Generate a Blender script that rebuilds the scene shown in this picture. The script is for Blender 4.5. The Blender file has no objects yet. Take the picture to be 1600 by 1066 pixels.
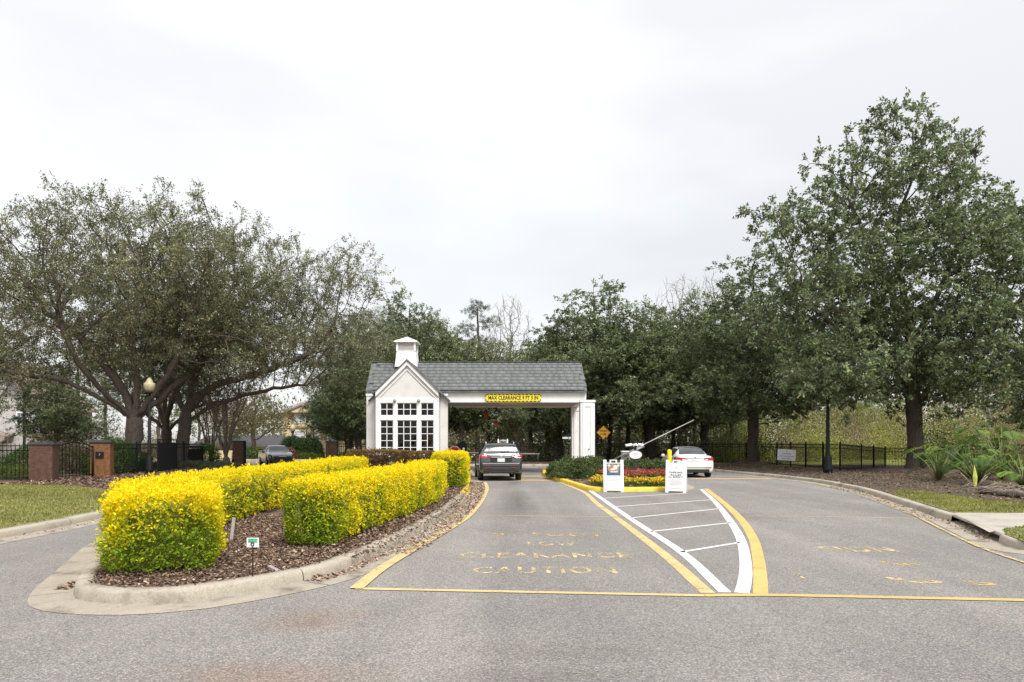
import bpy, bmesh, math, random
import numpy as np
from mathutils import Vector, Matrix
from mathutils.geometry import tessellate_polygon
R = math.radians
rng = np.random.default_rng(7)
random.seed(7)
sc = bpy.context.scene
col = sc.collection

# ------------------------------------------------------------------ camera
CAM_H, FPX, HORIZON = 1.65, 1067.0, 691.0          # eye height, focal length (px of a 1600 px frame), horizon row
cam_d = bpy.data.cameras.new('camera'); cam = bpy.data.objects.new('camera', cam_d); col.objects.link(cam)
cam.location = (0, 0, CAM_H); cam.rotation_euler = (R(90), 0, 0)
cam_d.sensor_width = 36.0; cam_d.lens = 36.0 * FPX / 1600.0
cam_d.shift_y = (HORIZON - 533.0) / 1600.0
cam_d.clip_start = 0.1; cam_d.clip_end = 2000
sc.camera = cam

# ------------------------------------------------------------------ sky, sun, exposure
SUN_EL, SUN_AZ = 52.0, 150.0       # azimuth clockwise from +Y (view direction)
w = bpy.data.worlds.new('World'); sc.world = w; w.use_nodes = True
nt = w.node_tree; nt.nodes.clear()
out = nt.nodes.new('ShaderNodeOutputWorld'); bg = nt.nodes.new('ShaderNodeBackground'); bg.inputs['Strength'].default_value = 0.10
sky = nt.nodes.new('ShaderNodeTexSky'); sky.sky_type = 'NISHITA'; sky.sun_disc = False
sky.sun_elevation = R(SUN_EL); sky.sun_rotation = R(SUN_AZ)
tc = nt.nodes.new('ShaderNodeTexCoord'); mp = nt.nodes.new('ShaderNodeMapping'); mp.inputs['Scale'].default_value = (1.0, 1.0, 2.6)
mp.inputs['Location'].default_value = (0.35, 0.1, 0.2)
nz = nt.nodes.new('ShaderNodeTexNoise'); nz.inputs['Scale'].default_value = 1.7; nz.inputs['Detail'].default_value = 4.0; nz.inputs['Roughness'].default_value = 0.45
rp = nt.nodes.new('ShaderNodeValToRGB')
rp.color_ramp.elements[0].position = 0.36; rp.color_ramp.elements[0].color = (0.80, 0.80, 0.81, 1)
rp.color_ramp.elements[1].position = 0.60; rp.color_ramp.elements[1].color = (1.0, 1.0, 1.0, 1)
sc10 = nt.nodes.new('ShaderNodeVectorMath'); sc10.operation = 'SCALE'; sc10.inputs['Scale'].default_value = 3.32
mix = nt.nodes.new('ShaderNodeMix'); mix.data_type = 'RGBA'; mix.inputs['Factor'].default_value = 0.94
nt.links.new(tc.outputs['Generated'], mp.inputs['Vector']); nt.links.new(mp.outputs['Vector'], nz.inputs['Vector'])
nt.links.new(nz.outputs['Fac'], rp.inputs['Fac']); nt.links.new(rp.outputs['Color'], sc10.inputs[0])
nt.links.new(sky.outputs['Color'], mix.inputs[6]); nt.links.new(sc10.outputs['Vector'], mix.inputs[7])
# an overcast vault is evenly brighter towards the zenith
sx = nt.nodes.new('ShaderNodeSeparateXYZ'); nt.links.new(tc.outputs['Generated'], sx.inputs[0])
zr = nt.nodes.new('ShaderNodeMapRange'); zr.inputs[1].default_value = 0.0; zr.inputs[2].default_value = 1.0; zr.inputs[3].default_value = 1.0; zr.inputs[4].default_value = 1.5
nt.links.new(sx.outputs['Z'], zr.inputs[0]); sc11 = nt.nodes.new('ShaderNodeVectorMath'); sc11.operation = 'SCALE'
nt.links.new(mix.outputs[2], sc11.inputs[0]); nt.links.new(zr.outputs[0], sc11.inputs['Scale'])
nt.links.new(sc11.outputs['Vector'], bg.inputs['Color']); nt.links.new(bg.outputs['Background'], out.inputs['Surface'])
sd = bpy.data.lights.new('sun', 'SUN'); so = bpy.data.objects.new('sun', sd); col.objects.link(so)
sd.energy = 1.5; sd.angle = R(24); sd.color = (1.0, 0.965, 0.91)
_d = Vector((math.sin(R(SUN_AZ)) * math.cos(R(SUN_EL)), math.cos(R(SUN_AZ)) * math.cos(R(SUN_EL)), math.sin(R(SUN_EL))))
so.rotation_euler = (-_d).to_track_quat('-Z', 'Y').to_euler()
vs = sc.view_settings; vs.view_transform = 'Standard'; vs.look = 'None'; vs.exposure = 1.5; vs.gamma = 1.0; vs.use_curve_mapping = False
sc.cycles.max_bounces = 6; sc.cycles.transparent_max_bounces = 8

# ------------------------------------------------------------------ helpers
def at(x, y, z=0.0):
    """world point at height z that shows at photo pixel (x, y)"""
    d = FPX * (CAM_H - z) / (y - HORIZON)
    return ((x - 800.0) * d / FPX, d)
def zat(y, d):
    return CAM_H + (HORIZON - y) * d / FPX
def xat(x, d):
    return (x - 800.0) * d / FPX

def tag(o, label=None, cat=None, group=None, kind=None):
    if label: o['label'] = label
    if cat: o['category'] = cat
    if group: o['group'] = group
    if kind: o['kind'] = kind
    return o
def empty(name, loc=(0, 0, 0), rz=0.0, parent=None):
    o = bpy.data.objects.new(name, None); col.objects.link(o)
    o.location = loc; o.rotation_euler = (0, 0, rz); o.empty_display_size = 0.2
    if parent: o.parent = parent
    return o
def link(name, me, mat=None, parent=None, loc=None, rot=None):
    o = bpy.data.objects.new(name, me); col.objects.link(o)
    if mat is not None and len(me.materials) == 0: me.materials.append(mat)
    if parent: o.parent = parent
    if loc is not None: o.location = loc
    if rot is not None: o.rotation_euler = rot
    return o
def children(o): return [c for c in bpy.data.objects if c.parent == o]
def copy_tree(o, parent=None, loc=None, rz=None, scale=None):
    kids = list(o.children)
    c = o.copy(); col.objects.link(c)
    if parent is not None: c.parent = parent
    if loc is not None: c.location = loc
    if rz is not None: c.rotation_euler = (0, 0, rz)
    if scale is not None: c.scale = scale if hasattr(scale, '__len__') else (scale,) * 3
    for k in kids: copy_tree(k, c)
    return c

class MB:
    """collects boxes, tubes, grids; build() links them as one mesh object"""
    def __init__(s): s.v = []; s.f = []; s.smooth = []
    def add(s, vs, fs, smooth=False):
        n = len(s.v); s.v += [tuple(map(float, p)) for p in vs]
        for f in fs: s.f.append(tuple(i + n for i in f)); s.smooth.append(smooth)
        return s
    def box(s, x0, x1, y0, y1, z0, z1, m=None):
        vs = [(x0, y0, z0), (x1, y0, z0), (x1, y1, z0), (x0, y1, z0), (x0, y0, z1), (x1, y0, z1), (x1, y1, z1), (x0, y1, z1)]
        if m is not None: vs = [tuple(m @ Vector(p)) for p in vs]
        return s.add(vs, [(0, 3, 2, 1), (4, 5, 6, 7), (0, 1, 5, 4), (1, 2, 6, 5), (2, 3, 7, 6), (3, 0, 4, 7)])
    def prism(s, poly, z0, z1):
        n = len(poly)
        vs = [(x, y, z0) for x, y in poly] + [(x, y, z1) for x, y in poly]
        return s.add(vs, [tuple(range(n))[::-1], tuple(range(n, 2 * n))] + [(i, (i + 1) % n, n + (i + 1) % n, n + i) for i in range(n)])
    def yprism(s, poly, y0, y1):           # polygon in x,z extruded along y
        n = len(poly)
        vs = [(x, y0, z) for x, z in poly] + [(x, y1, z) for x, z in poly]
        return s.add(vs, [tuple(range(n)), tuple(range(n, 2 * n))[::-1]] + [(i, n + i, n + (i + 1) % n, (i + 1) % n) for i in range(n)])
    def tube(s, pts, rad, n=8, cap=True):
        pts = [Vector(p) for p in pts]
        if not hasattr(rad, '__len__'): rad = [rad] * len(pts)
        vs = []
        for i, p in enumerate(pts):
            t = (pts[min(i + 1, len(pts) - 1)] - pts[max(i - 1, 0)]).normalized()
            a = t.cross(Vector((0, 0, 1)) if abs(t.z) < 0.95 else Vector((1, 0, 0))).normalized(); b = t.cross(a)
            for k in range(n):
                an = 2 * math.pi * k / n
                vs.append(p + (a * math.cos(an) + b * math.sin(an)) * rad[i])
        fs = []
        for i in range(len(pts) - 1):
            for k in range(n):
                fs.append((i * n + k, (i + 1) * n + k, (i + 1) * n + (k + 1) % n, i * n + (k + 1) % n))
        if cap: fs += [tuple(range(n)), tuple(range((len(pts) - 1) * n, len(pts) * n))[::-1]]
        return s.add(vs, fs, True)
    def lathe(s, prof, n=16, c=(0, 0, 0), axis='z'):
        vs = []
        for r, z in prof:
            for k in range(n):
                an = 2 * math.pi * k / n
                if axis == 'z': vs.append((c[0] + r * math.cos(an), c[1] + r * math.sin(an), c[2] + z))
                elif axis == 'x': vs.append((c[0] + z, c[1] + r * math.cos(an), c[2] + r * math.sin(an)))
                else: vs.append((c[0] + r * math.cos(an), c[1] + z, c[2] + r * math.sin(an)))
        fs = []
        for i in range(len(prof) - 1):
            for k in range(n): fs.append((i * n + k, i * n + (k + 1) % n, (i + 1) * n + (k + 1) % n, (i + 1) * n + k))
        fs += [tuple(range(n))[::-1], tuple(range((len(prof) - 1) * n, len(prof) * n))]
        return s.add(vs, fs, True)
    def grid(s, P):
        P = np.asarray(P); a, b = P.shape[:2]
        fs = [(i * b + j, i * b + j + 1, (i + 1) * b + j + 1, (i + 1) * b + j) for i in range(a - 1) for j in range(b - 1)]
        return s.add(P.reshape(-1, 3), fs, True)
    def mesh(s, name, bevel=0.0):
        me = bpy.data.meshes.new(name); me.from_pydata(s.v, [], s.f)
        me.polygons.foreach_set('use_smooth', s.smooth)
        bm = bmesh.new(); bm.from_mesh(me); bmesh.ops.recalc_face_normals(bm, faces=bm.faces)
        if bevel > 0:
            es = [e for e in bm.edges if len(e.link_faces) == 2 and e.calc_face_angle() > 0.6]
            bmesh.ops.bevel(bm, geom=es, offset=bevel, segments=1, affect='EDGES', profile=0.5)
        bm.to_mesh(me); bm.free(); me.update()
        return me
    def build(s, name, mat, parent=None, bevel=0.0, loc=None, rot=None):
        return link(name, s.mesh(name, bevel), mat, parent, loc, rot)

# ------------------------------------------------------------------ materials
def new_mat(name):
    m = bpy.data.materials.new(name); m.use_nodes = True
    n = m.node_tree; b = n.nodes['Principled BSDF']
    return m, n, b
def N(n, t, **kw):
    k = n.nodes.new(t)
    for a, v in kw.items(): setattr(k, a, v)
    return k
def ramp(n, e):
    r = n.nodes.new('ShaderNodeValToRGB'); cr = r.color_ramp
    while len(cr.elements) < len(e): cr.elements.new(0.5)
    for el, (p, c) in zip(cr.elements, e): el.position = p; el.color = (*c, 1) if len(c) == 3 else c
    return r
def surf(name, c, rough=0.6, var=0.12, scale=6.0, bump=0.0, bscale=60.0, metal=0.0, spec=None, coat=0.0, tint=None, detail=5.0):
    """painted / plain surface with a soft mottling and optional fine relief"""
    m, n, b = new_mat(name)
    co = N(n, 'ShaderNodeTexCoord')
    nz = N(n, 'ShaderNodeTexNoise'); nz.inputs['Scale'].default_value = scale; nz.inputs['Detail'].default_value = detail
    n.links.new(co.outputs['Object'], nz.inputs['Vector'])
    lo = tuple(max(0, x * (1 - var)) for x in c); hi = tuple(min(1, x * (1 + var)) for x in c)
    if tint: lo = tint
    r = ramp(n, [(0.3, lo), (0.7, hi)])
    n.links.new(nz.outputs['Fac'], r.inputs['Fac']); n.links.new(r.outputs['Color'], b.inputs['Base Color'])
    b.inputs['Roughness'].default_value = rough; b.inputs['Metallic'].default_value = metal
    if spec is not None: b.inputs['Specular IOR Level'].default_value = spec
    if coat: b.inputs['Coat Weight'].default_value = coat; b.inputs['Coat Roughness'].default_value = 0.05
    if bump:
        n2 = N(n, 'ShaderNodeTexNoise'); n2.inputs['Scale'].default_value = bscale; n2.inputs['Detail'].default_value = 4
        bp = N(n, 'ShaderNodeBump'); bp.inputs['Strength'].default_value = bump; bp.inputs['Distance'].default_value = 0.02
        n.links.new(co.outputs['Object'], n2.inputs['Vector']); n.links.new(n2.outputs['Fac'], bp.inputs['Height']); n.links.new(bp.outputs['Normal'], b.inputs['Normal'])
    return m
def leaf_mat(name, rough=0.5, trans=0.25, spec=0.5):
    m, n, b = new_mat(name)
    a = N(n, 'ShaderNodeAttribute', attribute_name='Col')
    n.links.new(a.outputs['Color'], b.inputs['Base Color']); b.inputs['Roughness'].default_value = rough
    b.inputs['Specular IOR Level'].default_value = spec
    if trans:
        t = N(n, 'ShaderNodeBsdfTranslucent'); mx = N(n, 'ShaderNodeMixShader'); mx.inputs[0].default_value = trans
        n.links.new(a.outputs['Color'], t.inputs['Color']); n.links.new(b.outputs[0], mx.inputs[1]); n.links.new(t.outputs[0], mx.inputs[2])
        n.links.new(mx.outputs[0], n.nodes['Material Output'].inputs['Surface'])
    return m
def bark_mat(name, c1, c2):
    m, n, b = new_mat(name)
    co = N(n, 'ShaderNodeTexCoord'); mp = N(n, 'ShaderNodeMapping'); mp.inputs['Scale'].default_value = (7, 7, 1.6)
    nz = N(n, 'ShaderNodeTexNoise'); nz.inputs['Scale'].default_value = 2.2; nz.inputs['Detail'].default_value = 7; nz.inputs['Roughness'].default_value = 0.65
    r = ramp(n, [(0.32, c1), (0.68, c2)]); bp = N(n, 'ShaderNodeBump'); bp.inputs['Strength'].default_value = 0.9; bp.inputs['Distance'].default_value = 0.05
    n.links.new(co.outputs['Object'], mp.inputs['Vector']); n.links.new(mp.outputs['Vector'], nz.inputs['Vector']); n.links.new(nz.outputs['Fac'], r.inputs['Fac'])
    n.links.new(r.outputs['Color'], b.inputs['Base Color']); n.links.new(nz.outputs['Fac'], bp.inputs['Height']); n.links.new(bp.outputs['Normal'], b.inputs['Normal'])
    b.inputs['Roughness'].default_value = 0.9
    return m
def mixc(n, fac, a, b_, blend='MIX'):
    x = N(n, 'ShaderNodeMix', data_type='RGBA', blend_type=blend)
    for i, v in ((0, fac), (6, a), (7, b_)):
        if isinstance(v, (int, float)): x.inputs[i].default_value = v
        elif isinstance(v, tuple): x.inputs[i].default_value = (*v, 1)
        else: n.links.new(v, x.inputs[i])
    return x.outputs[2]
def noise_out(n, scale, detail=4, rough=0.5, vec=None, mscale=None):
    co = N(n, 'ShaderNodeTexCoord'); nz = N(n, 'ShaderNodeTexNoise'); nz.inputs['Scale'].default_value = scale; nz.inputs['Detail'].default_value = detail; nz.inputs['Roughness'].default_value = rough
    v = co.outputs['Object']
    if mscale:
        mp = N(n, 'ShaderNodeMapping'); mp.inputs['Scale'].default_value = mscale; n.links.new(v, mp.inputs['Vector']); v = mp.outputs['Vector']
    n.links.new(v, nz.inputs['Vector'])
    return nz.outputs['Fac']

def asphalt():
    m, n, b = new_mat('asphalt')
    co = N(n, 'ShaderNodeTexCoord').outputs['Object']
    vo = N(n, 'ShaderNodeTexVoronoi'); vo.inputs['Scale'].default_value = 88.0; n.links.new(co, vo.inputs['Vector'])
    sp = N(n, 'ShaderNodeSeparateColor'); n.links.new(vo.outputs['Color'], sp.inputs['Color'])
    agg = ramp(n, [(0.0, (0.165, 0.153, 0.143)), (0.45, (0.262, 0.246, 0.234)), (0.8, (0.328, 0.309, 0.294)), (1.0, (0.46, 0.43, 0.40))])
    n.links.new(sp.outputs[0], agg.inputs['Fac'])
    edge = ramp(n, [(0.0, (1, 1, 1)), (0.75, (0.62, 0.62, 0.62))]); n.links.new(vo.outputs['Distance'], edge.inputs['Fac'])
    dist = N(n, 'ShaderNodeMath', operation='MULTIPLY'); dist.inputs[1].default_value = 1.0; n.links.new(vo.outputs['Distance'], dist.inputs[0])
    c = mixc(n, 0.75, agg.outputs['Color'], edge.outputs['Color'], 'MULTIPLY')
    big = ramp(n, [(0.3, (0.86, 0.86, 0.865)), (0.7, (1.12, 1.11, 1.10))]); n.links.new(noise_out(n, 0.33, 6, 0.62), big.inputs['Fac'])
    c = mixc(n, 1.0, c, big.outputs['Color'], 'MULTIPLY')
    # long traffic polish along the lane and darker tyre / oil track
    lane = ramp(n, [(0.35, (0.93, 0.93, 0.94)), (0.66, (1.08, 1.08, 1.07))]); n.links.new(noise_out(n, 1.0, 4, 0.55, mscale=(1.1, 0.05, 1)), lane.inputs['Fac'])
    c = mixc(n, 1.0, c, lane.outputs['Color'], 'MULTIPLY')
    # wheel tracks polished paler, a few hairline cracks
    trk = ramp(n, [(0.44, (0.95, 0.95, 0.95)), (0.60, (1.10, 1.10, 1.09))]); n.links.new(noise_out(n, 1.0, 3, 0.6, mscale=(0.75, 0.02, 1)), trk.inputs['Fac']); c = mixc(n, 0.8, c, trk.outputs['Color'], 'MULTIPLY')
    v2 = N(n, 'ShaderNodeTexVoronoi', feature='DISTANCE_TO_EDGE'); v2.inputs['Scale'].default_value = 0.21
    wv = N(n, 'ShaderNodeVectorMath', operation='MULTIPLY_ADD'); nzc = N(n, 'ShaderNodeTexNoise'); nzc.inputs['Scale'].default_value = 1.6; nzc.inputs['Detail'].default_value = 6; n.links.new(co, nzc.inputs['Vector']); n.links.new(nzc.outputs['Color'], wv.inputs[0]); wv.inputs[1].default_value = (0.9, 0.9, 0); n.links.new(co, wv.inputs[2]); n.links.new(wv.outputs[0], v2.inputs['Vector'])
    ck = ramp(n, [(0.0, (0.62, 0.61, 0.60)), (0.0022, (1, 1, 1))]); n.links.new(v2.outputs['Distance'], ck.inputs['Fac'])
    gate = ramp(n, [(0.52, (0, 0, 0)), (0.60, (1, 1, 1))]); n.links.new(noise_out(n, 0.22, 3), gate.inputs['Fac']); c = mixc(n, gate.outputs['Color'], c, mixc(n, 1.0, c, ck.outputs['Color'], 'MULTIPLY'))
    # stains of their own shape: two rusty patches, oil drips, dark scuffs
    def blob(cx, cy, rx, ry, tint, k):
        nonlocal c
        mp = N(n, 'ShaderNodeMapping'); mp.inputs['Location'].default_value = (-cx / rx, -cy / ry, 0); mp.inputs['Scale'].default_value = (1 / rx, 1 / ry, 1); n.links.new(co, mp.inputs['Vector'])
        ln = N(n, 'ShaderNodeVectorMath', operation='LENGTH'); n.links.new(mp.outputs['Vector'], ln.inputs[0])
        ad = N(n, 'ShaderNodeMath', operation='MULTIPLY_ADD'); ad.inputs[1].default_value = 1.6; n.links.new(noise_out(n, 1.8, 6, 0.7), ad.inputs[0])
        n.links.new(ln.outputs['Value'], ad.inputs[2])
        rr = ramp(n, [(0.0, (k, k, k)), (1.0, (0, 0, 0))])
        mr = N(n, 'ShaderNodeMapRange'); mr.inputs[1].default_value = 0.7; mr.inputs[2].default_value = 1.9; n.links.new(ad.outputs[0], mr.inputs[0]); n.links.new(mr.outputs[0], rr.inputs['Fac'])
        c = mixc(n, rr.outputs['Color'], c, mixc(n, 1.0, c, tint, 'MULTIPLY'))
    blob(-1.85, 6.35, 0.55, 0.5, (0.95, 0.70, 0.58), 0.75)
    blob(-1.75, 4.75, 1.0, 0.45, (1.0, 0.74, 0.60), 0.75)
    blob(0.25, 4.75, 0.9, 0.3, (0.62, 0.60, 0.58), 0.6)
    blob(0.3, 5.35, 1.0, 0.3, (0.70, 0.68, 0.66), 0.5)
    blob(0.15, 19.0, 0.5, 5.5, (0.42, 0.41, 0.41), 0.8)
    blob(0.1, 27.5, 0.5, 2.0, (0.40, 0.39, 0.39), 0.75)
    blob(4.3, 15.5, 1.6, 1.2, (0.75, 0.73, 0.70), 0.7)
    blob(8.3, 22.0, 2.2, 6.0, (0.80, 0.79, 0.78), 0.6)
    blob(-4.4, 5.6, 0.35, 0.16, (0.45, 0.43, 0.42), 0.7)
    n.links.new(c, b.inputs['Base Color']); b.inputs['Roughness'].default_value = 0.92; b.inputs['Specular IOR Level'].default_value = 0.25
    bp = N(n, 'ShaderNodeBump'); bp.inputs['Strength'].default_value = 0.55; bp.inputs['Distance'].default_value = 0.008; bp.invert = True
    n.links.new(dist.outputs[0], bp.inputs['Height']); n.links.new(bp.outputs['Normal'], b.inputs['Normal'])
    return m
def concrete(name, c=(0.42, 0.385, 0.32), dirt=(0.20, 0.175, 0.14)):
    m, n, b = new_mat(name)
    r = ramp(n, [(0.30, dirt), (0.48, c), (0.72, tuple(x * 1.18 for x in c))]); n.links.new(noise_out(n, 1.9, 8, 0.65), r.inputs['Fac'])
    r2 = ramp(n, [(0.35, (0.82, 0.82, 0.82)), (0.65, (1.1, 1.1, 1.1))]); n.links.new(noise_out(n, 45, 4, 0.6), r2.inputs['Fac'])
    c_ = mixc(n, 1.0, r.outputs['Color'], r2.outputs['Color'], 'MULTIPLY')
    n.links.new(c_, b.inputs['Base Color']); b.inputs['Roughness'].default_value = 0.9
    bp = N(n, 'ShaderNodeBump'); bp.inputs['Strength'].default_value = 0.4; bp.inputs['Distance'].default_value = 0.01
    n.links.new(noise_out(n, 90, 4, 0.6), bp.inputs['Height']); n.links.new(bp.outputs['Normal'], b.inputs['Normal'])
    return m
def road_paint(name, c, wear=0.42, sharp=0.06):
    """worn paint: the asphalt's grey shows where the paint has gone"""
    m, n, b = new_mat(name)
    f1 = noise_out(n, 34, 4, 0.7); f2 = noise_out(n, 3.2, 5, 0.6)
    ad = N(n, 'ShaderNodeMath', operation='MULTIPLY_ADD'); ad.inputs[1].default_value = 0.55; n.links.new(f1, ad.inputs[0])
    ml = N(n, 'ShaderNodeMath', operation='MULTIPLY'); ml.inputs[1].default_value = 0.45; n.links.new(f2, ml.inputs[0]); n.links.new(ml.outputs[0], ad.inputs[2])
    r = ramp(n, [(wear - sharp, (0, 0, 0)), (wear + sharp, (1, 1, 1))]); n.links.new(ad.outputs[0], r.inputs['Fac'])
    tr = N(n, 'ShaderNodeBsdfTransparent'); mx = N(n, 'ShaderNodeMixShader')
    n.links.new(r.outputs['Color'], mx.inputs[0]); n.links.new(tr.outputs[0], mx.inputs[1]); n.links.new(b.outputs[0], mx.inputs[2])
    v = ramp(n, [(0.3, tuple(x * 0.86 for x in c)), (0.7, tuple(min(1, x * 1.06) for x in c))]); n.links.new(noise_out(n, 2.5, 5), v.inputs['Fac'])
    n.links.new(v.outputs['Color'], b.inputs['Base Color']); b.inputs['Roughness'].default_value = 0.75
    n.links.new(mx.outputs[0], n.nodes['Material Output'].inputs['Surface'])
    return m
def patchy(name, cols, scale, detail=6, bump=0.5, bs=40.0, rough=0.95, fine=None):
    m, n, b = new_mat(name)
    k = len(cols); r = ramp(n, [(0.3 + 0.4 * i / (k - 1), c) for i, c in enumerate(cols)]); n.links.new(noise_out(n, scale, detail, 0.65), r.inputs['Fac'])
    r2 = ramp(n, [(0.3, (0.55, 0.55, 0.55)), (0.7, (1.35, 1.35, 1.35))]); n.links.new(noise_out(n, bs, 5, 0.7), r2.inputs['Fac'])
    n.links.new(mixc(n, 1.0, r.outputs['Color'], r2.outputs['Color'], 'MULTIPLY'), b.inputs['Base Color']); b.inputs['Roughness'].default_value = rough
    bp = N(n, 'ShaderNodeBump'); bp.inputs['Strength'].default_value = bump; bp.inputs['Distance'].default_value = 0.03
    n.links.new(noise_out(n, bs, 5, 0.7), bp.inputs['Height']); n.links.new(bp.outputs['Normal'], b.inputs['Normal'])
    return m
def glass_mat(name, tint=(0.25, 0.27, 0.28), rough=0.02):
    m, n, b = new_mat(name)
    tr = N(n, 'ShaderNodeBsdfTransparent'); tr.inputs['Color'].default_value = (*tint, 1)
    gl = N(n, 'ShaderNodeBsdfGlossy'); gl.inputs['Roughness'].default_value = rough
    fr = N(n, 'ShaderNodeFresnel'); fr.inputs['IOR'].default_value = 1.5; mx = N(n, 'ShaderNodeMixShader')
    n.links.new(fr.outputs[0], mx.inputs[0]); n.links.new(tr.outputs[0], mx.inputs[1]); n.links.new(gl.outputs[0], mx.inputs[2])
    n.links.new(mx.outputs[0], n.nodes['Material Output'].inputs['Surface'])
    return m
M = {}
M['asphalt'] = asphalt()
M['kerb'] = concrete('kerb_concrete', (0.38, 0.34, 0.275), (0.19, 0.16, 0.12))
M['gutter'] = concrete('gutter_concrete', (0.33, 0.29, 0.235), (0.15, 0.122, 0.092))
M['walk'] = concrete('sidewalk_concrete', (0.40, 0.365, 0.31), (0.30, 0.27, 0.225))
M['yellow_kerb'] = surf('yellow_kerb_paint', (0.74, 0.53, 0.05), 0.6, 0.18, 5, 0.3, 60)
M['line_yellow'] = road_paint('yellow_line_paint', (0.58, 0.44, 0.20), 0.405)
M['line_bright'] = road_paint('yellow_line_fresh', (0.60, 0.40, 0.135), 0.36)
M['line_white'] = road_paint('white_line_paint', (0.66, 0.65, 0.63), 0.345)
M['line_thin'] = road_paint('thin_line_paint', (0.60, 0.45, 0.20), 0.47)
M['word_worn'] = road_paint('worn_word_paint', (0.58, 0.46, 0.23), 0.502, 0.03)
M['word_gone'] = road_paint('nearly_gone_word_paint', (0.62, 0.42, 0.12), 0.52, 0.03)
M['mulch'] = patchy('mulch_ground', [(0.07, 0.040, 0.030), (0.13, 0.080, 0.062), (0.19, 0.125, 0.095)], 2.0, 6, 0.9, 36)
M['dirt'] = patchy('forest_floor', [(0.04, 0.03, 0.018), (0.08, 0.058, 0.034), (0.09, 0.085, 0.03)], 0.6, 6, 0.8, 14)
M['lawn'] = patchy('lawn_ground', [(0.17, 0.18, 0.055), (0.25, 0.235, 0.095), (0.33, 0.28, 0.14)], 1.3, 6, 0.8, 30)
M['meadow'] = patchy('meadow_ground', [(0.10, 0.13, 0.02), (0.22, 0.24, 0.04), (0.30, 0.30, 0.07)], 0.5, 6, 0.8, 8)
M['white'] = surf('white_trim_paint', (0.80, 0.79, 0.775), 0.55, 0.07, 3)
M['stucco'] = surf('warm_grey_stucco', (0.645, 0.63, 0.61), 0.85, 0.07, 2.5, 0.25, 90)
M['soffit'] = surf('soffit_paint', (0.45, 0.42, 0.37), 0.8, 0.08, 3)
M['black'] = surf('black_iron', (0.010, 0.010, 0.011), 0.6, 0.2, 10, spec=0.2)
M['flatblack'] = surf('black_panel', (0.010, 0.011, 0.013), 0.7, 0.2, 4, spec=0.2)
M['tyre'] = surf('tyre_rubber', (0.012, 0.012, 0.012), 0.85, 0.2, 12)
M['chrome'] = surf('chrome', (0.72, 0.72, 0.74), 0.18, 0.05, 5, metal=1.0)
M['rim'] = surf('alloy_rim', (0.42, 0.43, 0.45), 0.3, 0.1, 5, metal=0.9)
M['suv'] = surf('graphite_car_paint', (0.080, 0.083, 0.088), 0.28, 0.08, 3, metal=0.55, coat=1.0)
M['carwhite'] = surf('white_car_paint', (0.74, 0.74, 0.735), 0.3, 0.03, 3, coat=1.0)
M['cardark'] = surf('dark_blue_car_paint', (0.012, 0.015, 0.022), 0.25, 0.1, 3, metal=0.3, coat=1.0)
M['trimblack'] = surf('black_plastic', (0.017, 0.017, 0.018), 0.6, 0.2, 8)
M['carglass'] = surf('car_glass', (0.035, 0.045, 0.05), 0.05, 0.15, 3, spec=0.5)
M['rearglass'] = surf('rear_glass', (0.055, 0.066, 0.07), 0.08, 0.25, 2, spec=0.45)
M['redlens'] = surf('red_lens', (0.42, 0.012, 0.016), 0.12, 0.15, 6, coat=1.0)
M['clearlens'] = surf('clear_lens', (0.72, 0.70, 0.68), 0.12, 0.1, 8, coat=1.0)
M['plate'] = surf('number_plate', (0.66, 0.68, 0.68), 0.4, 0.08, 20)
M['signwhite'] = surf('sign_white', (0.80, 0.80, 0.80), 0.45, 0.03, 4)
M['signyellow'] = surf('sign_yellow', (0.86, 0.68, 0.02), 0.45, 0.05, 4)
M['signorange'] = surf('sign_amber', (0.70, 0.34, 0.01), 0.5, 0.1, 4)
M['signred'] = surf('sign_red', (0.50, 0.012, 0.016), 0.4, 0.08, 4)
M['ink'] = surf('black_ink', (0.015, 0.015, 0.015), 0.6, 0.1, 8)
M['fadeink'] = surf('faded_ink', (0.42, 0.43, 0.46), 0.6, 0.12, 30)
M['grey_metal'] = surf('grey_metal', (0.30, 0.31, 0.31), 0.5, 0.1, 5, metal=0.2)
M['lampglass'] = surf('cream_lamp_glass', (0.46, 0.41, 0.25), 0.35, 0.22, 9)
M['roofshingle'] = surf('weathered_shingle', (0.135, 0.139, 0.142), 0.95, 0.30, 3.2, 0.6, 80, tint=(0.075, 0.08, 0.077))
M['brick'] = surf('red_brown_brick', (0.105, 0.056, 0.038), 0.92, 0.35, 7, 0.4, 60)
M['brick_orange'] = surf('orange_brick', (0.20, 0.088, 0.033), 0.92, 0.3, 7, 0.4, 60)
M['mortar'] = surf('mortar', (0.14, 0.115, 0.09), 0.95, 0.12, 12)
M['capstone'] = surf('dark_cap_stone', (0.055, 0.052, 0.055), 0.8, 0.2, 6)
M['shard'] = surf('weathered_wood', (0.33, 0.29, 0.31), 0.85, 0.2, 20)
M['dead'] = surf('dead_frond', (0.25, 0.20, 0.15), 0.9, 0.3, 9)
M['log'] = bark_mat('fallen_log', (0.10, 0.075, 0.06), (0.30, 0.245, 0.20))
M['bark_oak'] = bark_mat('oak_bark', (0.052, 0.040, 0.030), (0.145, 0.115, 0.088))
M['bark_mag'] = bark_mat('magnolia_bark', (0.045, 0.034, 0.026), (0.115, 0.090, 0.070))
M['bark_pale'] = bark_mat('pale_bark', (0.14, 0.11, 0.085), (0.30, 0.245, 0.19))
M['bark_grey'] = bark_mat('grey_bark', (0.16, 0.145, 0.13), (0.30, 0.28, 0.255))
M['leaf_soft'] = leaf_mat('soft_leaf', 0.65, 0.42, 0.22)
M['leaf_gloss'] = leaf_mat('glossy_leaf', 0.48, 0.38, 0.30)
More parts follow.
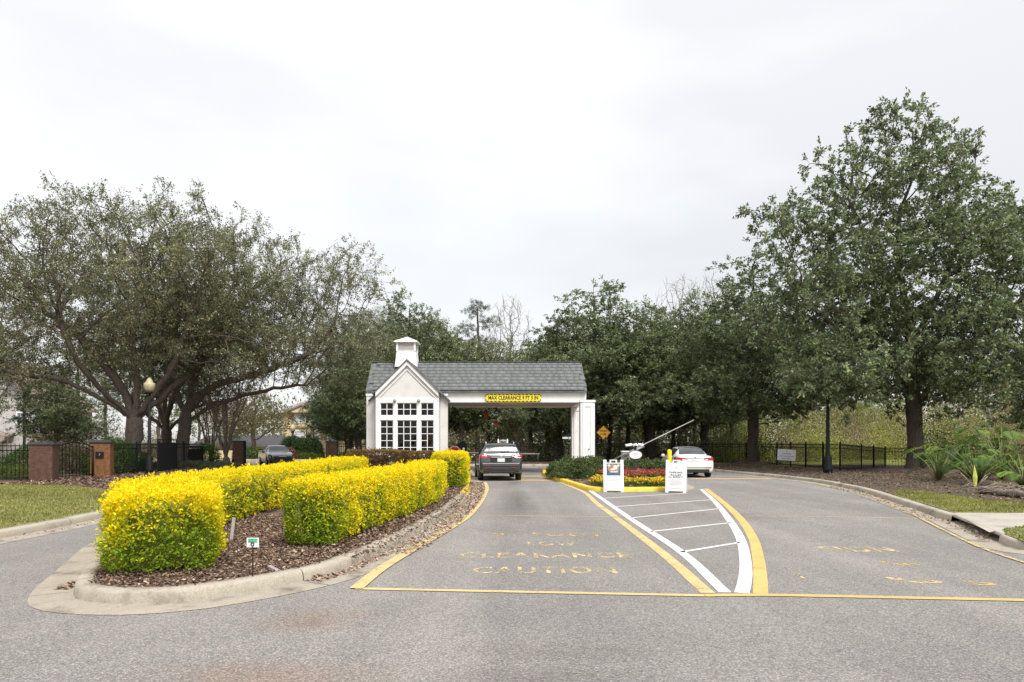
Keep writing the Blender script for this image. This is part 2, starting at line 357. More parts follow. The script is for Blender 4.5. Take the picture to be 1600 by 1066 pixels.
M['leaf_hedge'] = leaf_mat('hedge_leaf', 0.55, 0.40, 0.25)
M['chips'] = leaf_mat('wood_chips', 0.9, 0.0, 0.2)
M['house_grey'] = surf('grey_house_stucco', (0.50, 0.475, 0.46), 0.9, 0.05, 1.5)
M['house_yellow'] = surf('cream_stucco', (0.66, 0.53, 0.33), 0.9, 0.06, 1.2)
M['roof_tan'] = surf('tan_shingle', (0.22, 0.175, 0.145), 0.95, 0.15, 1.2, 0.4, 20)
M['house_window'] = surf('pale_window_blind', (0.52, 0.56, 0.58), 0.15, 0.15, 2)
M['house_glass'] = surf('grey_window_glass', (0.20, 0.24, 0.25), 0.08, 0.2, 2)
M['room'] = surf('dim_room', (0.045, 0.043, 0.040), 0.9, 0.2, 2)  # the interior's dimness is put into the colour of its surfaces
M['glass'] = glass_mat('window_glass')
# ------------------------------------------------------------------ foliage tools
def unit(v): return v / np.maximum(np.linalg.norm(v, axis=-1, keepdims=True), 1e-9)
def quads_mesh(name, V, C, mat, tri=False):
    """V (n,4,3) leaf quads with one colour each"""
    n, k = V.shape[0], V.shape[1]
    me = bpy.data.meshes.new(name)
    me.vertices.add(n * k); me.vertices.foreach_set('co', V.astype(np.float32).ravel())
    me.loops.add(n * k); me.loops.foreach_set('vertex_index', np.arange(n * k, dtype=np.int32))
    me.polygons.add(n); me.polygons.foreach_set('loop_start', np.arange(0, n * k, k, dtype=np.int32))
    me.polygons.foreach_set('loop_total', np.full(n, k, dtype=np.int32))
    at_ = me.color_attributes.new('Col', 'FLOAT_COLOR', 'POINT')
    c4 = np.ones((n, k, 4), np.float32); c4[:, :, :3] = C[:, None, :]
    at_.data.foreach_set('color', c4.ravel())
    me.update(calc_edges=True); me.materials.append(mat)
    return me
def leaf_quads(P, D, Nn, L, W, fold=0.18):
    D = unit(D); S = unit(np.cross(D, Nn)); Up = np.cross(S, D)
    L = np.broadcast_to(np.asarray(L, float), (len(P),))[:, None]; W = np.broadcast_to(np.asarray(W, float), (len(P),))[:, None]
    mid = P + D * L * 0.48
    return np.stack([P, mid + S * W * 0.5 + Up * W * fold, P + D * L, mid - S * W * 0.5 + Up * W * fold], 1)
def palette(n, cols, wts, jit=0.18, r=rng):
    cols = np.array(cols); i = r.choice(len(cols), n, p=np.array(wts) / np.sum(wts))
    return cols[i] * (1 + r.normal(0, jit, (n, 1))).clip(0.45, 1.7)

def sample_lobes(r, lobes, n, shell=0.35, clump=None):
    """points in a union of ellipsoids, biased to the outer part"""
    vol = np.array([a[3] * a[4] * a[5] * (a[6] if len(a) > 6 else 1.0) for a in lobes]); idx = r.choice(len(lobes), n, p=vol / vol.sum())
    L = np.array([a[:6] for a in lobes])[idx]
    d = unit(r.normal(size=(n, 3))); rad = r.random(n) ** shell
    P = L[:, :3] + d * rad[:, None] * L[:, 3:6]
    if clump:
        K, rc = clump; cen = P[:K]; i = r.integers(0, K, n); size = (0.6 + 0.8 * r.random(K))[i]
        P = cen[i] + r.normal(0, 1, (n, 3)) * np.array([rc, rc, rc * 0.5]) * size[:, None]
    return P
def grow(r, paths, att, step=0.45, kill=0.6, iters=140, wob=0.12, up=0.05):
    pos, par = [], []
    for pi, path in enumerate(paths):
        pts = [np.array(p, float) for p in path]
        if pi == 0: pos.append(pts[0]); par.append(-1); last = 0
        else: last = int(np.argmin(np.linalg.norm(np.array(pos) - pts[0], axis=1)))
        for a, b in zip(pts[:-1], pts[1:]):
            k = max(1, int(round(np.linalg.norm(b - a) / step)))
            for j in range(1, k + 1):
                pos.append(a + (b - a) * j / k + r.normal(0, 0.035, 3)); par.append(last); last = len(pos) - 1
    pos = np.array(pos); par = list(par)
    near = np.full(len(att), 1e9); ni = np.zeros(len(att), int)
    def upd(i0):
        nonlocal near, ni
        new = pos[i0:]
        d = np.linalg.norm(att[:, None, :] - new[None], axis=2); j = d.argmin(1); dm = d[np.arange(len(att)), j]
        b = dm < near; near = np.where(b, dm, near); ni = np.where(b, j + i0, ni)
    upd(0); alive = near > kill; kids = {}
    for it in range(iters):
        ids = np.where(alive)[0]
        if len(ids) == 0: break
        dirs = unit(att[ids] - pos[ni[ids]]); acc = np.zeros_like(pos); np.add.at(acc, ni[ids], dirs)
        act = np.unique(ni[ids]); newp, newpar = [], []
        for a in act:
            v = acc[a]; l = np.linalg.norm(v)
            if l < 1e-3: continue
            v = v / l + r.normal(0, wob, 3); v[2] += up; v /= np.linalg.norm(v)
            if kids.get(a, 0) >= 5: continue
            if kids.get(a, 0) >= 2: v = v + r.normal(0, 0.5, 3); v /= np.linalg.norm(v)
            q = pos[a] + v * step
            kids[a] = kids.get(a, 0) + 1
            newp.append(q); newpar.append(int(a))
        if not newp: break
        i0 = len(pos); pos = np.vstack([pos, newp]); par += newpar; upd(i0)
        alive &= near > kill
        stuck = [a for a in act if kids.get(a, 0) >= 5]
        if stuck: alive &= ~np.isin(ni, stuck)
    return pos, np.array(par)
def radii(pos, par, base_r, tip_r, p=2.4, flare=1.0):
    n = len(pos); acc = np.zeros(n); nch = np.zeros(n, int)
    rr = np.zeros(n)
    for i in range(n - 1, -1, -1):
        rr[i] = tip_r if acc[i] == 0 else acc[i] ** (1 / p)
        if par[i] >= 0: acc[par[i]] += rr[i] ** p; nch[par[i]] += 1
    k = math.log(base_r / tip_r) / math.log(max(rr[0] / tip_r, 1.01))
    out = tip_r * (rr / tip_r) ** k
    z = pos[:, 2] - pos[0, 2]; hd = np.linalg.norm(pos[:, :2] - pos[0, :2], axis=1)
    out *= 1 + flare * np.exp(-np.maximum(z, 0) / 0.35) * (hd < 1.0)
    return out, nch
def skeleton_mesh(name, pos, par, rad, mat, n=6):
    kid = np.where(par >= 0)[0]; p = par[kid]
    d = unit(pos[kid] - pos[p]); dirn = np.zeros_like(pos); dirn[kid] = d
    main = {}
    for i in kid:
        if par[i] not in main or rad[i] > rad[main[par[i]]]: main[par[i]] = i
    for a, b in main.items(): dirn[a] = unit(dirn[a] + dirn[b])
    def ring(c, dr, r):
        ref = np.array([0.31, 0.22, 0.93]); ref2 = np.array([0.9, -0.4, 0.1])
        a = np.cross(dr, ref); bad = np.linalg.norm(a, axis=1) < 0.15; a[bad] = np.cross(dr[bad], ref2); a = unit(a); b = np.cross(dr, a)
        an = np.arange(n) * 2 * math.pi / n
        return c[:, None] + (a[:, None] * np.cos(an)[None, :, None] + b[:, None] * np.sin(an)[None, :, None]) * r[:, None, None]
    node_ring = ring(pos, dirn, rad)
    is_main = np.array([main[par[i]] == i for i in kid])
    side = kid[~is_main]
    side_ring = ring(pos[par[side]], dirn[side], np.minimum(rad[side] * 1.25, rad[par[side]]))
    V = np.concatenate([node_ring.reshape(-1, 3), side_ring.reshape(-1, 3)])
    F = []
    smap = {int(s): len(pos) + j for j, s in enumerate(side)}
    st = np.array([smap.get(int(i), int(par[i])) for i in kid]); en = kid
    k = np.arange(n); k2 = (k + 1) % n
    F = np.stack([st[:, None] * n + k, st[:, None] * n + k2, en[:, None] * n + k2, en[:, None] * n + k], 2).reshape(-1, 4)
    me = bpy.data.meshes.new(name); nf = len(F)
    me.vertices.add(len(V)); me.vertices.foreach_set('co', V.astype(np.float32).ravel())
    me.loops.add(nf * 4); me.loops.foreach_set('vertex_index', F.astype(np.int32).ravel())
    me.polygons.add(nf); me.polygons.foreach_set('loop_start', np.arange(0, nf * 4, 4, dtype=np.int32)); me.polygons.foreach_set('loop_total', np.full(nf, 4, dtype=np.int32))
    me.polygons.foreach_set('use_smooth', np.ones(nf, bool))
    me.update(calc_edges=True); me.materials.append(mat)
    return me
def tree_parts(seed, paths, lobes, natt, base_r, bark, leafm, cols, wts, step=0.5, kill=0.65, tip_r=0.011, leaf=(0.09, 0.045), twigs=3, tl=0.55,
               per=10, thin=0.028, upb=0.25, shell=0.42, rosette=False, flare=0.7, wob=0.14, droop=0.0, keep=1.0, clump_jit=0.22, jit=0.16, tw_r=0.006, up=0.05, clump=None, twc=(0.12, 0.10, 0.08)):
    """trunk-and-limb mesh and crown mesh, base at the origin"""
    r = np.random.default_rng(seed)
    att = sample_lobes(r, lobes, natt, shell, clump)
    pos, par = grow(r, paths, att, step, kill, wob=wob, up=up)
    rad, nch = radii(pos, par, base_r, tip_r, flare=flare)
    trunk = skeleton_mesh('trunk', pos, par, rad, bark)
    ids = np.where((rad < thin))[0]
    if keep < 1: ids = ids[r.random(len(ids)) < keep]
    nd = np.zeros_like(pos); nd[1:] = unit(pos[1:] - pos[par[1:]])
    # twigs
    ti = np.repeat(ids, twigs); T = len(ti)
    td = unit(nd[ti] * 0.7 + r.normal(0, 0.75, (T, 3)) + np.array([0, 0, upb - droop])); tlen = tl * (0.45 + 0.75 * r.random(T))
    b0 = pos[ti]; b1 = b0 + td * tlen[:, None]
    clump = (1 + r.normal(0, clump_jit, len(pos))).clip(0.5, 1.6)[ti]
    kind = r.random(len(pos))[ti]
    # leaves along the twigs
    li = np.repeat(np.arange(T), per); n = len(li)
    t = (0.45 + 0.55 * r.random(n)) if rosette else (0.15 + 0.9 * r.random(n))
    P = b0[li] + td[li] * (tlen[li] * t)[:, None] + r.normal(0, 0.055 if rosette else 0.06, (n, 3))
    D = unit(td[li] * (0.75 if rosette else 0.45) + unit(r.normal(size=(n, 3))) * 0.8 + np.array([0, 0, -0.08 - droop]))
    Nn = unit(r.normal(0, 0.55, (n, 3)) + np.array([0, 0, 0.8]))
    L = leaf[0] * (0.65 + 0.6 * r.random(n)); Wd = leaf[1] * (0.7 + 0.5 * r.random(n))
    C = palette(n, cols, wts, jit, r) * clump[li][:, None]
    V = leaf_quads(P, D, Nn, L, Wd)
    # thin twig slivers join the trunk mesh's look but live in the crown
    S = unit(np.cross(td, r.normal(size=(T, 3)))) * tw_r
    tw = np.stack([b0 - S, b0 + S, b1 + S * 0.3, b1 - S * 0.3], 1)
    bc = np.tile(np.array([twc]), (T, 1))
    crown = quads_mesh('crown', np.concatenate([V, tw]), np.concatenate([C, bc]), leafm)
    return trunk, crown
def plant_tree(name, parts, loc, rz=0.0, scale=1.0, label=None, cat='tree', group=None):
    e = empty(name, loc, rz); e.scale = scale if hasattr(scale, '__len__') else (scale,) * 3
    link('trunk', parts[0], None, e)
    if parts[1] is not None: link('crown', parts[1], None, e)
    return tag(e, label, cat, group)

# ------------------------------------------------------------------ ground, roads, land
def sheet(name, poly, z, mat, kind='structure', parent=None):
    tri = tessellate_polygon([[Vector((x, y, 0)) for x, y in poly]])
    me = bpy.data.meshes.new(name); me.from_pydata([(x, y, z) for x, y in poly], [], [tuple(t) for t in tri])
    bm = bmesh.new(); bm.from_mesh(me)
    for f in bm.faces:
        f.normal_update()
        if f.normal.z < 0: f.normal_flip()
    bm.to_mesh(me); bm.free()
    o = link(name, me, mat, parent)
    if parent is None and kind: o['kind'] = kind
    return o
def smooth_path(pts, seg=0.35):
    p = np.array(pts, float); p = np.vstack([2 * p[0] - p[1], p, 2 * p[-1] - p[-2]]); o = []
    for i in range(1, len(p) - 2):
        k = max(2, int(np.linalg.norm(p[i + 1] - p[i]) / seg)); t = np.linspace(0, 1, k, endpoint=False)[:, None]
        a, b, c, d = p[i - 1], p[i], p[i + 1], p[i + 2]
        o.append(0.5 * (2 * b + (c - a) * t + (2 * a - 5 * b + 4 * c - d) * t ** 2 + (3 * b - a - 3 * c + d) * t ** 3))
    o.append(p[-2][None]); return np.vstack(o)
def offset_path(p, off):
    """off > 0 is to the left of travel"""
    t = np.gradient(p, axis=0); t = unit(t); nrm = np.stack([-t[:, 1], t[:, 0]], 1)
    return p + nrm * off
def ribbon(name, path, wd, z, mat, kind='structure', parent=None, smooth=True):
    p = smooth_path(path) if smooth and len(path) > 2 else np.array(path, float)
    w_ = np.interp(np.linspace(0, 1, len(p)), np.linspace(0, 1, len(wd)), wd) if hasattr(wd, '__len__') else np.full(len(p), wd)
    t = unit(np.gradient(p, axis=0)); nr = np.stack([-t[:, 1], t[:, 0]], 1)
    a, b = p + nr * w_[:, None] / 2, p - nr * w_[:, None] / 2
    G = np.zeros((len(p), 2, 3)); G[:, 0, :2] = a; G[:, 1, :2] = b; G[:, :, 2] = z
    o = MB().grid(G).build(name, mat, parent)
    if parent is None and kind: o['kind'] = kind
    return o
KH = 0.145
def kerb(name, path, side, mat, sec=3.0, gutter=0.40, height=KH, smooth=True, label=None):
    """kerb-and-gutter swept along path (path = foot of the kerb face); side=+1: land lies to the left"""
    p = smooth_path(path, 0.25) if smooth else np.array(path, float)
    pans = [(-gutter, 0.005), (-gutter + 0.02, 0.010), (-0.06, 0.012), (0.004, 0.018)]
    face = [(0.0, 0.0), (0.006, 0.05), (0.016, height * 0.72), (0.034, height * 0.92), (0.065, height), (0.185, height + 0.004), (0.20, height - 0.06)]
    root = empty(name); root['kind'] = 'structure'
    L = np.concatenate([[0], np.cumsum(np.linalg.norm(np.diff(p, axis=0), axis=1))]); nsec = max(1, int(round(L[-1] / sec)))
    for prof, nm, mt in ((face, 'kerb_section', mat), (pans, 'gutter_pan', M['gutter'] if mat is not M['yellow_kerb'] else M['gutter'])):
        if nm == 'gutter_pan' and gutter <= 0: continue
        ofs = [offset_path(p, side * o) for o, _ in prof]
        for s in range(nsec):
            a, b = L[-1] * s / nsec + 0.006, L[-1] * (s + 1) / nsec - 0.006
            ts = np.concatenate([[a], L[(L > a) & (L < b)], [b]])
            G = np.zeros((len(ts), len(prof), 3)); dz = rng.normal(0, 0.002)
            for j, (o, z) in enumerate(prof):
                G[:, j, 0] = np.interp(ts, L, ofs[j][:, 0]); G[:, j, 1] = np.interp(ts, L, ofs[j][:, 1]); G[:, j, 2] = z + (dz if nm == 'kerb_section' and j > 0 else 0)
            MB().grid(G).build(nm, mt, root)
    return root

sheet('ground', [(-700, -120), (700, -120), (700, 900), (-700, 900)], -0.35, M['dirt'])
sheet('road', [(-90, -30), (60, -30), (60, 62), (-90, 62)], 0.0, M['asphalt'])
LAND_Z = KH - 0.02

# hedge island (foot of kerb, from the tip along the entry lane, then round the back)
isl_right = [at(118, 938), at(150, 944), at(197, 946), at(245, 945), at(310, 939.5), at(400, 925), at(477, 909.5), at(533, 893), at(590, 867), at(642, 841), at(697, 806), at(728, 778), at(735, 764), at(735, 754), (-1.95, 33.0), (-2.3, 42.0)]
isl_back = [(-2.3, 42.0), (-3.2, 43.8), (-6.0, 44.4), (-10.3, 44.6), (-11.3, 43.6)]
isl_left = [(-11.3, 43.6), (-10.9, 40.0), (-9.6, 34.0), (-8.4, 27.5), (-7.4, 20.0), (-7.0, 15.5), (-6.78, 12.4), (-6.35, 10.9), (-5.78, 9.6), (-5.36, 8.65), (-5.05, 7.95), at(115, 925), at(118, 938)]
pr = smooth_path(isl_right); pb = np.array(isl_back); pl = smooth_path(isl_left)
def inset(p, d=0.15): return [tuple(q) for q in offset_path(np.array(p), d)]
hedge_poly = inset(pr) + inset(isl_back[1:-1]) + inset(pl)[:-1]
sheet('mulch_bed', hedge_poly, LAND_Z, M['mulch'])
kerb('kerb', isl_left[:-1] + isl_right[:12], 1, M['kerb'], 3.05)
kerb('kerb', isl_right[11:15], 1, M['yellow_kerb'], 3.0)
kerb('kerb', isl_right[14:], 1, M['kerb'], 3.2)
kerb('kerb', isl_back, 1, M['kerb'], 3.2)

# flower island between the lanes
fl_front = [(3.0, 43.0), (1.9, 40.0), (1.62, 36.5), at(850, 745), at(868, 751), at(896, 760.5), at(917, 766.5), at(943, 768.8), at(975, 768.6), at(1043, 767.8), at(1062, 766.5)]
fl_right = [at(1062, 766.5), at(1071, 763), (6.45, 25.6), (6.75, 28.5), (6.9, 33.0), (6.5, 38.0), (5.4, 42.0), (4.2, 43.6), (3.0, 43.0)]
flower_poly = inset(smooth_path(fl_front)) + inset(smooth_path(fl_right))[1:-1]
sheet('flower_bed', flower_poly, LAND_Z, M['mulch'])
kerb('kerb', fl_front, 1, M['yellow_kerb'], 3.0, gutter=0.0)
kerb('kerb', fl_right, 1, M['kerb'], 3.0, gutter=0.3)

# land to the right of the entrance, running round behind the gatehouse
r_near = [(40, 7.3), (18, 7.7), (11.5, 8.3), (8.9, 9.3), at(1600, 861), at(1560, 848)]
r_far = [at(1486, 815), at(1462, 808), at(1407, 789), at(1352, 771), at(1312, 761.5), at(1270, 754), (12.1, 31.5), (11.55, 35.5), (11.1, 38.5), (10.1, 42.0), (7.8, 45.0), (4.0, 46.4), (-4.0, 47.0), (-10.8, 47.6), (-12.0, 50.5), (-14.0, 57.0), (-22.0, 60.0), (-60, 61.0)]
drain_a, drain_b = r_near[-1], r_far[0]
pn, pf = smooth_path(r_near), smooth_path(r_far)
ba, bb = np.array(drain_a), np.array(drain_b); dn = unit((bb - ba)[None])[0]; inn = np.array([dn[1], -dn[0]])
if inn[0] < 0: inn = -inn
def insetR(p, d=-0.15): return [tuple(q) for q in offset_path(np.array(p), d)]
r_poly = insetR(pn) + [tuple(ba + inn * 0.15), tuple(ba + inn * 0.41), tuple(bb + inn * 0.41), tuple(bb + inn * 0.15)] + insetR(pf) + [(-90, 62), (-90, 220), (120, 220), (120, 7.0)]
sheet('verge', r_poly, LAND_Z, M['dirt'])
kerb('kerb', r_near, -1, M['kerb'], 3.0)
kerb('kerb', r_far, -1, M['kerb'], 3.2)
# land to the left
l_kerb = [(-8.2, -25), (-8.75, 0), at(0, 843.5), at(163, 810), (-9.0, 19.0), (-9.9, 24.5), (-11.8, 31.0), (-14.6, 37.0), (-16.9, 41.5), (-18.3, 46.0), (-20.5, 50.0), (-30, 52.0), (-90, 53)]
lp = smooth_path(l_kerb)
l_poly = [tuple(q) for q in offset_path(lp, 0.15)] + [(-90, -25)]
sheet('verge', l_poly, LAND_Z, M['mulch'])
kerb('kerb', l_kerb, 1, M['kerb'], 3.2)

# sidewalk with the drain slab, lawns
ZS = LAND_Z
sw = [at(1491, 803, ZS), at(1600, 803.5, ZS), (19, 15.6), (19, 13.0), at(1600, 824, ZS), at(1563, 829.5, ZS), at(1546, 834, ZS)]
sheet('sidewalk', sw, LAND_Z + 0.022, M['walk'])
e = empty('storm_drain'); tag(e, 'dark slot of the kerb storm drain beside the sidewalk', 'drain')
def q2(p, o, z): return (p[0] + inn[0] * o, p[1] + inn[1] * o, z)
mb = MB()
A0, B0 = ba - dn * 0.05, bb + dn * 0.05
vs_ = [q2(A0, 0.03, KH - 0.045), q2(B0, 0.03, KH - 0.045), q2(B0, 0.42, KH - 0.045), q2(A0, 0.42, KH - 0.045), q2(A0, 0.05, KH + 0.008), q2(B0, 0.05, KH + 0.008), q2(B0, 0.42, KH + 0.008), q2(A0, 0.42, KH + 0.008)]
mb.add(vs_, [(0, 3, 2, 1), (4, 5, 6, 7), (0, 1, 5, 4), (1, 2, 6, 5), (2, 3, 7, 6), (3, 0, 4, 7)]).build('slab', M['walk'], e, 0.012)
mb = MB().add([q2(A0, 0.40, -0.3), q2(B0, 0.40, -0.3), q2(B0, 0.40, KH - 0.05), q2(A0, 0.40, KH - 0.05)], [(0, 1, 2, 3)])
mb.build('back_wall', M['flatblack'], e)  # black colour stands in for the darkness inside the drain
MB().add([q2(A0, -0.4, 0.007), q2(B0, -0.4, 0.007), q2(B0, 0.39, 0.006), q2(A0, 0.39, 0.006)], [(0, 1, 2, 3)]).build('gutter_floor', M['gutter'], e)
lawn_r = [at(1404, 766.5, ZS), at(1440, 769, ZS), at(1500, 778, ZS), at(1540, 784, ZS), at(1600, 787, ZS), (19, 19.5), (19, 15.55), at(1600, 803.2, ZS), at(1492, 802.5, ZS), at(1450, 789.3, ZS), at(1420, 781.5, ZS), at(1395, 772.5, ZS)]
lawn_r2 = [at(1566, 830, ZS), at(1600, 824.5, ZS), (19, 12.9), (19, 8.0), (12, 8.55), (9.6, 9.45), at(1600, 849, ZS), at(1572, 838, ZS)]
lawn_l = [tuple(q) for q in offset_path(lp[(lp[:, 1] > 2) & (lp[:, 1] < 22.5)], 0.22)] + [at(172, 767, ZS), at(98, 759.5, ZS), at(0, 759, ZS), (-30, 24.0), (-34, 2)]
sheet('lawn', lawn_r, LAND_Z + 0.012, M['lawn']); sheet('lawn', lawn_r2, LAND_Z + 0.031, M['lawn']); sheet('lawn', lawn_l, LAND_Z + 0.012, M['lawn'])
sheet('meadow', [(13, 47), (17.5, 42.5), (22, 46), (28, 44), (70, 40), (90, 120), (40, 110), (14, 62)], LAND_Z + 0.01, M['meadow'])
sheet('lawn', [(-18, 62.5), (-13.5, 60.5), (-11.5, 66), (-14, 80), (-40, 80), (-40, 62.6)], LAND_Z + 0.01, M['meadow'])

# ------------------------------------------------------------------ painted markings (flat sheets on the road)
MZ = 0.004
def px(lst): return [at(*p) for p in lst]
ribbon('yellow_line', px([(557, 921), (597, 889), (655, 854), (690, 834), (727, 811), (744, 794), (755, 778), (761, 764), (758, 754)]), [0.16, 0.15, 0.13, 0.13], MZ + 0.011, M['line_yellow'])
ribbon('yellow_line', px([(872, 752), (911, 768.5), (933, 787), (972, 816), (1037, 866), (1106, 927)]), [0.13, 0.15, 0.16], MZ, M['line_yellow'])
ribbon('yellow_line', px([(1103, 764), (1132, 787), (1157, 811), (1176, 840), (1184.5, 871), (1188, 903), (1188.5, 928.5)]), [0.16, 0.17, 0.16], MZ, M['line_bright'])
ribbon('white_line', px([(921, 766), (985, 810.5), (1064, 862.5), (1133, 926)]), 0.14, MZ, M['line_white'])
ribbon('white_line', px([(1096, 765), (1116, 783), (1140, 813), (1157, 842), (1164, 871), (1165, 900), (1159, 927)]), [0.12, 0.15, 0.16], MZ, M['line_white'])
for a, b in (((938, 779), (1074, 771)), ((961, 792), (1114, 781)), ((985, 809.6), (1125, 795)), ((1016, 831), (1142, 817)), ((1064, 863), (1156, 848))):
    ribbon('white_hatch_line', px([a, b]), 0.085, MZ, M['line_white'])
ribbon('yellow_stop_line', px([(556, 920.5), (800, 925.5), (1100, 931.5)]), 0.10, MZ + 0.004, M['line_yellow'])
ribbon('yellow_stop_line', px([(1101, 931.5), (1190, 930.5), (1420, 935), (1640, 939.5)]), 0.11, MZ + 0.004, M['line_bright'])
ribbon('thin_yellow_line', px([(740, 805.5), (966, 808)]), 0.06, MZ, M['line_thin'])
ribbon('thin_yellow_line', px([(1154, 806.5), (1300, 808), (1434, 810.5)]), 0.06, MZ, M['line_thin'])
ribbon('yellow_edge_line', px([(1275, 757), (1352, 774.5), (1407, 794.5), (1435, 809), (1476, 830), (1531, 856), (1600, 880), (1680, 904)]), 0.065, MZ + 0.012, M['line_thin'])
ribbon('yellow_bar', px([(800, 750.5), (872, 750.5)]), 0.7, MZ, M['line_bright'])
ribbon('yellow_bar', px([(770, 744.0), (846, 744.2)]), 0.6, MZ, M['line_bright'])
ribbon('yellow_bar', px([(1080, 748.0), (1206, 748.3)]), 0.45, MZ, M['line_bright'])
# words
def word(name, txt, mat, loc, size_w, size_h, rot=(0, 0, 0), parent=None, kind=None, bold=0.012, space=1.0):
    """flat lettering scaled to an exact width and height, centred on loc"""
    cu = bpy.data.curves.new('lettering', 'FONT'); cu.body = txt; cu.size = 1.0; cu.align_x = 'LEFT'; cu.offset = bold; cu.space_character = space; cu.resolution_u = 3
    t = bpy.data.objects.new('lettering', cu); me = bpy.data.meshes.new_from_object(t); bpy.data.objects.remove(t); bpy.data.curves.remove(cu)
    n = len(me.vertices); a = np.zeros(n * 3, np.float32); me.vertices.foreach_get('co', a); a = a.reshape(-1, 3)
    lo, hi = a.min(0), a.max(0); a = (a - (lo + hi) / 2); a[:, 0] *= size_w / (hi[0] - lo[0]); a[:, 1] *= size_h / (hi[1] - lo[1]); a[:, 2] = 0
    me.vertices.foreach_set('co', a.ravel()); me.update(); me.materials.clear(); me.name = name
    o = link(name, me, mat, parent, loc, rot)
    if kind: o['kind'] = kind
    return o
def road_word(txt, x0, x1, y0, y1, mat, bold=0.03, space=1.05):
    a, b = at(x0, (y0 + y1) / 2), at(x1, (y0 + y1) / 2); n_, f_ = at(800, y1)[1], at(800, y0)[1]
    word('road_lettering', txt, mat, ((a[0] + b[0]) / 2, (n_ + f_) / 2, MZ), b[0] - a[0], f_ - n_, bold=bold, space=space, kind='structure')
road_word('CAUTION', 739, 962, 886, 896.5, M['word_worn'], 0.02, 1.15)
road_word('CLEARANCE', 718, 984, 864, 872, M['word_worn'], 0.02, 1.15)
road_word('LOW', 824, 901, 847, 853, M['word_worn'], 0.02, 1.2)
road_word('9   FOOT', 770, 942, 833, 838, M['word_gone'], 0.02, 1.15)
road_word('SIDN', 1285, 1394, 854.5, 863, M['word_worn'], 0.02, 1.1)
road_word('AR', 1371, 1432, 876.5, 884, M['word_gone'], 0.02, 1.1)
road_word('KS', 1395, 1463, 902, 912, M['word_worn'], 0.03, 1.1)
road_word('T', 1238, 1258, 896, 904, M['word_worn'], 0.03)
road_word('S', 1510, 1552, 907, 915, M['word_gone'], 0.02)
# ------------------------------------------------------------------ gatehouse with drive-through canopy
GY = 35.0                                   # front plane of columns and beam
gh = empty('gatehouse', (0, 0, 0)); tag(gh, 'white gatehouse with gabled window bay, grey shingle roof and drive-through canopy', 'gatehouse')
BZ0, BZ1 = zat(629, GY), zat(612, GY)       # beam underside, eave
XL, XR = xat(574, GY), xat(916, GY)
BACK = GY + 5.2; RIDGE_Y = GY + 2.6; RZ = zat(569.5, RIDGE_Y)
wx0, wx1 = xat(575, GY), xat(699.5, GY)     # guard room
# beams
mb = MB(); mb.box(wx1, XR, GY, GY + 0.35, BZ0, BZ1); mb.box(wx1, XR, BACK - 0.35, BACK, BZ0, BZ1); mb.box(XR - 0.35, XR, GY + 0.35, BACK - 0.35, BZ0, BZ1)
mb.build('beam', M['white'], gh, 0.01)
MB().box(wx1, XR - 0.02, GY - 0.05, GY - 0.002, BZ1 - 0.12, BZ1 - 0.01).build('fascia', M['white'], gh, 0.006)
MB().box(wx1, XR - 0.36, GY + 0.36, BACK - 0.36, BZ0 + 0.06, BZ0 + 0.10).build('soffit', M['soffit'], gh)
# columns: fluted panel in the face, plinth and capital
def column(x0, x1, y0, y1, z1, pl=0.75):
    c = MB(); c.box(x0, x1, y0, y1, 0.1, z1).box(x0 + 0.003, x1 - 0.003, y0 + 0.003, y1 - 0.003, z1, z1)
    o = c.build('column', M['white'], gh, 0.012)
    mx = (x0 + x1) / 2; hw = (x1 - x0) / 2
    p = MB(); p.box(x0 + 0.10, mx - 0.13, y0 - 0.035, y0 - 0.002, pl + 0.05, z1 - 0.15).box(mx + 0.13, x1 - 0.10, y0 - 0.035, y0 - 0.002, pl + 0.05, z1 - 0.15).box(mx - 0.13, mx + 0.13, y0 - 0.035, y0 - 0.002, z1 - 0.35, z1 - 0.15)
    p.build('raised_panel', M['white'], o, 0.008)
    MB().box(x0 - 0.05, x1 + 0.05, y0 - 0.06, y1 + 0.05, 0.1, pl).build('plinth', M['stucco'], o, 0.015)
    MB().box(x0 - 0.03, x1 + 0.03, y0 - 0.045, y1 + 0.03, z1 - 0.12, z1 - 0.02).build('capital', M['white'], o, 0.01)
    return o
column(xat(907, GY - 0.3), xat(929.5, GY - 0.3), GY - 0.3, GY + 0.45, zat(625, GY - 0.3), 0.78)
column(xat(907, GY - 0.3), xat(929.5, GY - 0.3), BACK - 0.55, BACK + 0.15, BZ0 + 0.12, 0.78)
MB().lathe([(0.035, -0.02), (0.035, 0.0)], 10, (xat(919, GY), GY - 0.345, zat(702, GY)), 'y').build('call_button', M['ink'], gh)
# guard room shell (hollow), pilasters
GZ1 = BZ1
mb = MB()
mb.box(wx0, wx0 + 0.15, GY + 0.1, BACK, 0.1, GZ1)
mb.box(wx0 + 0.15, wx1 - 0.62, BACK - 0.15, BACK, 0.1, GZ1)
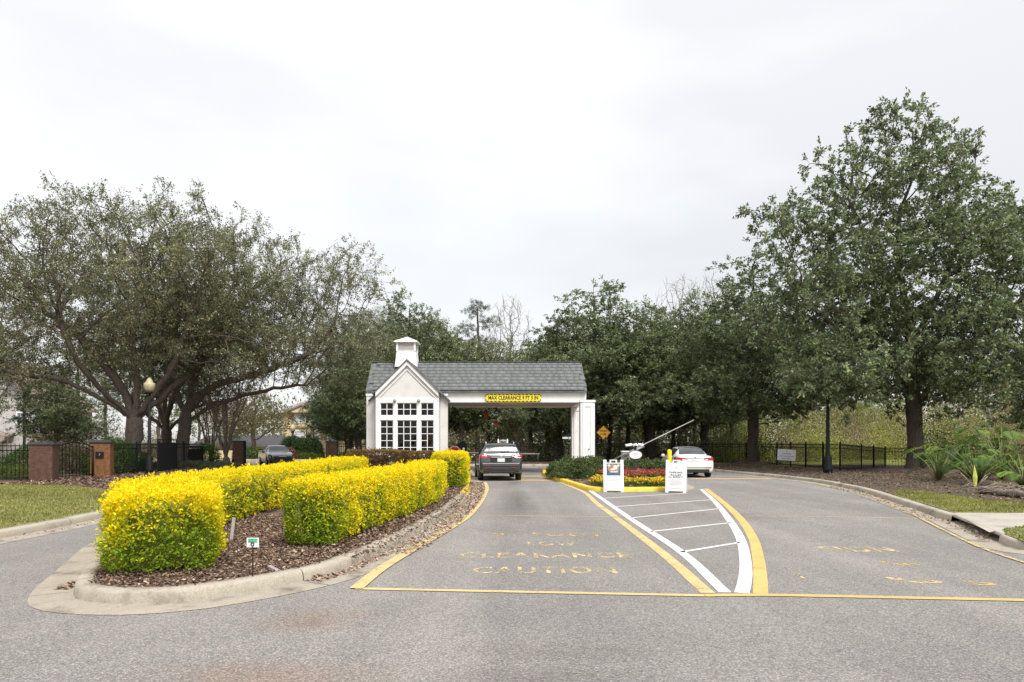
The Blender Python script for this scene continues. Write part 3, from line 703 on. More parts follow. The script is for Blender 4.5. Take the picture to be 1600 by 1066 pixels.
# lane-side wall with an open serving window
wl = wx1 - 0.62
mb.box(wl - 0.15, wl, GY + 0.1, GY + 1.2, 0.1, GZ1); mb.box(wl - 0.15, wl, GY + 3.2, BACK - 0.15, 0.1, GZ1)
mb.box(wl - 0.15, wl, GY + 1.2, GY + 3.2, 0.1, 1.0); mb.box(wl - 0.15, wl, GY + 1.2, GY + 3.2, 2.2, GZ1)
mb.build('wall', M['stucco'], gh, 0.0)
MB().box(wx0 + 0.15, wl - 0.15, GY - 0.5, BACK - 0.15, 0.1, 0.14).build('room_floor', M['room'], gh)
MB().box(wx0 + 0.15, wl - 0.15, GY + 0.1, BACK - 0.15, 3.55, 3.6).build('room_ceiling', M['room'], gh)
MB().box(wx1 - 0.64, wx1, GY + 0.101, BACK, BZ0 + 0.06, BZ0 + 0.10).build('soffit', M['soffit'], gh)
MB().box(wx1 - 0.64, wx1 - 0.002, BACK - 0.35, BACK - 0.002, BZ0 + 0.11, BZ1).build('beam', M['white'], gh)
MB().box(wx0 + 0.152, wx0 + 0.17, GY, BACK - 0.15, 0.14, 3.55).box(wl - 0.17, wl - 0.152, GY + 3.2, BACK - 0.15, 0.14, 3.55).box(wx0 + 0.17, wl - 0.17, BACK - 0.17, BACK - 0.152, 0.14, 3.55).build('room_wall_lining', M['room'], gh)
for x0, x1 in ((xat(573, GY), xat(587.5, GY)), (xat(684.5, GY), xat(699.8, GY))):
    MB().box(x0, x1, GY - 0.1, GY + 0.1, 0.1, GZ1 - 0.02).build('pilaster', M['stucco'], gh, 0.01)
    MB().box(x0 - 0.02, x1 + 0.02, GY - 0.13, GY + 0.1, zat(619, GY), zat(615, GY)).build('pilaster_cap', M['white'], gh, 0.006)
# window bay: face plane at BY
BY = 34.1
bx0, bx1 = xat(587, BY), xat(685.5, BY); bm_ = (bx0 + bx1) / 2
bpk, bev = zat(563, BY), zat(612, BY)
SILL = 0.75
def bz(y): return zat(y, BY)
def bxx(x): return xat(x, BY)
wins = [(593.8, 614.6, 2), (620.0, 651.6, 3), (657.2, 677.8, 2)]
rows = [(629.4, 649.8, 2), (656.4, 710.0, 5)]
# bay wall in pieces round the openings
mb = MB(); xs = [bx0] + [bxx(v) for wv in wins for v in wv[:2]] + [bx1]
zt, zm1, zm0, zb_ = bz(629.4), bz(649.8), bz(656.4), bz(710)
T = 0.16
for i in range(0, 8, 2): mb.box(xs[i], xs[i + 1], BY, BY + T, 0.12, bz(622))
for i in range(1, 7, 2):
    mb.box(xs[i], xs[i + 1], BY, BY + T, zm1, zm0); mb.box(xs[i], xs[i + 1], BY, BY + T, 0.12, zb_); mb.box(xs[i], xs[i + 1], BY, BY + T, zt, bz(622))
mb.build('window_surround', M['white'], gh)
mb = MB().yprism([(bx0, bz(621.9)), (bx1, bz(621.9)), (bx1, bev), (bm_, bpk), (bx0, bev)], BY + 0.03, BY + T)
mb.build('gable_wall', M['stucco'], gh)
for xs0 in (bx0, bx1 - 0.14): MB().box(xs0, xs0 + 0.14, BY + T, GY - 0.11, 0.12, bev).build('bay_side_wall', M['stucco'], gh)
# rake boards (white) and inner moulding
def rake(inner, wd, y0, y1, name, drop=0.0):
    s = MB(); L_ = math.hypot(bx1 - bm_, bpk - bev); c_ = wd * L_ / (bx1 - bm_)
    for sg, xe in ((-1, bx0), (1, bx1)):
        k = inner * L_ / (bx1 - bm_)
        p = [(bm_, bpk - k), (xe, bev - k), (xe, bev - k - c_), (bm_, bpk - k - c_)]
        s.yprism(p if sg > 0 else p[::-1], y0, y1)
    s.build(name, M['white'], gh, 0.004)
rake(-0.02, 0.20, BY - 0.10, BY + 0.028, 'rake_board')
rake(0.30, 0.05, BY - 0.02, BY + 0.028, 'rake_moulding')
# windows: frame, muntins, each pane
for (xa, xb, nc) in wins:
    for (ya, yb, nr) in rows:
        x0, x1, z1, z0 = bxx(xa), bxx(xb), bz(ya), bz(yb)
        wf = empty('window', (0, 0, 0), 0, gh)
        fr = MB(); f = 0.035
        fr.box(x0, x0 + f, BY + 0.05, BY + 0.11, z0, z1).box(x1 - f, x1, BY + 0.05, BY + 0.11, z0, z1).box(x0 + f, x1 - f, BY + 0.05, BY + 0.11, z0, z0 + f).box(x0 + f, x1 - f, BY + 0.05, BY + 0.11, z1 - f, z1)
        merged = (xa == 620.0 and nr == 5, xa == 657.2 and nr == 5)
        for c in range(1, nc):
            xx = x0 + (x1 - x0) * c / nc; fr.box(xx - 0.018, xx + 0.018, BY + 0.055, BY + 0.09, z0 + f, z1 - f)
        for r_ in range(1, nr):
            zz = z1 - (z1 - z0) * r_ / nr
            xa_, xb_ = x0 + f, x1 - f
            if merged[0] and r_ == 3: xa_ = x0 + (x1 - x0) / 3
            if merged[1] and r_ == 3: xb_ = x0 + (x1 - x0) / 2
            fr.box(xa_, xb_, BY + 0.057, BY + 0.088, zz - 0.016, zz + 0.016)
        fr.build('frame', M['white'], wf)
        for c in range(nc):
            for r_ in range(nr):
                a, b = x0 + (x1 - x0) * c / nc + 0.012, x0 + (x1 - x0) * (c + 1) / nc - 0.012
                zb2, za2 = z1 - (z1 - z0) * (r_ + 1) / nr + 0.012, z1 - (z1 - z0) * r_ / nr - 0.012
                tl_ = rng.normal(0, 0.004)
                MB().add([(a, BY + 0.072 + tl_, zb2), (b, BY + 0.072, zb2), (b, BY + 0.072 + tl_ * 0.5, za2), (a, BY + 0.072, za2)], [(0, 1, 2, 3)]).build('pane', M['glass'], wf)
for x in (617, 654.5):
    MB().lathe([(0.02, 0), (0.075, -0.01), (0.085, -0.10), (0.05, -0.16)], 12, (bxx(x), BY - 0.0, bz(626.3)), 'y').build('spotlight', M['grey_metal'], gh)
# counter and a grey screen inside, seen dimly through the panes
MB().box(bx0 + 0.2, bx1 - 0.2, BY + 0.9, BY + 1.5, 0.95, 1.02).box(bxx(668), bxx(680), BY + 0.8, BY + 0.85, 1.05, 1.6).build('counter', M['grey_metal'], gh)
MB().box(bx0, bx1, BY - 0.14, BY - 0.002, bz(710) - 0.12, bz(710) - 0.02).build('sill', M['white'], gh, 0.01)
# --- roof
roof = empty('roof', (0, 0, 0), 0, gh)
EV = 0.18; slope = (RZ - BZ1) / (RIDGE_Y - GY)
ey = GY - EV; ez = BZ1 - EV * slope + 0.16
by_ = BACK + EV
rxl0, rxl1, rxr = XL - 0.05, XL - 0.30, XR + 0.02
mb = MB()
th = 0.10
def roof_slab(y_e, z_e, y_r, z_r, xl_e, xl_r, xr_e, xr_r):
    v = [(xl_e, y_e, z_e), (xr_e, y_e, z_e), (xr_r, y_r, z_r), (xl_r, y_r, z_r)]
    mb.add(v + [(a, b, c - th) for a, b, c in v], [(0, 1, 2, 3), (7, 6, 5, 4), (0, 4, 5, 1), (1, 5, 6, 2), (2, 6, 7, 3), (3, 7, 4, 0)])
roof_slab(ey, ez, RIDGE_Y - 0.003, RZ + 0.10, rxl0, rxl1, rxr, rxr)
roof_slab(by_, ez, RIDGE_Y + 0.003, RZ + 0.10, rxl0, rxl1, rxr, rxr)
mb.build('roof_deck', M['roofshingle'], roof)
mb = MB().yprism([(0, 0)] * 0 or [(XR - 0.2, BZ1), (XR - 0.2, BZ1 + 0.01), (XR - 0.19, BZ1)], GY + 0.2, GY + 0.21)
# gable end infill triangles
for xg in (XR - 0.12, wx0 + 0.05):
    v = [(xg, GY + 0.02, BZ1), (xg, BACK - 0.02, BZ1), (xg, RIDGE_Y, RZ - 0.02), (xg + 0.08, GY + 0.02, BZ1), (xg + 0.08, BACK - 0.02, BZ1), (xg + 0.08, RIDGE_Y, RZ - 0.02)]
    MB().add(v, [(0, 1, 2), (5, 4, 3), (0, 3, 4, 1), (1, 4, 5, 2), (2, 5, 3, 0)]).build('gable_infill', M['white'], gh)
# shingles: courses of single tabs on the front slope
sv = Vector((0, RIDGE_Y - ey, RZ + 0.10 - ez)); SL = sv.length; sdir = sv.normalized(); snrm = Vector((0, -sdir.z, sdir.y))
NCOUR = 9; expo = SL / NCOUR
tab_mesh = []
for k, wd in enumerate((0.30, 0.38, 0.48)):
    t = MB(); t.box(-wd / 2 + 0.006, wd / 2 - 0.006, -0.012, expo * 1.06, 0.0, 0.022)
    v = [Vector(p) for p in t.v]
    t.v = [tuple(Vector((p.x, 0, 0)) + sdir * p.y + snrm * (p.z + 0.026 * (1 - max(0, p.y) / expo))) for p in v]
    for q in range(2):
        me = t.mesh('shingle')
        sh = 0.90 + 0.06 * k + 0.10 * q
        me.materials.append(surf('shingle_%d%d' % (k, q), (0.145 * sh, 0.150 * sh, 0.153 * sh), 0.95, 0.25, 5, 0.5, 90, tint=(0.078 * sh, 0.083 * sh, 0.079 * sh))); tab_mesh.append((wd, me))
gable_half = (bx1 - bx0) / 2 + 0.45
for c in range(NCOUR):
    f = c / NCOUR; base = Vector((0, ey, ez)) + sdir * (expo * c) + snrm * 0.004
    x = rxl0 + (rxl1 - rxl0) * f + rng.random() * -0.3; xe = rxr - 0.0
    lo = rxl0 + (rxl1 - rxl0) * f
    while x < xe:
        wd, me = tab_mesh[rng.integers(len(tab_mesh))]
        cx = x + wd / 2
        if cx - wd / 2 >= lo - 0.03 and cx + wd / 2 <= xe + 0.03:
            link('shingle', me, None, roof, (cx, base.y, base.z + rng.normal(0, 0.0015)))
        x += wd
MB().box(rxl1, rxr, RIDGE_Y - 0.14, RIDGE_Y + 0.14, RZ + 0.10, RZ + 0.135).build('ridge_cap', M['roofshingle'], roof, 0.02)
# bay gable roof: two slopes running back into the main roof
gr = MB(); gl = (bx1 - bm_) + 0.14
gs = (bpk - bev) / ((bx1 - bx0) / 2)
for sg in (-1, 1):
    zr = bpk + 0.05; xe = bm_ + sg * gl; ze = zr - gs * gl
    yb_r = ey + (zr - ez) / slope + 0.25; yb_e = ey + (ze - ez) / slope + 0.25
    v = [(bm_, BY - 0.16, zr), (xe, BY - 0.16, ze), (xe, max(yb_e, GY - 0.1), ze), (bm_, yb_r, zr)]
    gr.add(v + [(a, b, c - 0.07) for a, b, c in v], [(0, 1, 2, 3), (7, 6, 5, 4), (0, 4, 5, 1), (1, 5, 6, 2), (2, 6, 7, 3), (3, 7, 4, 0)])
    # wider skirt of the valley behind the rake
    xe2 = bm_ + sg * (gl + 0.36); ze2 = ze - gs * 0.36 + 0.05
    v = [(bm_ + sg * 0.25, GY - 0.34, zr - gs * 0.25 + 0.05), (xe2, GY - 0.34, ze2), (xe2, GY + 0.3, ze2), (bm_ + sg * 0.25, yb_r, zr - gs * 0.25 + 0.05)]
    gr.add(v + [(a, b, c - 0.06) for a, b, c in v], [(0, 1, 2, 3), (7, 6, 5, 4), (0, 4, 5, 1), (1, 5, 6, 2), (2, 6, 7, 3), (3, 7, 4, 0)])
gr.build('bay_roof', M['roofshingle'], roof)
# --- cupola
cx, cy = xat(636.5, RIDGE_Y - 0.3), RIDGE_Y - 0.3
def cz(y): return zat(y, cy)
cup = empty('cupola', (0, 0, 0), 0, gh)
hw0, hw1 = 15.3 * cy / FPX, 13.5 * cy / FPX
zb0, zb1, zl, zc = cz(575), cz(551), cz(537), cz(526.5)
v = []
for h_, z in ((hw0 + 0.06, zb0), (hw0 - 0.03, zb1)): v += [(cx - h_, cy - h_, z), (cx + h_, cy - h_, z), (cx + h_, cy + h_, z), (cx - h_, cy + h_, z)]
MB().add(v, [(0, 3, 2, 1), (4, 5, 6, 7), (0, 1, 5, 4), (1, 2, 6, 5), (2, 3, 7, 6), (3, 0, 4, 7)]).build('base', M['white'], cup, 0.01)
mb = MB()
for sx in (-1, 1):
    for sy in (-1, 1): mb.box(cx + sx * hw1 - 0.05, cx + sx * hw1 + 0.05, cy + sy * hw1 - 0.05, cy + sy * hw1 + 0.05, zb1, zl)
mb.build('louvre_frame', M['white'], cup)
MB().box(cx - hw1 + 0.04, cx + hw1 - 0.04, cy - hw1 + 0.10, cy + hw1 - 0.10, zb1, zl).build('louvre_back', M['soffit'], cup)  # darker paint stands in for shade in the gaps behind the slats
for i in range(7):
    z = zb1 + (zl - zb1) * (i + 0.5) / 7
    mm = Matrix.Translation((cx, cy - hw1 + 0.03, z)) @ Matrix.Rotation(R(-35), 4, 'X')
    MB().box(-hw1 + 0.05, hw1 - 0.05, -0.035, 0.035, -0.008, 0.008, mm).build('louvre_slat', M['white'], cup)
hc = hw0 + 0.10
v = [(cx - hc, cy - hc, zl), (cx + hc, cy - hc, zl), (cx + hc, cy + hc, zl), (cx - hc, cy + hc, zl), (cx - hc, cy - hc, zl + 0.05), (cx + hc, cy - hc, zl + 0.05), (cx + hc, cy + hc, zl + 0.05), (cx - hc, cy + hc, zl + 0.05), (cx, cy, zc)]
MB().add(v, [(0, 3, 2, 1), (0, 1, 5, 4), (1, 2, 6, 5), (2, 3, 7, 6), (3, 0, 4, 7), (4, 5, 8), (5, 6, 8), (6, 7, 8), (7, 4, 8)]).build('cap', M['white'], cup)
# --- clearance sign on the beam, hanging bar, warning balls
sg = empty('clearance_sign', (xat(802, GY), GY - 0.06, (zat(616.3, GY) + zat(627.6, GY)) / 2)); tag(sg, 'yellow MAX CLEARANCE 9 FT 5 IN sign on the canopy beam', 'sign')
sw_, sh_ = xat(845.3, GY) - xat(759, GY), zat(616.3, GY) - zat(627.6, GY)
MB().box(-sw_ / 2, sw_ / 2, -0.02, 0.005, -sh_ / 2, sh_ / 2).build('board', M['signyellow'], sg)
word('lettering', 'MAX CLEARANCE 9 FT 5 IN', M['ink'], (0, -0.024, 0), sw_ * 0.90, sh_ * 0.56, (R(90), 0, 0), sg, bold=0.035)
mb = MB()
for i in range(14):
    x = -sw_ / 2 + sw_ * (i + 0.5) / 14
    for s_ in (-1, 1): mb.box(x - 0.055, x + 0.055, -0.0245, -0.0205, s_ * sh_ * 0.45 - 0.02, s_ * sh_ * 0.45 + 0.02)
for s_ in (-1, 1):
    for z in (-0.3, 0.28): mb.box(s_ * sw_ * 0.492 - 0.018, s_ * sw_ * 0.492 + 0.018, -0.0245, -0.0205, sh_ * z - 0.05, sh_ * z + 0.05)
mb.build('dashed_border', M['ink'], sg)
hb = empty('clearance_bar', (xat(803, GY + 0.8), GY + 0.8, zat(630.8, GY + 0.8))); tag(hb, 'thin yellow clearance bar hanging under the canopy beam', 'bar')
hl = (xat(825, GY + 0.8) - xat(780, GY + 0.8)) / 2
MB().tube([(-hl, 0, 0), (hl, 0, 0)], 0.04, 10).build('bar', M['signyellow'], hb)
for s_ in (-0.8, 0.8): MB().tube([(hl * s_, 0, 0), (hl * s_, 0, 0.16)], 0.008, 5).build('chain', M['black'], hb)
for x, y, lb in ((760, 648.5, 'upper left red ball hanging under the canopy'), (775.5, 660.5, 'lower right red ball hanging under the canopy')):
    yy = BACK - 0.6
    b = empty('hanging_ball', (xat(x, yy), yy, zat(y, yy))); tag(b, lb, 'ball', 'red balls hanging under the canopy')
    MB().lathe([(0.01, -0.13), (0.075, -0.11), (0.12, -0.05), (0.13, 0.0), (0.12, 0.05), (0.075, 0.11), (0.01, 0.13)], 14).build('ball', M['signred'], b)
    MB().tube([(0, 0, 0.12), (0, 0, BZ0 + 0.06 - zat(y, yy))], 0.006, 4).build('cord', M['black'], b)

# ------------------------------------------------------------------ brick gate pillars, iron gates and fences on the left
def brick_pillar(loc, w_, h_, rz, label, bm='brick', plaque=False):
    e = empty('brick_pillar', loc, rz); tag(e, label, 'pillar', 'brick gate pillars')
    MB().box(-w_ / 2 + 0.012, w_ / 2 - 0.012, -w_ / 2 + 0.012, w_ / 2 - 0.012, 0, h_).build('mortar_core', M['mortar'], e)
    b = MB(); ch = 0.085; nb = max(3, int(round(w_ / 0.24))); bl = w_ / nb
    for k in range(int(h_ / ch)):
        z0 = k * ch; of = (k % 2) * 0.5 * bl
        for side in range(4):
            mm = Matrix.Rotation(side * math.pi / 2, 4, 'Z')
            x = -w_ / 2
            edges = sorted(set([-w_ / 2, w_ / 2] + [-w_ / 2 + of + i * bl for i in range(nb + 1) if -w_ / 2 < -w_ / 2 + of + i * bl < w_ / 2]))
            for a, c in zip(edges[:-1], edges[1:]):
                pr_ = rng.normal(0, 0.002)
                b.box(a + 0.005, c - 0.005, -w_ / 2 - 0.002 - pr_, -w_ / 2 + 0.02, z0 + 0.006, z0 + ch - 0.006, mm)
    b.build('brickwork', M[bm], e)['kind'] = 'stuff'
    MB().box(-w_ / 2 - 0.06, w_ / 2 + 0.06, -w_ / 2 - 0.06, w_ / 2 + 0.06, h_, h_ + 0.06).box(-w_ / 2 - 0.03, w_ / 2 + 0.03, -w_ / 2 - 0.03, w_ / 2 + 0.03, h_ + 0.06, h_ + 0.12).build('cap', M['capstone'], e, 0.012)
    if plaque:
        p = MB().box(-0.16, 0.16, -w_ / 2 - 0.035, -w_ / 2 - 0.008, h_ * 0.55, h_ * 0.55 + 0.27).build('plaque', M['flatblack'], e)
        MB().tube([(-0.02, -w_ / 2 - 0.036, h_ * 0.55 + 0.10), (0.01, -w_ / 2 - 0.04, h_ * 0.55 + 0.19)], 0.008, 5).build('emblem', M['signwhite'], p)
    return e
def iron_fence(pts, h_, label, name='iron_fence', post_every=2.4, zs=None, pick=0.115, spike=True, group=None):
    e = empty(name, (*pts[0], LAND_Z)); tag(e, label, 'fence', group)
    o = np.array(pts[0]); zs = zs or [0] * len(pts)
    pk = MB()
    for (a, b, za, zb2) in zip(pts[:-1], pts[1:], zs[:-1], zs[1:]):
        a, b = np.array(a) - o, np.array(b) - o; L_ = np.linalg.norm(b - a); an = math.atan2(b[1] - a[1], b[0] - a[0])
        npst = max(1, int(round(L_ / post_every)))
        for i in range(npst):
            q = a + (b - a) * i / npst; z = za + (zb2 - za) * i / npst
            MB().box(-0.035, 0.035, -0.035, 0.035, z - 0.3, z + h_ + 0.05).lathe([(0.03, 0), (0.05, 0.03), (0.03, 0.07), (0.005, 0.10)], 8, (0, 0, z + h_ + 0.05)).build('post', M['black'], e, loc=(q[0], q[1], 0), rot=(0, 0, an))
        for zz in (0.12, h_ - 0.22, h_ - 0.04):
            MB().add([(a[0], a[1], za + zz - 0.018), (b[0], b[1], zb2 + zz - 0.018), (b[0], b[1], zb2 + zz + 0.018), (a[0], a[1], za + zz + 0.018)], [(0, 1, 2, 3)]).tube([(a[0], a[1], za + zz), (b[0], b[1], zb2 + zz)], 0.02, 4).build('rail', M['black'], e)
        n = int(L_ / pick)
        for i in range(1, n):
            q = a + (b - a) * i / n; z = za + (zb2 - za) * i / n; r_ = 0.009
            pk.box(q[0] - r_, q[0] + r_, q[1] - r_, q[1] + r_, z + 0.05, z + h_ + (0.04 if spike else 0))
    pk.build('pickets', M['black'], e)['kind'] = 'stuff'
    return e
P1 = (xat(69, 27.2), 27.2); P2 = (xat(159, 30.4), 30.4)
PA = math.atan2(P2[1] - P1[1], P2[0] - P1[0])
brick_pillar((*P1, LAND_Z), 0.80, 1.42, R(18), 'dark brown brick pillar left of the arched iron gate', 'brick')
brick_pillar((*P2, LAND_Z), 0.80, 1.50, R(20), 'orange brick pillar with a black plaque beside the arched gate', 'brick_orange', True)
# arched pedestrian gate between them
g = empty('arched_gate', (P1[0], P1[1], LAND_Z)); tag(g, 'arched black iron pedestrian gate between two brick pillars', 'gate')
ga = np.array([P2[0] - P1[0], P2[1] - P1[1]]); gl_ = np.linalg.norm(ga); gu = ga / gl_; lo_, hi_ = 0.55, gl_ - 0.55
def gp(s_, z): return (gu[0] * s_, gu[1] * s_, z)
def arch(s_): t = (s_ - lo_) / (hi_ - lo_); return 1.30 + 0.22 * math.sin(math.pi * t)
for s_ in (lo_, hi_): MB().tube([gp(s_, 0), gp(s_, 1.36)], 0.04, 6).build('stile', M['black'], g)
MB().tube([gp(lo_ + (hi_ - lo_) * i / 14, arch(lo_ + (hi_ - lo_) * i / 14)) for i in range(15)], 0.026, 6).build('arched_rail', M['black'], g)
MB().tube([gp(lo_ + (hi_ - lo_) * i / 14, arch(lo_ + (hi_ - lo_) * i / 14) - 0.16) for i in range(15)], 0.02, 6).build('arched_rail', M['black'], g)
MB().tube([gp(lo_, 0.12), gp(hi_, 0.12)], 0.024, 6).build('rail', M['black'], g)
for i in range(1, 11):
    s_ = lo_ + (hi_ - lo_) * i / 11
    MB().tube([gp(s_, 0.05), gp(s_, arch(s_) + 0.06), gp(s_, arch(s_) + 0.14)], [0.014, 0.014, 0.003], 5).build('bar', M['black'], g)
iron_fence([(P1[0] - 0.42, P1[1] - 0.1), (-20.5, 26.6), (-27.0, 25.8), (-34, 25.4)], 1.42, 'black iron fence left of the brown brick pillar', pick=0.13)
iron_fence([(P2[0] + 0.1, P2[1] + 0.5), (-18.6, 36.0), (-18.3, 40.8)], 1.45, 'black iron fence running behind the oak trunks to the exit gate', pick=0.13)
P3 = (xat(373.5, 42.5), 42.5); P4 = (xat(517.5, 45.5), 45.5)
brick_pillar((*P3, LAND_Z), 0.68, 1.50, R(15), 'dark red brick pillar beside the pale crape myrtle stems', 'brick')
brick_pillar((*P4, LAND_Z), 0.66, 1.50, R(12), 'dark brick pillar with pale cap beyond the yellow hedge end', 'brick')
iron_fence([(P4[0] + 0.4, P4[1]), (-9.2, 46.3), (-7.6, 46.5)], 1.45, 'black iron fence between the dark brick pillar and the gatehouse', pick=0.13)
# black swing-gate leaves folded open
for (xa, xb, ya, yb, d1, d2, lb) in ((246, 276, 685, 743, 34.0, 37.5, 'large black panelled gate leaf behind the lamp post'), (289, 317, 696, 733, 40.0, 41.5, 'smaller black panelled gate leaf right of the forked oak trunk')):
    x1, x2 = xat(xa, d1), xat(xb, d2); e = empty('gate_leaf', (x1, d1, LAND_Z)); tag(e, lb, 'gate', 'black panelled gate leaves')
    L_ = math.hypot(x2 - x1, d2 - d1); e.rotation_euler = (0, 0, math.atan2(d2 - d1, x2 - x1)); h_ = zat(ya, d1) - LAND_Z
    MB().box(0.05, L_ - 0.05, -0.015, 0.015, 0.08, h_ - 0.22).build('panel', M['flatblack'], e)
    MB().box(0, 0.06, -0.03, 0.03, 0.0, h_).box(L_ - 0.06, L_, -0.03, 0.03, 0.0, h_ - 0.1).box(0.06, L_ - 0.06, -0.03, 0.03, h_ - 0.10, h_ - 0.04).box(0.06, L_ - 0.06, -0.03, 0.03, 0.04, 0.09).build('frame', M['black'], e)
    for i in range(1, 7): MB().box(L_ * i / 7 - 0.01, L_ * i / 7 + 0.01, -0.01, 0.01, h_ - 0.22, h_ - 0.10).build('bar', M['black'], e)
# gate post rods near pillar 3
for x, d, y0, lb in ((382.5, 41.8, 691, 'thin black gate post right of the red brick pillar'), (364, 41.6, 719, 'short black post left of the red brick pillar')):
    o = MB().box(-0.06, 0.06, -0.06, 0.06, 0, zat(y0, d) - LAND_Z).lathe([(0.07, 0), (0.07, 0.04), (0.01, 0.09)], 8, (0, 0, zat(y0, d) - LAND_Z)).build('gate_post', M['black'], None, loc=(xat(x, d), d, LAND_Z)); tag(o, lb, 'post')
# right-hand fence
fr = [(700, 52), (870, 51.5), (960, 51), (1060, 50), (1113, 48.5), (1166, 47), (1214, 44.5), (1259, 40.5), (1286, 38.2), (1313, 36.3)]
iron_fence([(xat(x, d), d) for x, d in fr], 1.40, 'long black iron fence along the woods behind the gate', pick=0.12, post_every=2.5, zs=[0.02] * len(fr))
fr = [(1313, 36.3), (1346, 39.0), (1383, 42.0), (1440, 43.0), (1500, 40.0), (1560, 37.0), (1640, 34.0), (1760, 31.0)]
iron_fence([(xat(x, d), d) for x, d in fr], 1.40, 'black iron fence behind the big magnolia and the fan-leaved plants', pick=0.12, post_every=2.5, zs=[0.02, -0.1, -0.25, -0.25, -0.1, 0.0, 0.0, 0.0])

# ------------------------------------------------------------------ far houses
def window_unit(parent, x, y, z, w_, h_, pane='house_window', shutters=False):
    wd = MB().box(x - w_ / 2 - 0.12, x + w_ / 2 + 0.12, y - 0.08, y - 0.005, z - h_ / 2 - 0.14, z - h_ / 2).box(x - w_ / 2 - 0.12, x + w_ / 2 + 0.12, y - 0.08, y - 0.005, z + h_ / 2, z + h_ / 2 + 0.12).box(x - w_ / 2 - 0.12, x - w_ / 2, y - 0.08, y - 0.005, z - h_ / 2, z + h_ / 2).box(x + w_ / 2, x + w_ / 2 + 0.12, y - 0.08, y - 0.005, z - h_ / 2, z + h_ / 2).box(x - w_ / 2, x + w_ / 2, y - 0.07, y - 0.03, z - 0.03, z + 0.03).box(x - 0.025, x + 0.025, y - 0.065, y - 0.03, z - h_ / 2, z + h_ / 2).build('window', M['signwhite'], parent)
    MB().box(x - w_ / 2, x + w_ / 2, y - 0.03, y - 0.01, z - h_ / 2, z + h_ / 2).build('pane', M[pane], wd)
    if shutters:
        for s_ in (-1, 1): MB().box(x + s_ * (w_ / 2 + 0.35) - 0.22, x + s_ * (w_ / 2 + 0.35) + 0.22, y - 0.06, y - 0.01, z - h_ / 2, z + h_ / 2).build('shutter', M['roof_tan'], wd)
d = 72.0
h1 = empty('grey_house', (xat(20, d), d, 0)); tag(h1, 'pale grey two-storey house behind the iron fence', 'house')
hw = xat(62, d) - xat(20, d)
MB().yprism([(-9, 0), (hw, 0), (hw, zat(632, d)), (hw - 5.5, zat(560, d)), (-9, zat(560, d))], 0, 9).build('wall', M['house_grey'], h1)
MB().add([(hw + 0.5, -0.5, zat(636, d)), (hw + 0.5, 9.5, zat(636, d)), (hw - 5.8, 9.5, zat(556, d)), (hw - 5.8, -0.5, zat(556, d)), (hw + 0.5, -0.5, zat(636, d) - 0.25), (hw + 0.5, 9.5, zat(636, d) - 0.25), (hw - 5.8, 9.5, zat(556, d) - 0.25), (hw - 5.8, -0.5, zat(556, d) - 0.25)], [(0, 1, 2, 3), (7, 6, 5, 4), (0, 4, 5, 1), (1, 5, 6, 2), (2, 6, 7, 3), (3, 7, 4, 0)]).build('roof', M['roof_tan'], h1)
window_unit(h1, xat(33, d) - xat(20, d), 0, zat(657.5, d), 0.72, 1.6, 'house_glass')
window_unit(h1, xat(-8, d) - xat(20, d), 0, zat(657.5, d), 0.9, 1.6, 'house_glass')
pz = zat(690, d); MB().box(-5, xat(26, d) - xat(20, d), -3, -0.01, 0, pz - 0.2).build('porch', M['house_grey'], h1)
MB().add([(-5.4, -3.4, pz - 0.2), (1.0, -3.4, pz - 0.2), (0.2, -0.02, zat(676, d)), (-5.4, -0.02, zat(676, d)), (-5.4, -3.4, pz - 0.35), (1.0, -3.4, pz - 0.35), (0.2, -0.02, zat(676, d) - 0.15), (-5.4, -0.02, zat(676, d) - 0.15)], [(0, 1, 2, 3), (7, 6, 5, 4), (0, 4, 5, 1), (1, 5, 6, 2), (2, 6, 7, 3), (3, 7, 4, 0)]).build('porch_roof', M['roof_tan'], h1)
d = 105.0
h2 = empty('cream_apartment_house', (xat(470, d), d, 0)); tag(h2, 'cream three-storey house with tan roof seen between the trees', 'house')
def hx(x): return xat(x, d) - xat(470, d)
MB().box(hx(440), hx(560), 0, 12, 0, zat(645, d)).build('wall', M['house_yellow'], h2)
v = [(hx(436), -0.6, zat(645, d)), (hx(564), -0.6, zat(645, d)), (hx(564), 12.6, zat(645, d)), (hx(436), 12.6, zat(645, d)), (hx(452), 6, zat(625, d)), (hx(548), 6, zat(625, d))]
MB().add(v, [(0, 1, 5, 4), (1, 2, 5), (2, 3, 4, 5), (3, 0, 4), (3, 2, 1, 0)]).build('roof', M['roof_tan'], h2)
gbl = [(hx(446), zat(645.5, d)), (hx(500), zat(645.5, d)), (hx(473), zat(634, d))]
MB().yprism(gbl, -0.5, 0.02).build('gable', M['house_yellow'], h2)
MB().yprism([(hx(443), zat(645.5, d)), (hx(446.5), zat(645.5, d)), (hx(473), zat(634.5, d)), (hx(499.5), zat(645.5, d)), (hx(503), zat(645.5, d)), (hx(473), zat(632, d))], -0.7, 0.5).build('gable_roof', M['roof_tan'], h2)
MB().box(hx(440) - 0.1, hx(560), -0.12, -0.005, zat(669, d), zat(666, d)).build('band', M['house_yellow'], h2)
for zy in (654, 681):
    for x in (469, 492, 520): window_unit(h2, hx(x), 0, zat(zy, d), 1.5, 1.25 if zy < 660 else 1.3, 'house_window', True)
d = 78.0
h3 = empty('garage_row', (xat(360, d), d, 0)); tag(h3, 'low beige building with dark roof behind the exit gate', 'building')
def hx(x): return xat(x, d) - xat(360, d)
MB().box(hx(300), hx(432), 0, 7, 0, zat(698, d)).build('wall', M['house_yellow'], h3)
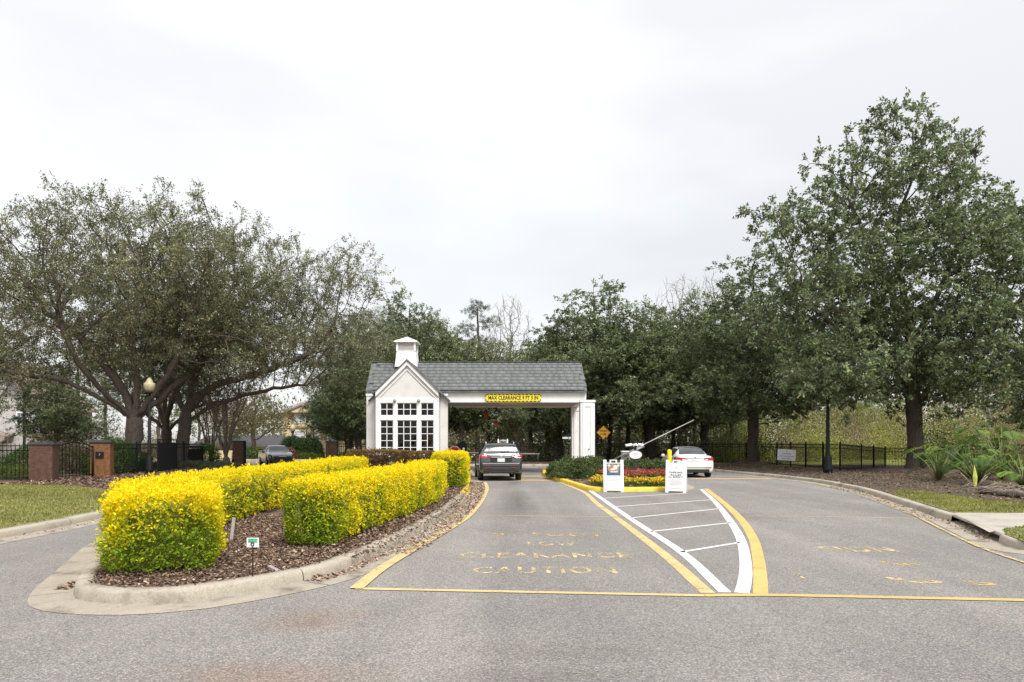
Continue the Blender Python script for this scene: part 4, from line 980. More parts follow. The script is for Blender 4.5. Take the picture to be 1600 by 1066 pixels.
v = [(hx(296), -0.5, zat(698, d)), (hx(436), -0.5, zat(698, d)), (hx(436), 7.5, zat(698, d)), (hx(296), 7.5, zat(698, d)), (hx(304), 3.5, zat(680, d)), (hx(428), 3.5, zat(680, d))]
MB().add(v, [(0, 1, 5, 4), (1, 2, 5), (2, 3, 4, 5), (3, 0, 4), (3, 2, 1, 0)]).build('roof', M['capstone'], h3)
for x in (320, 343, 389, 412): MB().box(hx(x) - 0.65, hx(x) + 0.65, -0.04, -0.01, 0.2, zat(702, d)).build('garage_door', M['brick'], h3)
o = MB().box(0, xat(330, 64) * 0 + 9.0, -0.15, 0.15, 0, 0.75).build('low_wall', M['house_yellow'], None, 0.02, loc=(xat(283, 64), 64, 0.1)); tag(o, 'low beige wall across the road behind the dark car', 'wall')

# ------------------------------------------------------------------ lamp posts
def lamp_post(loc, h_, label, globe=True, r_=0.085):
    e = empty('lamp_post', loc); tag(e, label, 'lamp post', 'street lamps')
    MB().lathe([(r_ * 2.1, 0), (r_ * 2.1, 0.25), (r_ * 1.75, 0.32), (r_ * 1.75, 0.75), (r_ * 1.25, 0.85), (r_ * 1.0, 0.95), (r_ * 0.62, h_)], 14).build('pole', M['black'], e)
    MB().lathe([(0.03, 0), (0.14, 0.03), (0.16, 0.09), (0.10, 0.12)], 14, (0, 0, h_ - 0.02)).build('collar', M['black'], e)
    if globe:
        MB().lathe([(0.12, 0.0), (0.20, 0.10), (0.25, 0.25), (0.255, 0.37), (0.235, 0.41), (0.17, 0.45), (0.15, 0.52), (0.10, 0.60), (0.03, 0.69)], 18, (0, 0, h_ + 0.09)).build('acorn_globe', M['lampglass'], e)
        MB().lathe([(0.03, 0), (0.045, 0.03), (0.01, 0.12)], 10, (0, 0, h_ + 0.76)).build('finial', M['black'], e)
    return e
lamp_post((xat(233.5, 32.8), 32.8, LAND_Z), zat(612, 32.8) - LAND_Z - 0.1, 'black lamp post with cream acorn globe by the oak trunk')
e = lamp_post((xat(1293.5, 33.6), 33.6, LAND_Z), zat(592, 33.6) - LAND_Z, 'black lamp post on the mulch by the fence corner, globe hidden in leaves', r_=0.10)
lamp_post((xat(38, 58), 58, LAND_Z), zat(612, 58) - LAND_Z, 'black pole in front of the grey house', False, 0.12)
lamp_post((xat(457.5, 62), 62, LAND_Z), zat(676, 62) - LAND_Z, 'far lamp post with white globe left of the cream house windows', True, 0.07)
lamp_post((xat(483.5, 66), 66, LAND_Z), zat(682, 66) - LAND_Z, 'far smaller lamp post right of the clipped shrubs', True, 0.06)
# ------------------------------------------------------------------ cars: one lofted body, panels cut as patches of the same surface
def crom(P, t):
    """Catmull-Rom through rows of P at parameters t"""
    n = len(P); t = np.clip(np.asarray(t, float), 0, n - 1 - 1e-6); i = t.astype(int); f = (t - i)
    g = lambda k: P[np.clip(k, 0, n - 1)]
    sh = (len(t),) + (1,) * (P.ndim - 1); f = f.reshape(sh)
    a, b, c, d = g(i - 1), g(i), g(i + 1), g(i + 2); s = 0.38
    m0, m1 = s * (c - a), s * (d - b)
    return (2 * f ** 3 - 3 * f ** 2 + 1) * b + (f ** 3 - 2 * f ** 2 + f) * m0 + (-2 * f ** 3 + 3 * f ** 2) * c + (f ** 3 - f ** 2) * m1
class Loft:
    """stations: (y, bottom z, half width, shoulder z, top half width, top z); y=0 is the rear"""
    def __init__(s, st):
        ctrl = []
        for (y, zb, hw, zs, wt, zt, *lean) in st:
            ln = lean[0] if lean else 0.0
            half = [(0, zb), (0.82 * hw, zb), (0.965 * hw, zb + 0.10), (hw, zb + 0.45 * (zs - zb)), (0.985 * hw, zs - 0.05), (0.95 * hw, zs), (wt, zs + 0.86 * (zt - zs)), (0.80 * wt, zt - 0.015), (0, zt)]
            row = half + [(-x, z) for x, z in half[-2::-1]]
            ctrl.append([(x, y + ln * max(0, z - zs), z) for x, z in row])
        s.C = np.array(ctrl, float)
    def ev(s, U, V):
        A = crom(s.C, U)                       # (nu, 17, 3)
        return np.swapaxes(crom(np.swapaxes(A, 0, 1), V), 0, 1)
    def patch(s, u0, u1, v0, v1, nu=8, nv=8, off=0.0):
        U, V = np.linspace(u0, u1, nu), np.linspace(v0, v1, nv); P = s.ev(U, V)
        if off:
            du, dv = np.gradient(P, axis=0), np.gradient(P, axis=1); n = unit(np.cross(du, dv)); c = s.C.mean((0, 1))
            n = np.where(((P - c) * n).sum(-1, keepdims=True) < 0, -n, n); P = P + n * off
        return P
def wheel(parent, x, y, r_, w_=0.22):
    e = empty('wheel', (x, y, r_), 0, parent); sg_ = 1 if x > 0 else -1
    MB().lathe([(r_ * 0.62, -w_ / 2), (r_ * 0.93, -w_ / 2), (r_, -w_ / 2 + 0.04), (r_, w_ / 2 - 0.04), (r_ * 0.93, w_ / 2), (r_ * 0.62, w_ / 2)], 24, (0, 0, 0), 'x').build('tyre', M['tyre'], e)
    rm = MB(); rm.lathe([(0.05, w_ / 2 * sg_ * 0.9), (r_ * 0.16, w_ / 2 * sg_ * 0.95), (r_ * 0.18, w_ / 2 * sg_ * 0.6)], 14, (0, 0, 0), 'x')
    for k in range(5):
        a = 2 * math.pi * k / 5
        rm.tube([(w_ / 2 * sg_ * 0.85, r_ * 0.12 * math.cos(a), r_ * 0.12 * math.sin(a)), (w_ / 2 * sg_ * 0.92, r_ * 0.62 * math.cos(a), r_ * 0.62 * math.sin(a))], [0.04, 0.028], 5)
    rm.lathe([(r_ * 0.64, w_ / 2 * sg_ * 0.7), (r_ * 0.64, w_ / 2 * sg_ * 0.98), (r_ * 0.58, w_ / 2 * sg_ * 0.98), (r_ * 0.58, w_ / 2 * sg_ * 0.7)], 20, (0, 0, 0), 'x'); rm.build('rim', M['rim'], e)
    return e
def car_common(e, lf, paint, wheels, r_, hw, nst):
    b = MB().grid(lf.patch(0, nst - 1, 0, 16, 60, 65))
    for u in (0.0, nst - 1): 
        ring = lf.ev([u], np.linspace(0, 16, 65))[0]; b.add(ring, [tuple(range(64))])
    body = b.build('body', M[paint], e)
    bm = bmesh.new(); bm.from_mesh(body.data); bmesh.ops.remove_doubles(bm, verts=bm.verts, dist=0.0005); bmesh.ops.recalc_face_normals(bm, faces=bm.faces); bm.to_mesh(body.data); bm.free()
    for y in wheels:
        for s_ in (-1, 1):
            # wheel arch shade as a black disc, flush with the flank
            MB().lathe([(r_ * 1.14, s_ * -0.10), (r_ * 1.14, s_ * 0.012), (r_ * 0.2, s_ * 0.012)], 24, (s_ * hw, y, r_ * 1.02), 'x').build('wheel_arch', M['trimblack'], e)
            wheel(e, s_ * (hw - 0.085), y, r_)
    return body
# --- graphite SUV seen from behind
def make_suv():
    e = empty('suv', (0, 0, 0))
    st = [(0.00, 0.38, 0.76, 0.72, 0.70, 0.84), (0.03, 0.35, 0.83, 0.92, 0.75, 1.06), (0.09, 0.33, 0.885, 1.08, 0.77, 1.18), (0.16, 0.32, 0.91, 1.12, 0.75, 1.26),
          (0.36, 0.31, 0.92, 1.12, 0.67, 1.555), (0.85, 0.31, 0.92, 1.10, 0.66, 1.60), (1.60, 0.31, 0.92, 1.07, 0.66, 1.615), (2.40, 0.31, 0.92, 1.04, 0.65, 1.58),
          (2.95, 0.31, 0.92, 1.02, 0.67, 1.32), (3.35, 0.31, 0.91, 1.00, 0.74, 1.10), (4.00, 0.25, 0.89, 0.92, 0.72, 1.00), (4.30, 0.27, 0.82, 0.76, 0.66, 0.84), (4.38, 0.32, 0.72, 0.58, 0.60, 0.66)]
    lf = Loft(st); n = len(st)
    car_common(e, lf, 'suv', (0.82, 3.45), 0.345, 0.905, n)
    MB().grid(lf.patch(3.08, 3.93, 6.25, 9.75, 9, 13, 0.008)).build('rear_window', M['rearglass'], e)
    MB().grid(lf.patch(3.90, 4.25, 6.1, 9.9, 5, 13, 0.012)).build('roof_spoiler', M['suv'], e)
    MB().grid(lf.patch(3.62, 3.95, 6.3, 9.7, 4, 13, 0.012)).build('upper_glass_band', M['carglass'], e)
    MB().grid(lf.patch(7.1, 8.9, 6.2, 9.8, 10, 12, 0.008)).build('windscreen', M['carglass'], e)
    for v0, v1 in ((5.2, 5.9), (10.1, 10.8)):
        MB().grid(lf.patch(4.6, 5.75, v0, v1, 8, 5, 0.007)).build('side_window', M['carglass'], e)
        MB().grid(lf.patch(5.85, 6.8, v0, v1, 8, 5, 0.007)).build('side_window', M['carglass'], e)
    for s_ in (-1, 1):
        # boomerang tail light wrapping the corner, reaching inward
        v = (3.75, 5.3) if s_ > 0 else (10.7, 12.25)
        P = lf.patch(1.75, 3.35, v[0], v[1], 8, 8, 0.012); lens = MB().grid(P).build('tail_light', M['redlens'], e)
        MB().add([(s_ * 0.84, 0.035, 1.15), (s_ * 0.42, 0.01, 1.085), (s_ * 0.46, -0.005, 1.03), (s_ * 0.66, -0.005, 0.965), (s_ * 0.86, 0.035, 0.98)] + [(s_ * 0.84, 0.14, 1.15), (s_ * 0.42, 0.14, 1.085), (s_ * 0.46, 0.12, 1.03), (s_ * 0.66, 0.12, 0.965), (s_ * 0.86, 0.14, 0.98)],
                 [(0, 1, 2, 3, 4), (9, 8, 7, 6, 5)] + [(i, i + 5, (i + 1) % 5 + 5, (i + 1) % 5) for i in range(5)]).build('tail_light', M['redlens'], e, 0.008)
        MB().add([(s_ * 0.80, 0.025, 1.11), (s_ * 0.58, 0.002, 1.085), (s_ * 0.62, -0.008, 1.05), (s_ * 0.80, 0.025, 1.06)], [(0, 1, 2, 3)]).build('brake_lamp', M['clearlens'], lens)
        MB().tube([(s_ * 0.60, 0.55, 1.58), (s_ * 0.605, 0.63, 1.645), (s_ * 0.61, 1.5, 1.675), (s_ * 0.60, 2.2, 1.645), (s_ * 0.59, 2.35, 1.58)], 0.02, 6).build('roof_rail', M['chrome'], e)
        MB().lathe([(0.01, -0.09), (0.07, -0.06), (0.085, 0.0), (0.07, 0.07), (0.01, 0.09)], 10, (s_ * 1.01, 2.75, 1.03), 'x').build('mirror', M['suv'], e)
        MB().box(s_ * 0.52 - 0.10, s_ * 0.52 + 0.10, -0.045, 0.03, 0.56, 0.585).build('reflector', M['redlens'], e)
        MB().tube([(s_ * 0.45, -0.02, 0.35), (s_ * 0.45, 0.25, 0.35)], 0.035, 10).build('exhaust', M['chrome'], e)
    MB().box(-0.74, 0.74, -0.035, 0.10, 0.40, 0.55).box(-0.60, 0.60, -0.05, 0.02, 0.345, 0.405).build('lower_bumper', M['trimblack'], e, 0.02)
    MB().box(-0.80, 0.80, -0.04, 0.08, 0.60, 0.76).build('bumper', M['suv'], e, 0.03)
    MB().box(-0.79, 0.79, -0.048, -0.03, 0.725, 0.76).build('bumper_edge', M['chrome'], e, 0.006)
    MB().box(-0.46, 0.46, -0.012, 0.05, 0.80, 0.985).build('plate_recess', M['trimblack'], e)
    p = MB().box(-0.155, 0.155, -0.024, -0.012, 0.815, 0.965).build('number_plate', M['plate'], e)
    MB().box(-0.42, 0.42, -0.035, 0.03, 0.988, 1.025).build('chrome_bar', M['chrome'], e, 0.008)
    MB().lathe([(0.01, -0.05), (0.06, -0.048), (0.065, -0.03), (0.05, 0.0)], 14, (0, 0.02, 1.06), 'y').build('badge', M['chrome'], e)
    MB().box(-0.16, 0.16, 0.335, 0.365, 1.535, 1.565).build('high_brake_light', M['redlens'], e)
    MB().tube([(0.02, 0.115, 1.22), (0.36, 0.14, 1.25)], [0.02, 0.012], 6).tube([(0.0, 0.10, 1.19), (0.06, 0.11, 1.22)], 0.03, 6).build('rear_wiper', M['trimblack'], e)
    for s_ in (-1, 1): MB().box(s_ * 0.72 - 0.12, s_ * 0.72 + 0.12, 0.3, 1.3, 0.30, 0.36).build('mudguard', M['trimblack'], e)
    return e
suv = make_suv(); sd_ = 28.9
suv.location = (xat(783, sd_), sd_, 0.002); suv.rotation_euler = (0, 0, R(6.0))
tag(suv, 'dark grey SUV with red tail lights driving under the gatehouse canopy', 'car')
# --- sedan (white from behind; dark from the front)
def make_sedan(paint, front=False):
    e = empty('sedan', (0, 0, 0))
    st = [(0.00, 0.36, 0.70, 0.62, 0.62, 0.70), (0.03, 0.30, 0.80, 0.80, 0.68, 0.90), (0.09, 0.26, 0.855, 0.92, 0.70, 1.00), (0.22, 0.22, 0.875, 0.94, 0.66, 1.035), (0.62, 0.20, 0.885, 0.955, 0.64, 1.06),
          (1.05, 0.19, 0.885, 0.955, 0.56, 1.33), (1.45, 0.19, 0.885, 0.95, 0.55, 1.41), (2.15, 0.19, 0.885, 0.94, 0.56, 1.435), (2.75, 0.19, 0.885, 0.93, 0.57, 1.38), (3.25, 0.19, 0.885, 0.92, 0.66, 1.10),
          (3.60, 0.19, 0.88, 0.89, 0.74, 0.965), (4.15, 0.20, 0.86, 0.80, 0.72, 0.865), (4.45, 0.22, 0.80, 0.66, 0.66, 0.74), (4.55, 0.28, 0.70, 0.52, 0.60, 0.58)]
    lf = Loft(st); n = len(st)
    car_common(e, lf, paint, (0.95, 3.62), 0.315, 0.872, n)
    MB().grid(lf.patch(4.12, 5.72, 6.12, 9.88, 10, 13, 0.008)).build('rear_window', M['rearglass'], e)
    MB().grid(lf.patch(7.95, 9.6, 6.1, 9.9, 10, 13, 0.008)).build('windscreen', M['rearglass' if front else 'carglass'], e)
    for v0, v1 in ((5.2, 5.92), (10.08, 10.8)):
        MB().grid(lf.patch(5.35, 6.75, v0, v1, 8, 5, 0.008)).build('side_window', M['carglass'], e)
        MB().grid(lf.patch(6.85, 8.3, v0, v1, 8, 5, 0.008)).build('side_window', M['carglass'], e)
    for s_ in (-1, 1):
        MB().lathe([(0.01, -0.09), (0.065, -0.06), (0.08, 0.0), (0.065, 0.07), (0.01, 0.09)], 10, (s_ * 0.97, 3.0, 0.98), 'x').build('mirror', M[paint], e)
        v = (3.7, 5.1) if s_ > 0 else (10.9, 12.3)
        MB().grid(lf.patch(1.4, 3.6, v[0], v[1], 8, 8, 0.012)).build('tail_light', M['redlens'], e)
        pts = [(0.81, 0.02, 0.955), (0.42, -0.005, 0.925), (0.42, -0.005, 0.86), (0.60, -0.005, 0.79), (0.82, 0.02, 0.80)]
        lens = MB().add([(s_ * a, b, c) for a, b, c in pts] + [(s_ * a, 0.12, c) for a, b, c in pts], [(0, 1, 2, 3, 4), (9, 8, 7, 6, 5)] + [(i, i + 5, (i + 1) % 5 + 5, (i + 1) % 5) for i in range(5)]).build('tail_light', M['redlens'], e, 0.008)
        MB().add([(s_ * 0.60, -0.009, 0.86), (s_ * 0.44, -0.009, 0.86), (s_ * 0.46, -0.009, 0.81), (s_ * 0.58, -0.009, 0.80)], [(0, 1, 2, 3)]).build('reversing_lamp', M['clearlens'], lens)
        MB().box(s_ * 0.62 - 0.13, s_ * 0.62 + 0.13, -0.035, 0.02, 0.47, 0.495).build('reflector', M['redlens'], e)
        # headlight
        v = (3.9, 5.4) if s_ > 0 else (10.6, 12.1)
        hl_ = MB().grid(lf.patch(11.2, 12.5, v[0], v[1], 8, 8, 0.012)).build('headlight', M['trimblack'], e)
        MB().grid(lf.patch(11.5, 12.3, v[0] + 0.45, v[1] - 0.45, 5, 5, 0.018)).build('lamp_strip', M['clearlens'], hl_)
    MB().box(-0.76, 0.76, -0.04, 0.08, 0.46, 0.70).build('bumper', M[paint], e, 0.035)
    MB().box(-0.66, 0.66, -0.03, 0.10, 0.23, 0.40).build('lower_bumper', M['trimblack'], e, 0.03)
    MB().box(-0.36, 0.36, -0.010, 0.04, 0.74, 0.90).build('plate_recess', M[paint], e)
    MB().box(-0.155, 0.155, -0.022, -0.011, 0.745, 0.87).build('number_plate', M['plate'], e)
    MB().box(-0.40, 0.40, -0.024, 0.03, 0.885, 0.92).build('chrome_bar', M['chrome'], e, 0.006)
    MB().lathe([(0.01, -0.03), (0.05, -0.028), (0.05, 0.0)], 12, (0, 0.0, 0.955), 'y').build('badge', M['chrome'], e)
    MB().box(-0.60, 0.60, 4.48, 4.575, 0.50, 0.68).build('grille', M['trimblack'], e, 0.02)
    MB().box(-0.70, 0.70, 4.46, 4.60, 0.26, 0.42).build('front_bumper_intake', M['trimblack'], e, 0.03)
    MB().box(-0.26, 0.26, 4.55, 4.595, 0.655, 0.685).build('grille_bar', M['chrome'], e, 0.006)
    MB().box(-0.15, 0.15, 4.57, 4.60, 0.46, 0.57).build('front_badge_plate', M['trimblack'], e)
    return e
ws = make_sedan('carwhite'); wd_ = 31.6
ws.location = (xat(1081, wd_) + 0.15, wd_, 0.002); ws.rotation_euler = (0, 0, R(-3))
tag(ws, 'white sedan with red tail lights in the right-hand lane beside the flower island', 'car')
ds = make_sedan('cardark', True); dd = 50.0
ds.location = (xat(427, dd) - 0.2, dd, 0.002); ds.rotation_euler = (0, 0, R(209))
tag(ds, 'dark sedan driving towards the exit between the brick pillars', 'car')
ds2 = copy_tree(ds, loc=(-27.3, 32.5, 0.12), rz=R(100)); tag(ds2, 'black parked car half hidden behind the iron fence at the left edge', 'car')

# ------------------------------------------------------------------ sandwich boards
def a_frame(loc, rz, label, lean):
    e = empty('sandwich_board', loc, rz); tag(e, label, 'sign', 'white sandwich boards by the yellow kerb')
    W_, H_ = 0.66, 1.08
    for s_, nm in ((-1, 'front_panel'), (1, 'back_panel')):
        mm = Matrix.Translation((0, s_ * 0.24, 0)) @ Matrix.Rotation(R(s_ * lean), 4, 'X')
        fp = MB()
        fp.box(-W_ / 2, -W_ / 2 + 0.10, -0.022, 0.022, 0.0, H_ - 0.0, mm).box(W_ / 2 - 0.10, W_ / 2, -0.022, 0.022, 0.0, H_, mm)
        fp.box(-W_ / 2 + 0.10, W_ / 2 - 0.10, -0.016, 0.016, 0.05, H_ - 0.10, mm)
        fp.box(-0.12, -0.075, -0.018, 0.018, H_ - 0.10, H_, mm).box(0.075, 0.12, -0.018, 0.018, H_ - 0.10, H_, mm).box(-0.075, 0.075, -0.018, 0.018, H_ - 0.025, H_, mm)
        o = fp.build(nm, M['signwhite'], e, 0.004)
        if s_ < 0: front, fm = o, mm
    return e, front, fm
def on_board(fm, x, z, off=-0.026): return fm @ Vector((x, off, z))
b1 = at(960, 769.3); e1, f1, m1 = a_frame((b1[0], b1[1] + 0.24, 0.0), R(-5), 'white sandwich board with a dark picture poster', 11.5)
rot1 = m1.to_euler(); rotb = (m1 @ Matrix.Rotation(R(90), 4, 'X')).to_euler()
po = MB().box(-0.225, 0.225, -0.0262, -0.0235, 0.56, 0.955, m1).build('poster', M['ink'], f1)
po.data.materials.clear(); po.data.materials.append(surf('slate_poster', (0.07, 0.085, 0.12), 0.4, 0.3, 9))
# dish-like picture: pale ring, red and cream shapes, pale lettering strip
def disc(cx_, cz_, rx, rz_, mat, off, m_, par, name, n=14):
    MB().add([m_ @ Vector((cx_ + rx * math.cos(2 * math.pi * i / n), off, cz_ + rz_ * math.sin(2 * math.pi * i / n))) for i in range(n)], [tuple(range(n))]).build(name, mat, par)
M['pic_red'] = surf('poster_red', (0.45, 0.10, 0.08), 0.4, 0.3, 20); M['pic_cream'] = surf('poster_cream', (0.62, 0.58, 0.50), 0.4, 0.2, 20); M['pic_green'] = surf('poster_green', (0.20, 0.26, 0.20), 0.4, 0.3, 20); M['pic_sky'] = surf('poster_pale_blue', (0.50, 0.62, 0.68), 0.4, 0.1, 10)
disc(0.0, 0.79, 0.19, 0.14, M['pic_green'], -0.0275, m1, f1, 'poster_print'); disc(-0.02, 0.78, 0.13, 0.09, M['pic_red'], -0.0285, m1, f1, 'poster_print'); disc(0.06, 0.83, 0.07, 0.08, M['pic_cream'], -0.0295, m1, f1, 'poster_print'); disc(-0.03, 0.755, 0.08, 0.035, M['pic_cream'], -0.0297, m1, f1, 'poster_print')
disc(-0.15, 0.89, 0.05, 0.04, M['pic_cream'], -0.0292, m1, f1, 'poster_print'); disc(0.16, 0.89, 0.045, 0.04, M['pic_cream'], -0.0292, m1, f1, 'poster_print'); disc(0.02, 0.675, 0.15, 0.022, M['pic_cream'], -0.0296, m1, f1, 'poster_print')
MB().box(-0.225, 0.225, -0.0262, -0.0235, 0.50, 0.555, m1).build('poster_footer', M['pic_sky'], f1)
def small_lines(m_, par, rows_):
    for x0, x1, z, h_ in rows_:
        MB().box(x0, x1, -0.0245, -0.0225, z - h_ / 2, z + h_ / 2, m_).build('faint_text_line', M['fadeink'], par)
small_lines(m1, f1, [(-0.20, 0.20, 0.44, 0.012), (-0.22, 0.22, 0.40, 0.016), (-0.20, 0.18, 0.35, 0.010), (-0.24, 0.24, 0.315, 0.006), (-0.18, -0.02, 0.24, 0.010), (0.02, 0.2, 0.20, 0.010), (-0.18, 0.12, 0.15, 0.008), (-0.15, 0.2, 0.10, 0.008)])
b2 = at(1059.5, 770.2); e2, f2, m2 = a_frame((b2[0], b2[1] + 0.24, 0.0), R(-19), 'white sandwich board reading PARKING RULES IN EFFECT beside the yellow bollard', 11.5)
rb = (m2 @ Matrix.Rotation(R(90), 4, 'X')).to_euler()
for tx, wd, hh, zz in (('PARKING', 0.42, 0.062, 0.67), ('RULES', 0.33, 0.062, 0.585), ('IN EFFECT', 0.46, 0.052, 0.51)):
    word('lettering', tx, M['ink'], on_board(m2, 0.0, zz, -0.0245), wd, hh, rb, f2, bold=0.02, space=1.1)
MB().tube([on_board(m2, -0.02, 0.845), on_board(m2, 0.02, 0.88)], 0.008, 4).tube([on_board(m2, 0.0, 0.84), on_board(m2, 0.03, 0.84)], 0.008, 4).build('logo', M['fadeink'], f2)
small_lines(m2, f2, [(-0.17, 0.2, 0.43, 0.010), (-0.2, 0.2, 0.39, 0.010), (-0.19, 0.21, 0.35, 0.010), (-0.21, 0.19, 0.31, 0.010), (-0.2, 0.2, 0.27, 0.010), (-0.14, 0.14, 0.23, 0.008), (-0.16, 0.16, 0.14, 0.014)])

# ------------------------------------------------------------------ gate equipment
bl = at(1046, 757.5); o = empty('bollard', (bl[0], bl[1], 0.0)); tag(o, 'yellow sleeved bollard behind the parking rules board', 'bollard')
hh = zat(702.5, bl[1]); MB().lathe([(0.085, 0), (0.085, hh - 0.06), (0.07, hh - 0.02), (0.02, hh)], 16).build('sleeve', M['signyellow'], o)
MB().lathe([(0.13, 0.0), (0.13, 0.16), (0.09, 0.18)], 16).build('footing', M['kerb'], o)
cpd = 28.5
cp = empty('camera_post', (xat(992.5, cpd), cpd, LAND_Z)); tag(cp, 'dark post with oval white sign and white cameras on top, in the flowers', 'camera post')
ph = zat(697, cpd) - LAND_Z
MB().box(-0.05, 0.05, -0.05, 0.05, 0, ph).build('post', surf('dark_green_post', (0.03, 0.036, 0.034), 0.5, 0.2, 6), cp)
sy_ = zat(710.8, cpd) - LAND_Z
ov = MB(); n = 28; rx, rz_ = 10.2 * cpd / FPX, 6.7 * cpd / FPX
ov.yprism([(rx * math.cos(2 * math.pi * i / n), sy_ + rz_ * math.sin(2 * math.pi * i / n)) for i in range(n)], -0.085, -0.055)
os_ = ov.build('oval_sign', M['grey_metal'], cp)
iv = MB().yprism([(rx * 0.93 * math.cos(2 * math.pi * i / n), sy_ + rz_ * 0.91 * math.sin(2 * math.pi * i / n)) for i in range(n)], -0.095, -0.0845).build('oval_face', M['signwhite'], os_)
for zz, ww in ((0.05, 0.10), (0.0, 0.15), (-0.05, 0.09)): MB().box(-ww, ww, -0.098, -0.0955, sy_ + zz - 0.009, sy_ + zz + 0.009).build('faint_text_line', M['fadeink'], os_)
MB().lathe([(0.02, -0.1), (0.10, -0.06), (0.11, 0.03), (0.06, 0.09), (0.01, 0.10)], 14, (0.0, 0, ph + 0.02)).build('dome_camera', M['signwhite'], cp)
MB().lathe([(0.01, -0.05), (0.055, -0.03), (0.07, 0.02), (0.02, 0.05)], 12, (0.0, -0.09, ph - 0.02)).build('dome_lens', M['ink'], cp)
MB().lathe([(0.01, -0.02), (0.07, 0.0), (0.07, 0.05), (0.01, 0.06)], 12, (-0.02, -0.02, ph + 0.12)).build('dome_cap', M['ink'], cp)
for a, b in (((-0.14, 0, ph + 0.05), (-0.42, -0.05, ph + 0.01)), ((0.12, 0, ph + 0.06), (0.34, -0.08, ph + 0.02))):
    cam_ = MB().tube([a, b], 0.062, 10).build('camera_housing', M['signwhite'], cp)
    MB().tube([b, tuple(np.array(b) + (np.array(b) - np.array(a)) * 0.06)], 0.045, 10).build('camera_lens', M['ink'], cam_)
MB().tube([(-0.16, 0, ph + 0.05), (0.14, 0, ph + 0.06)], 0.02, 6).build('bracket', M['signwhite'], cp)
bgd = 33.0
bg_ = empty('barrier_gate', (xat(979, bgd), bgd, LAND_Z)); tag(bg_, 'grey barrier cabinet with long raised pole behind the oval sign', 'barrier')
ch_ = zat(706.5, bgd) - LAND_Z
MB().box(xat(972.5, bgd) - xat(979, bgd), xat(986, bgd) - xat(979, bgd), 0, 0.45, 0, ch_).build('cabinet', M['grey_metal'], bg_, 0.02)
MB().box(xat(972, bgd) - xat(979, bgd), xat(986.5, bgd) - xat(979, bgd), -0.02, 0.47, ch_, ch_ + 0.05).build('cabinet_lid', M['signwhite'], bg_, 0.01)
def bpt(x, y): return (xat(x, bgd) - xat(979, bgd), -0.06, zat(y, bgd) - LAND_Z)
MB().tube([bpt(958, 718.5), bpt(1005, 695), bpt(1083.5, 656.5)], [0.026, 0.028, 0.018], 8).build('barrier_pole', surf('aged_white_pole', (0.36, 0.34, 0.31), 0.5, 0.2, 3), bg_)
MB().tube([bpt(976, 712), bpt(1006, 697)], 0.05, 8).build('pole_bracket', M['grey_metal'], bg_)
# lowered barrier in the left lane with stop sign, and its black operator
ld = 42.5
bl2 = empty('barrier_gate', (xat(722, ld), ld, LAND_Z if False else 0.12)); tag(bl2, 'black barrier cabinet with lowered pole and red STOP sign ahead of the SUV', 'barrier')
def b2p(x, y, dy=0): return (xat(x, ld) - xat(722, ld), dy, zat(y, ld) - 0.12)
cz_ = b2p(722, 689)[2]
MB().box(-0.28, 0.28, 0.0, 0.5, 0, cz_ - 0.12).box(-0.16, 0.16, 0.05, 0.4, cz_ - 0.12, cz_).build('cabinet', M['flatblack'], bl2, 0.03)
MB().lathe([(0.01, -0.05), (0.075, -0.04), (0.08, 0.0)], 14, b2p(724.5, 701.5, -0.01), 'y').build('lamp', M['clearlens'], bl2)
MB().tube([b2p(716, 708, -0.08), b2p(843, 709.5, -0.08)], [0.06, 0.04], 8).build('barrier_pole', surf('red_white_pole', (0.52, 0.42, 0.38), 0.5, 0.3, 1.6), bl2)
MB().tube([b2p(840.5, 709, -0.08), b2p(840.5, 721, -0.08)], 0.025, 6).build('pole_rest', M['grey_metal'], bl2)
oc = b2p(711, 707.5, -0.16); r8 = 0.42
sp_ = MB().yprism([(oc[0] + r8 * math.cos(math.pi / 8 + i * math.pi / 4), oc[2] + r8 * math.sin(math.pi / 8 + i * math.pi / 4)) for i in range(8)], oc[1] - 0.01, oc[1] + 0.01).build('stop_sign', M['signwhite'], bl2)
MB().yprism([(oc[0] + 0.92 * r8 * math.cos(math.pi / 8 + i * math.pi / 4), oc[2] + 0.92 * r8 * math.sin(math.pi / 8 + i * math.pi / 4)) for i in range(8)], oc[1] - 0.014, oc[1] - 0.0105).build('stop_sign_face', M['signred'], sp_)
word('stop_lettering', 'STOP', M['signwhite'], (oc[0], oc[1] - 0.017, oc[2] - 0.02), 0.60, 0.25, (R(90), 0, 0), sp_, bold=0.03)
# amber diamond sign, small dark street sign, utility cabinet with white posts
dd_ = 49.0
dsn = empty('warning_sign', (xat(943, dd_), dd_, LAND_Z)); tag(dsn, 'amber diamond warning sign on a post right of the gatehouse column', 'sign')
zc_ = zat(676, dd_) - LAND_Z; MB().box(-0.05, 0.05, 0.0, 0.06, 0, zc_).build('post', M['black'], dsn)
q = 10.8 * dd_ / FPX
bd = MB().yprism([(0, zc_ - q), (q, zc_), (0, zc_ + q), (-q, zc_)], -0.03, -0.005).build('board', M['signorange'], dsn)
bo = MB()
for a, b in (((0, -q), (q, 0)), ((q, 0), (0, q)), ((0, q), (-q, 0)), ((-q, 0), (0, -q))): bo.tube([(a[0] * 0.9, -0.033, zc_ + a[1] * 0.9), (b[0] * 0.9, -0.033, zc_ + b[1] * 0.9)], 0.008, 4)
bo.build('border', M['ink'], bd)
word('lettering', 'SPEED', M['ink'], (0, -0.034, zc_ + 0.10), 0.55, 0.16, (R(90), 0, 0), dsn, bold=0.02); word('lettering', 'HUMP', M['ink'], (0, -0.034, zc_ - 0.12), 0.46, 0.16, (R(90), 0, 0), dsn, bold=0.02)
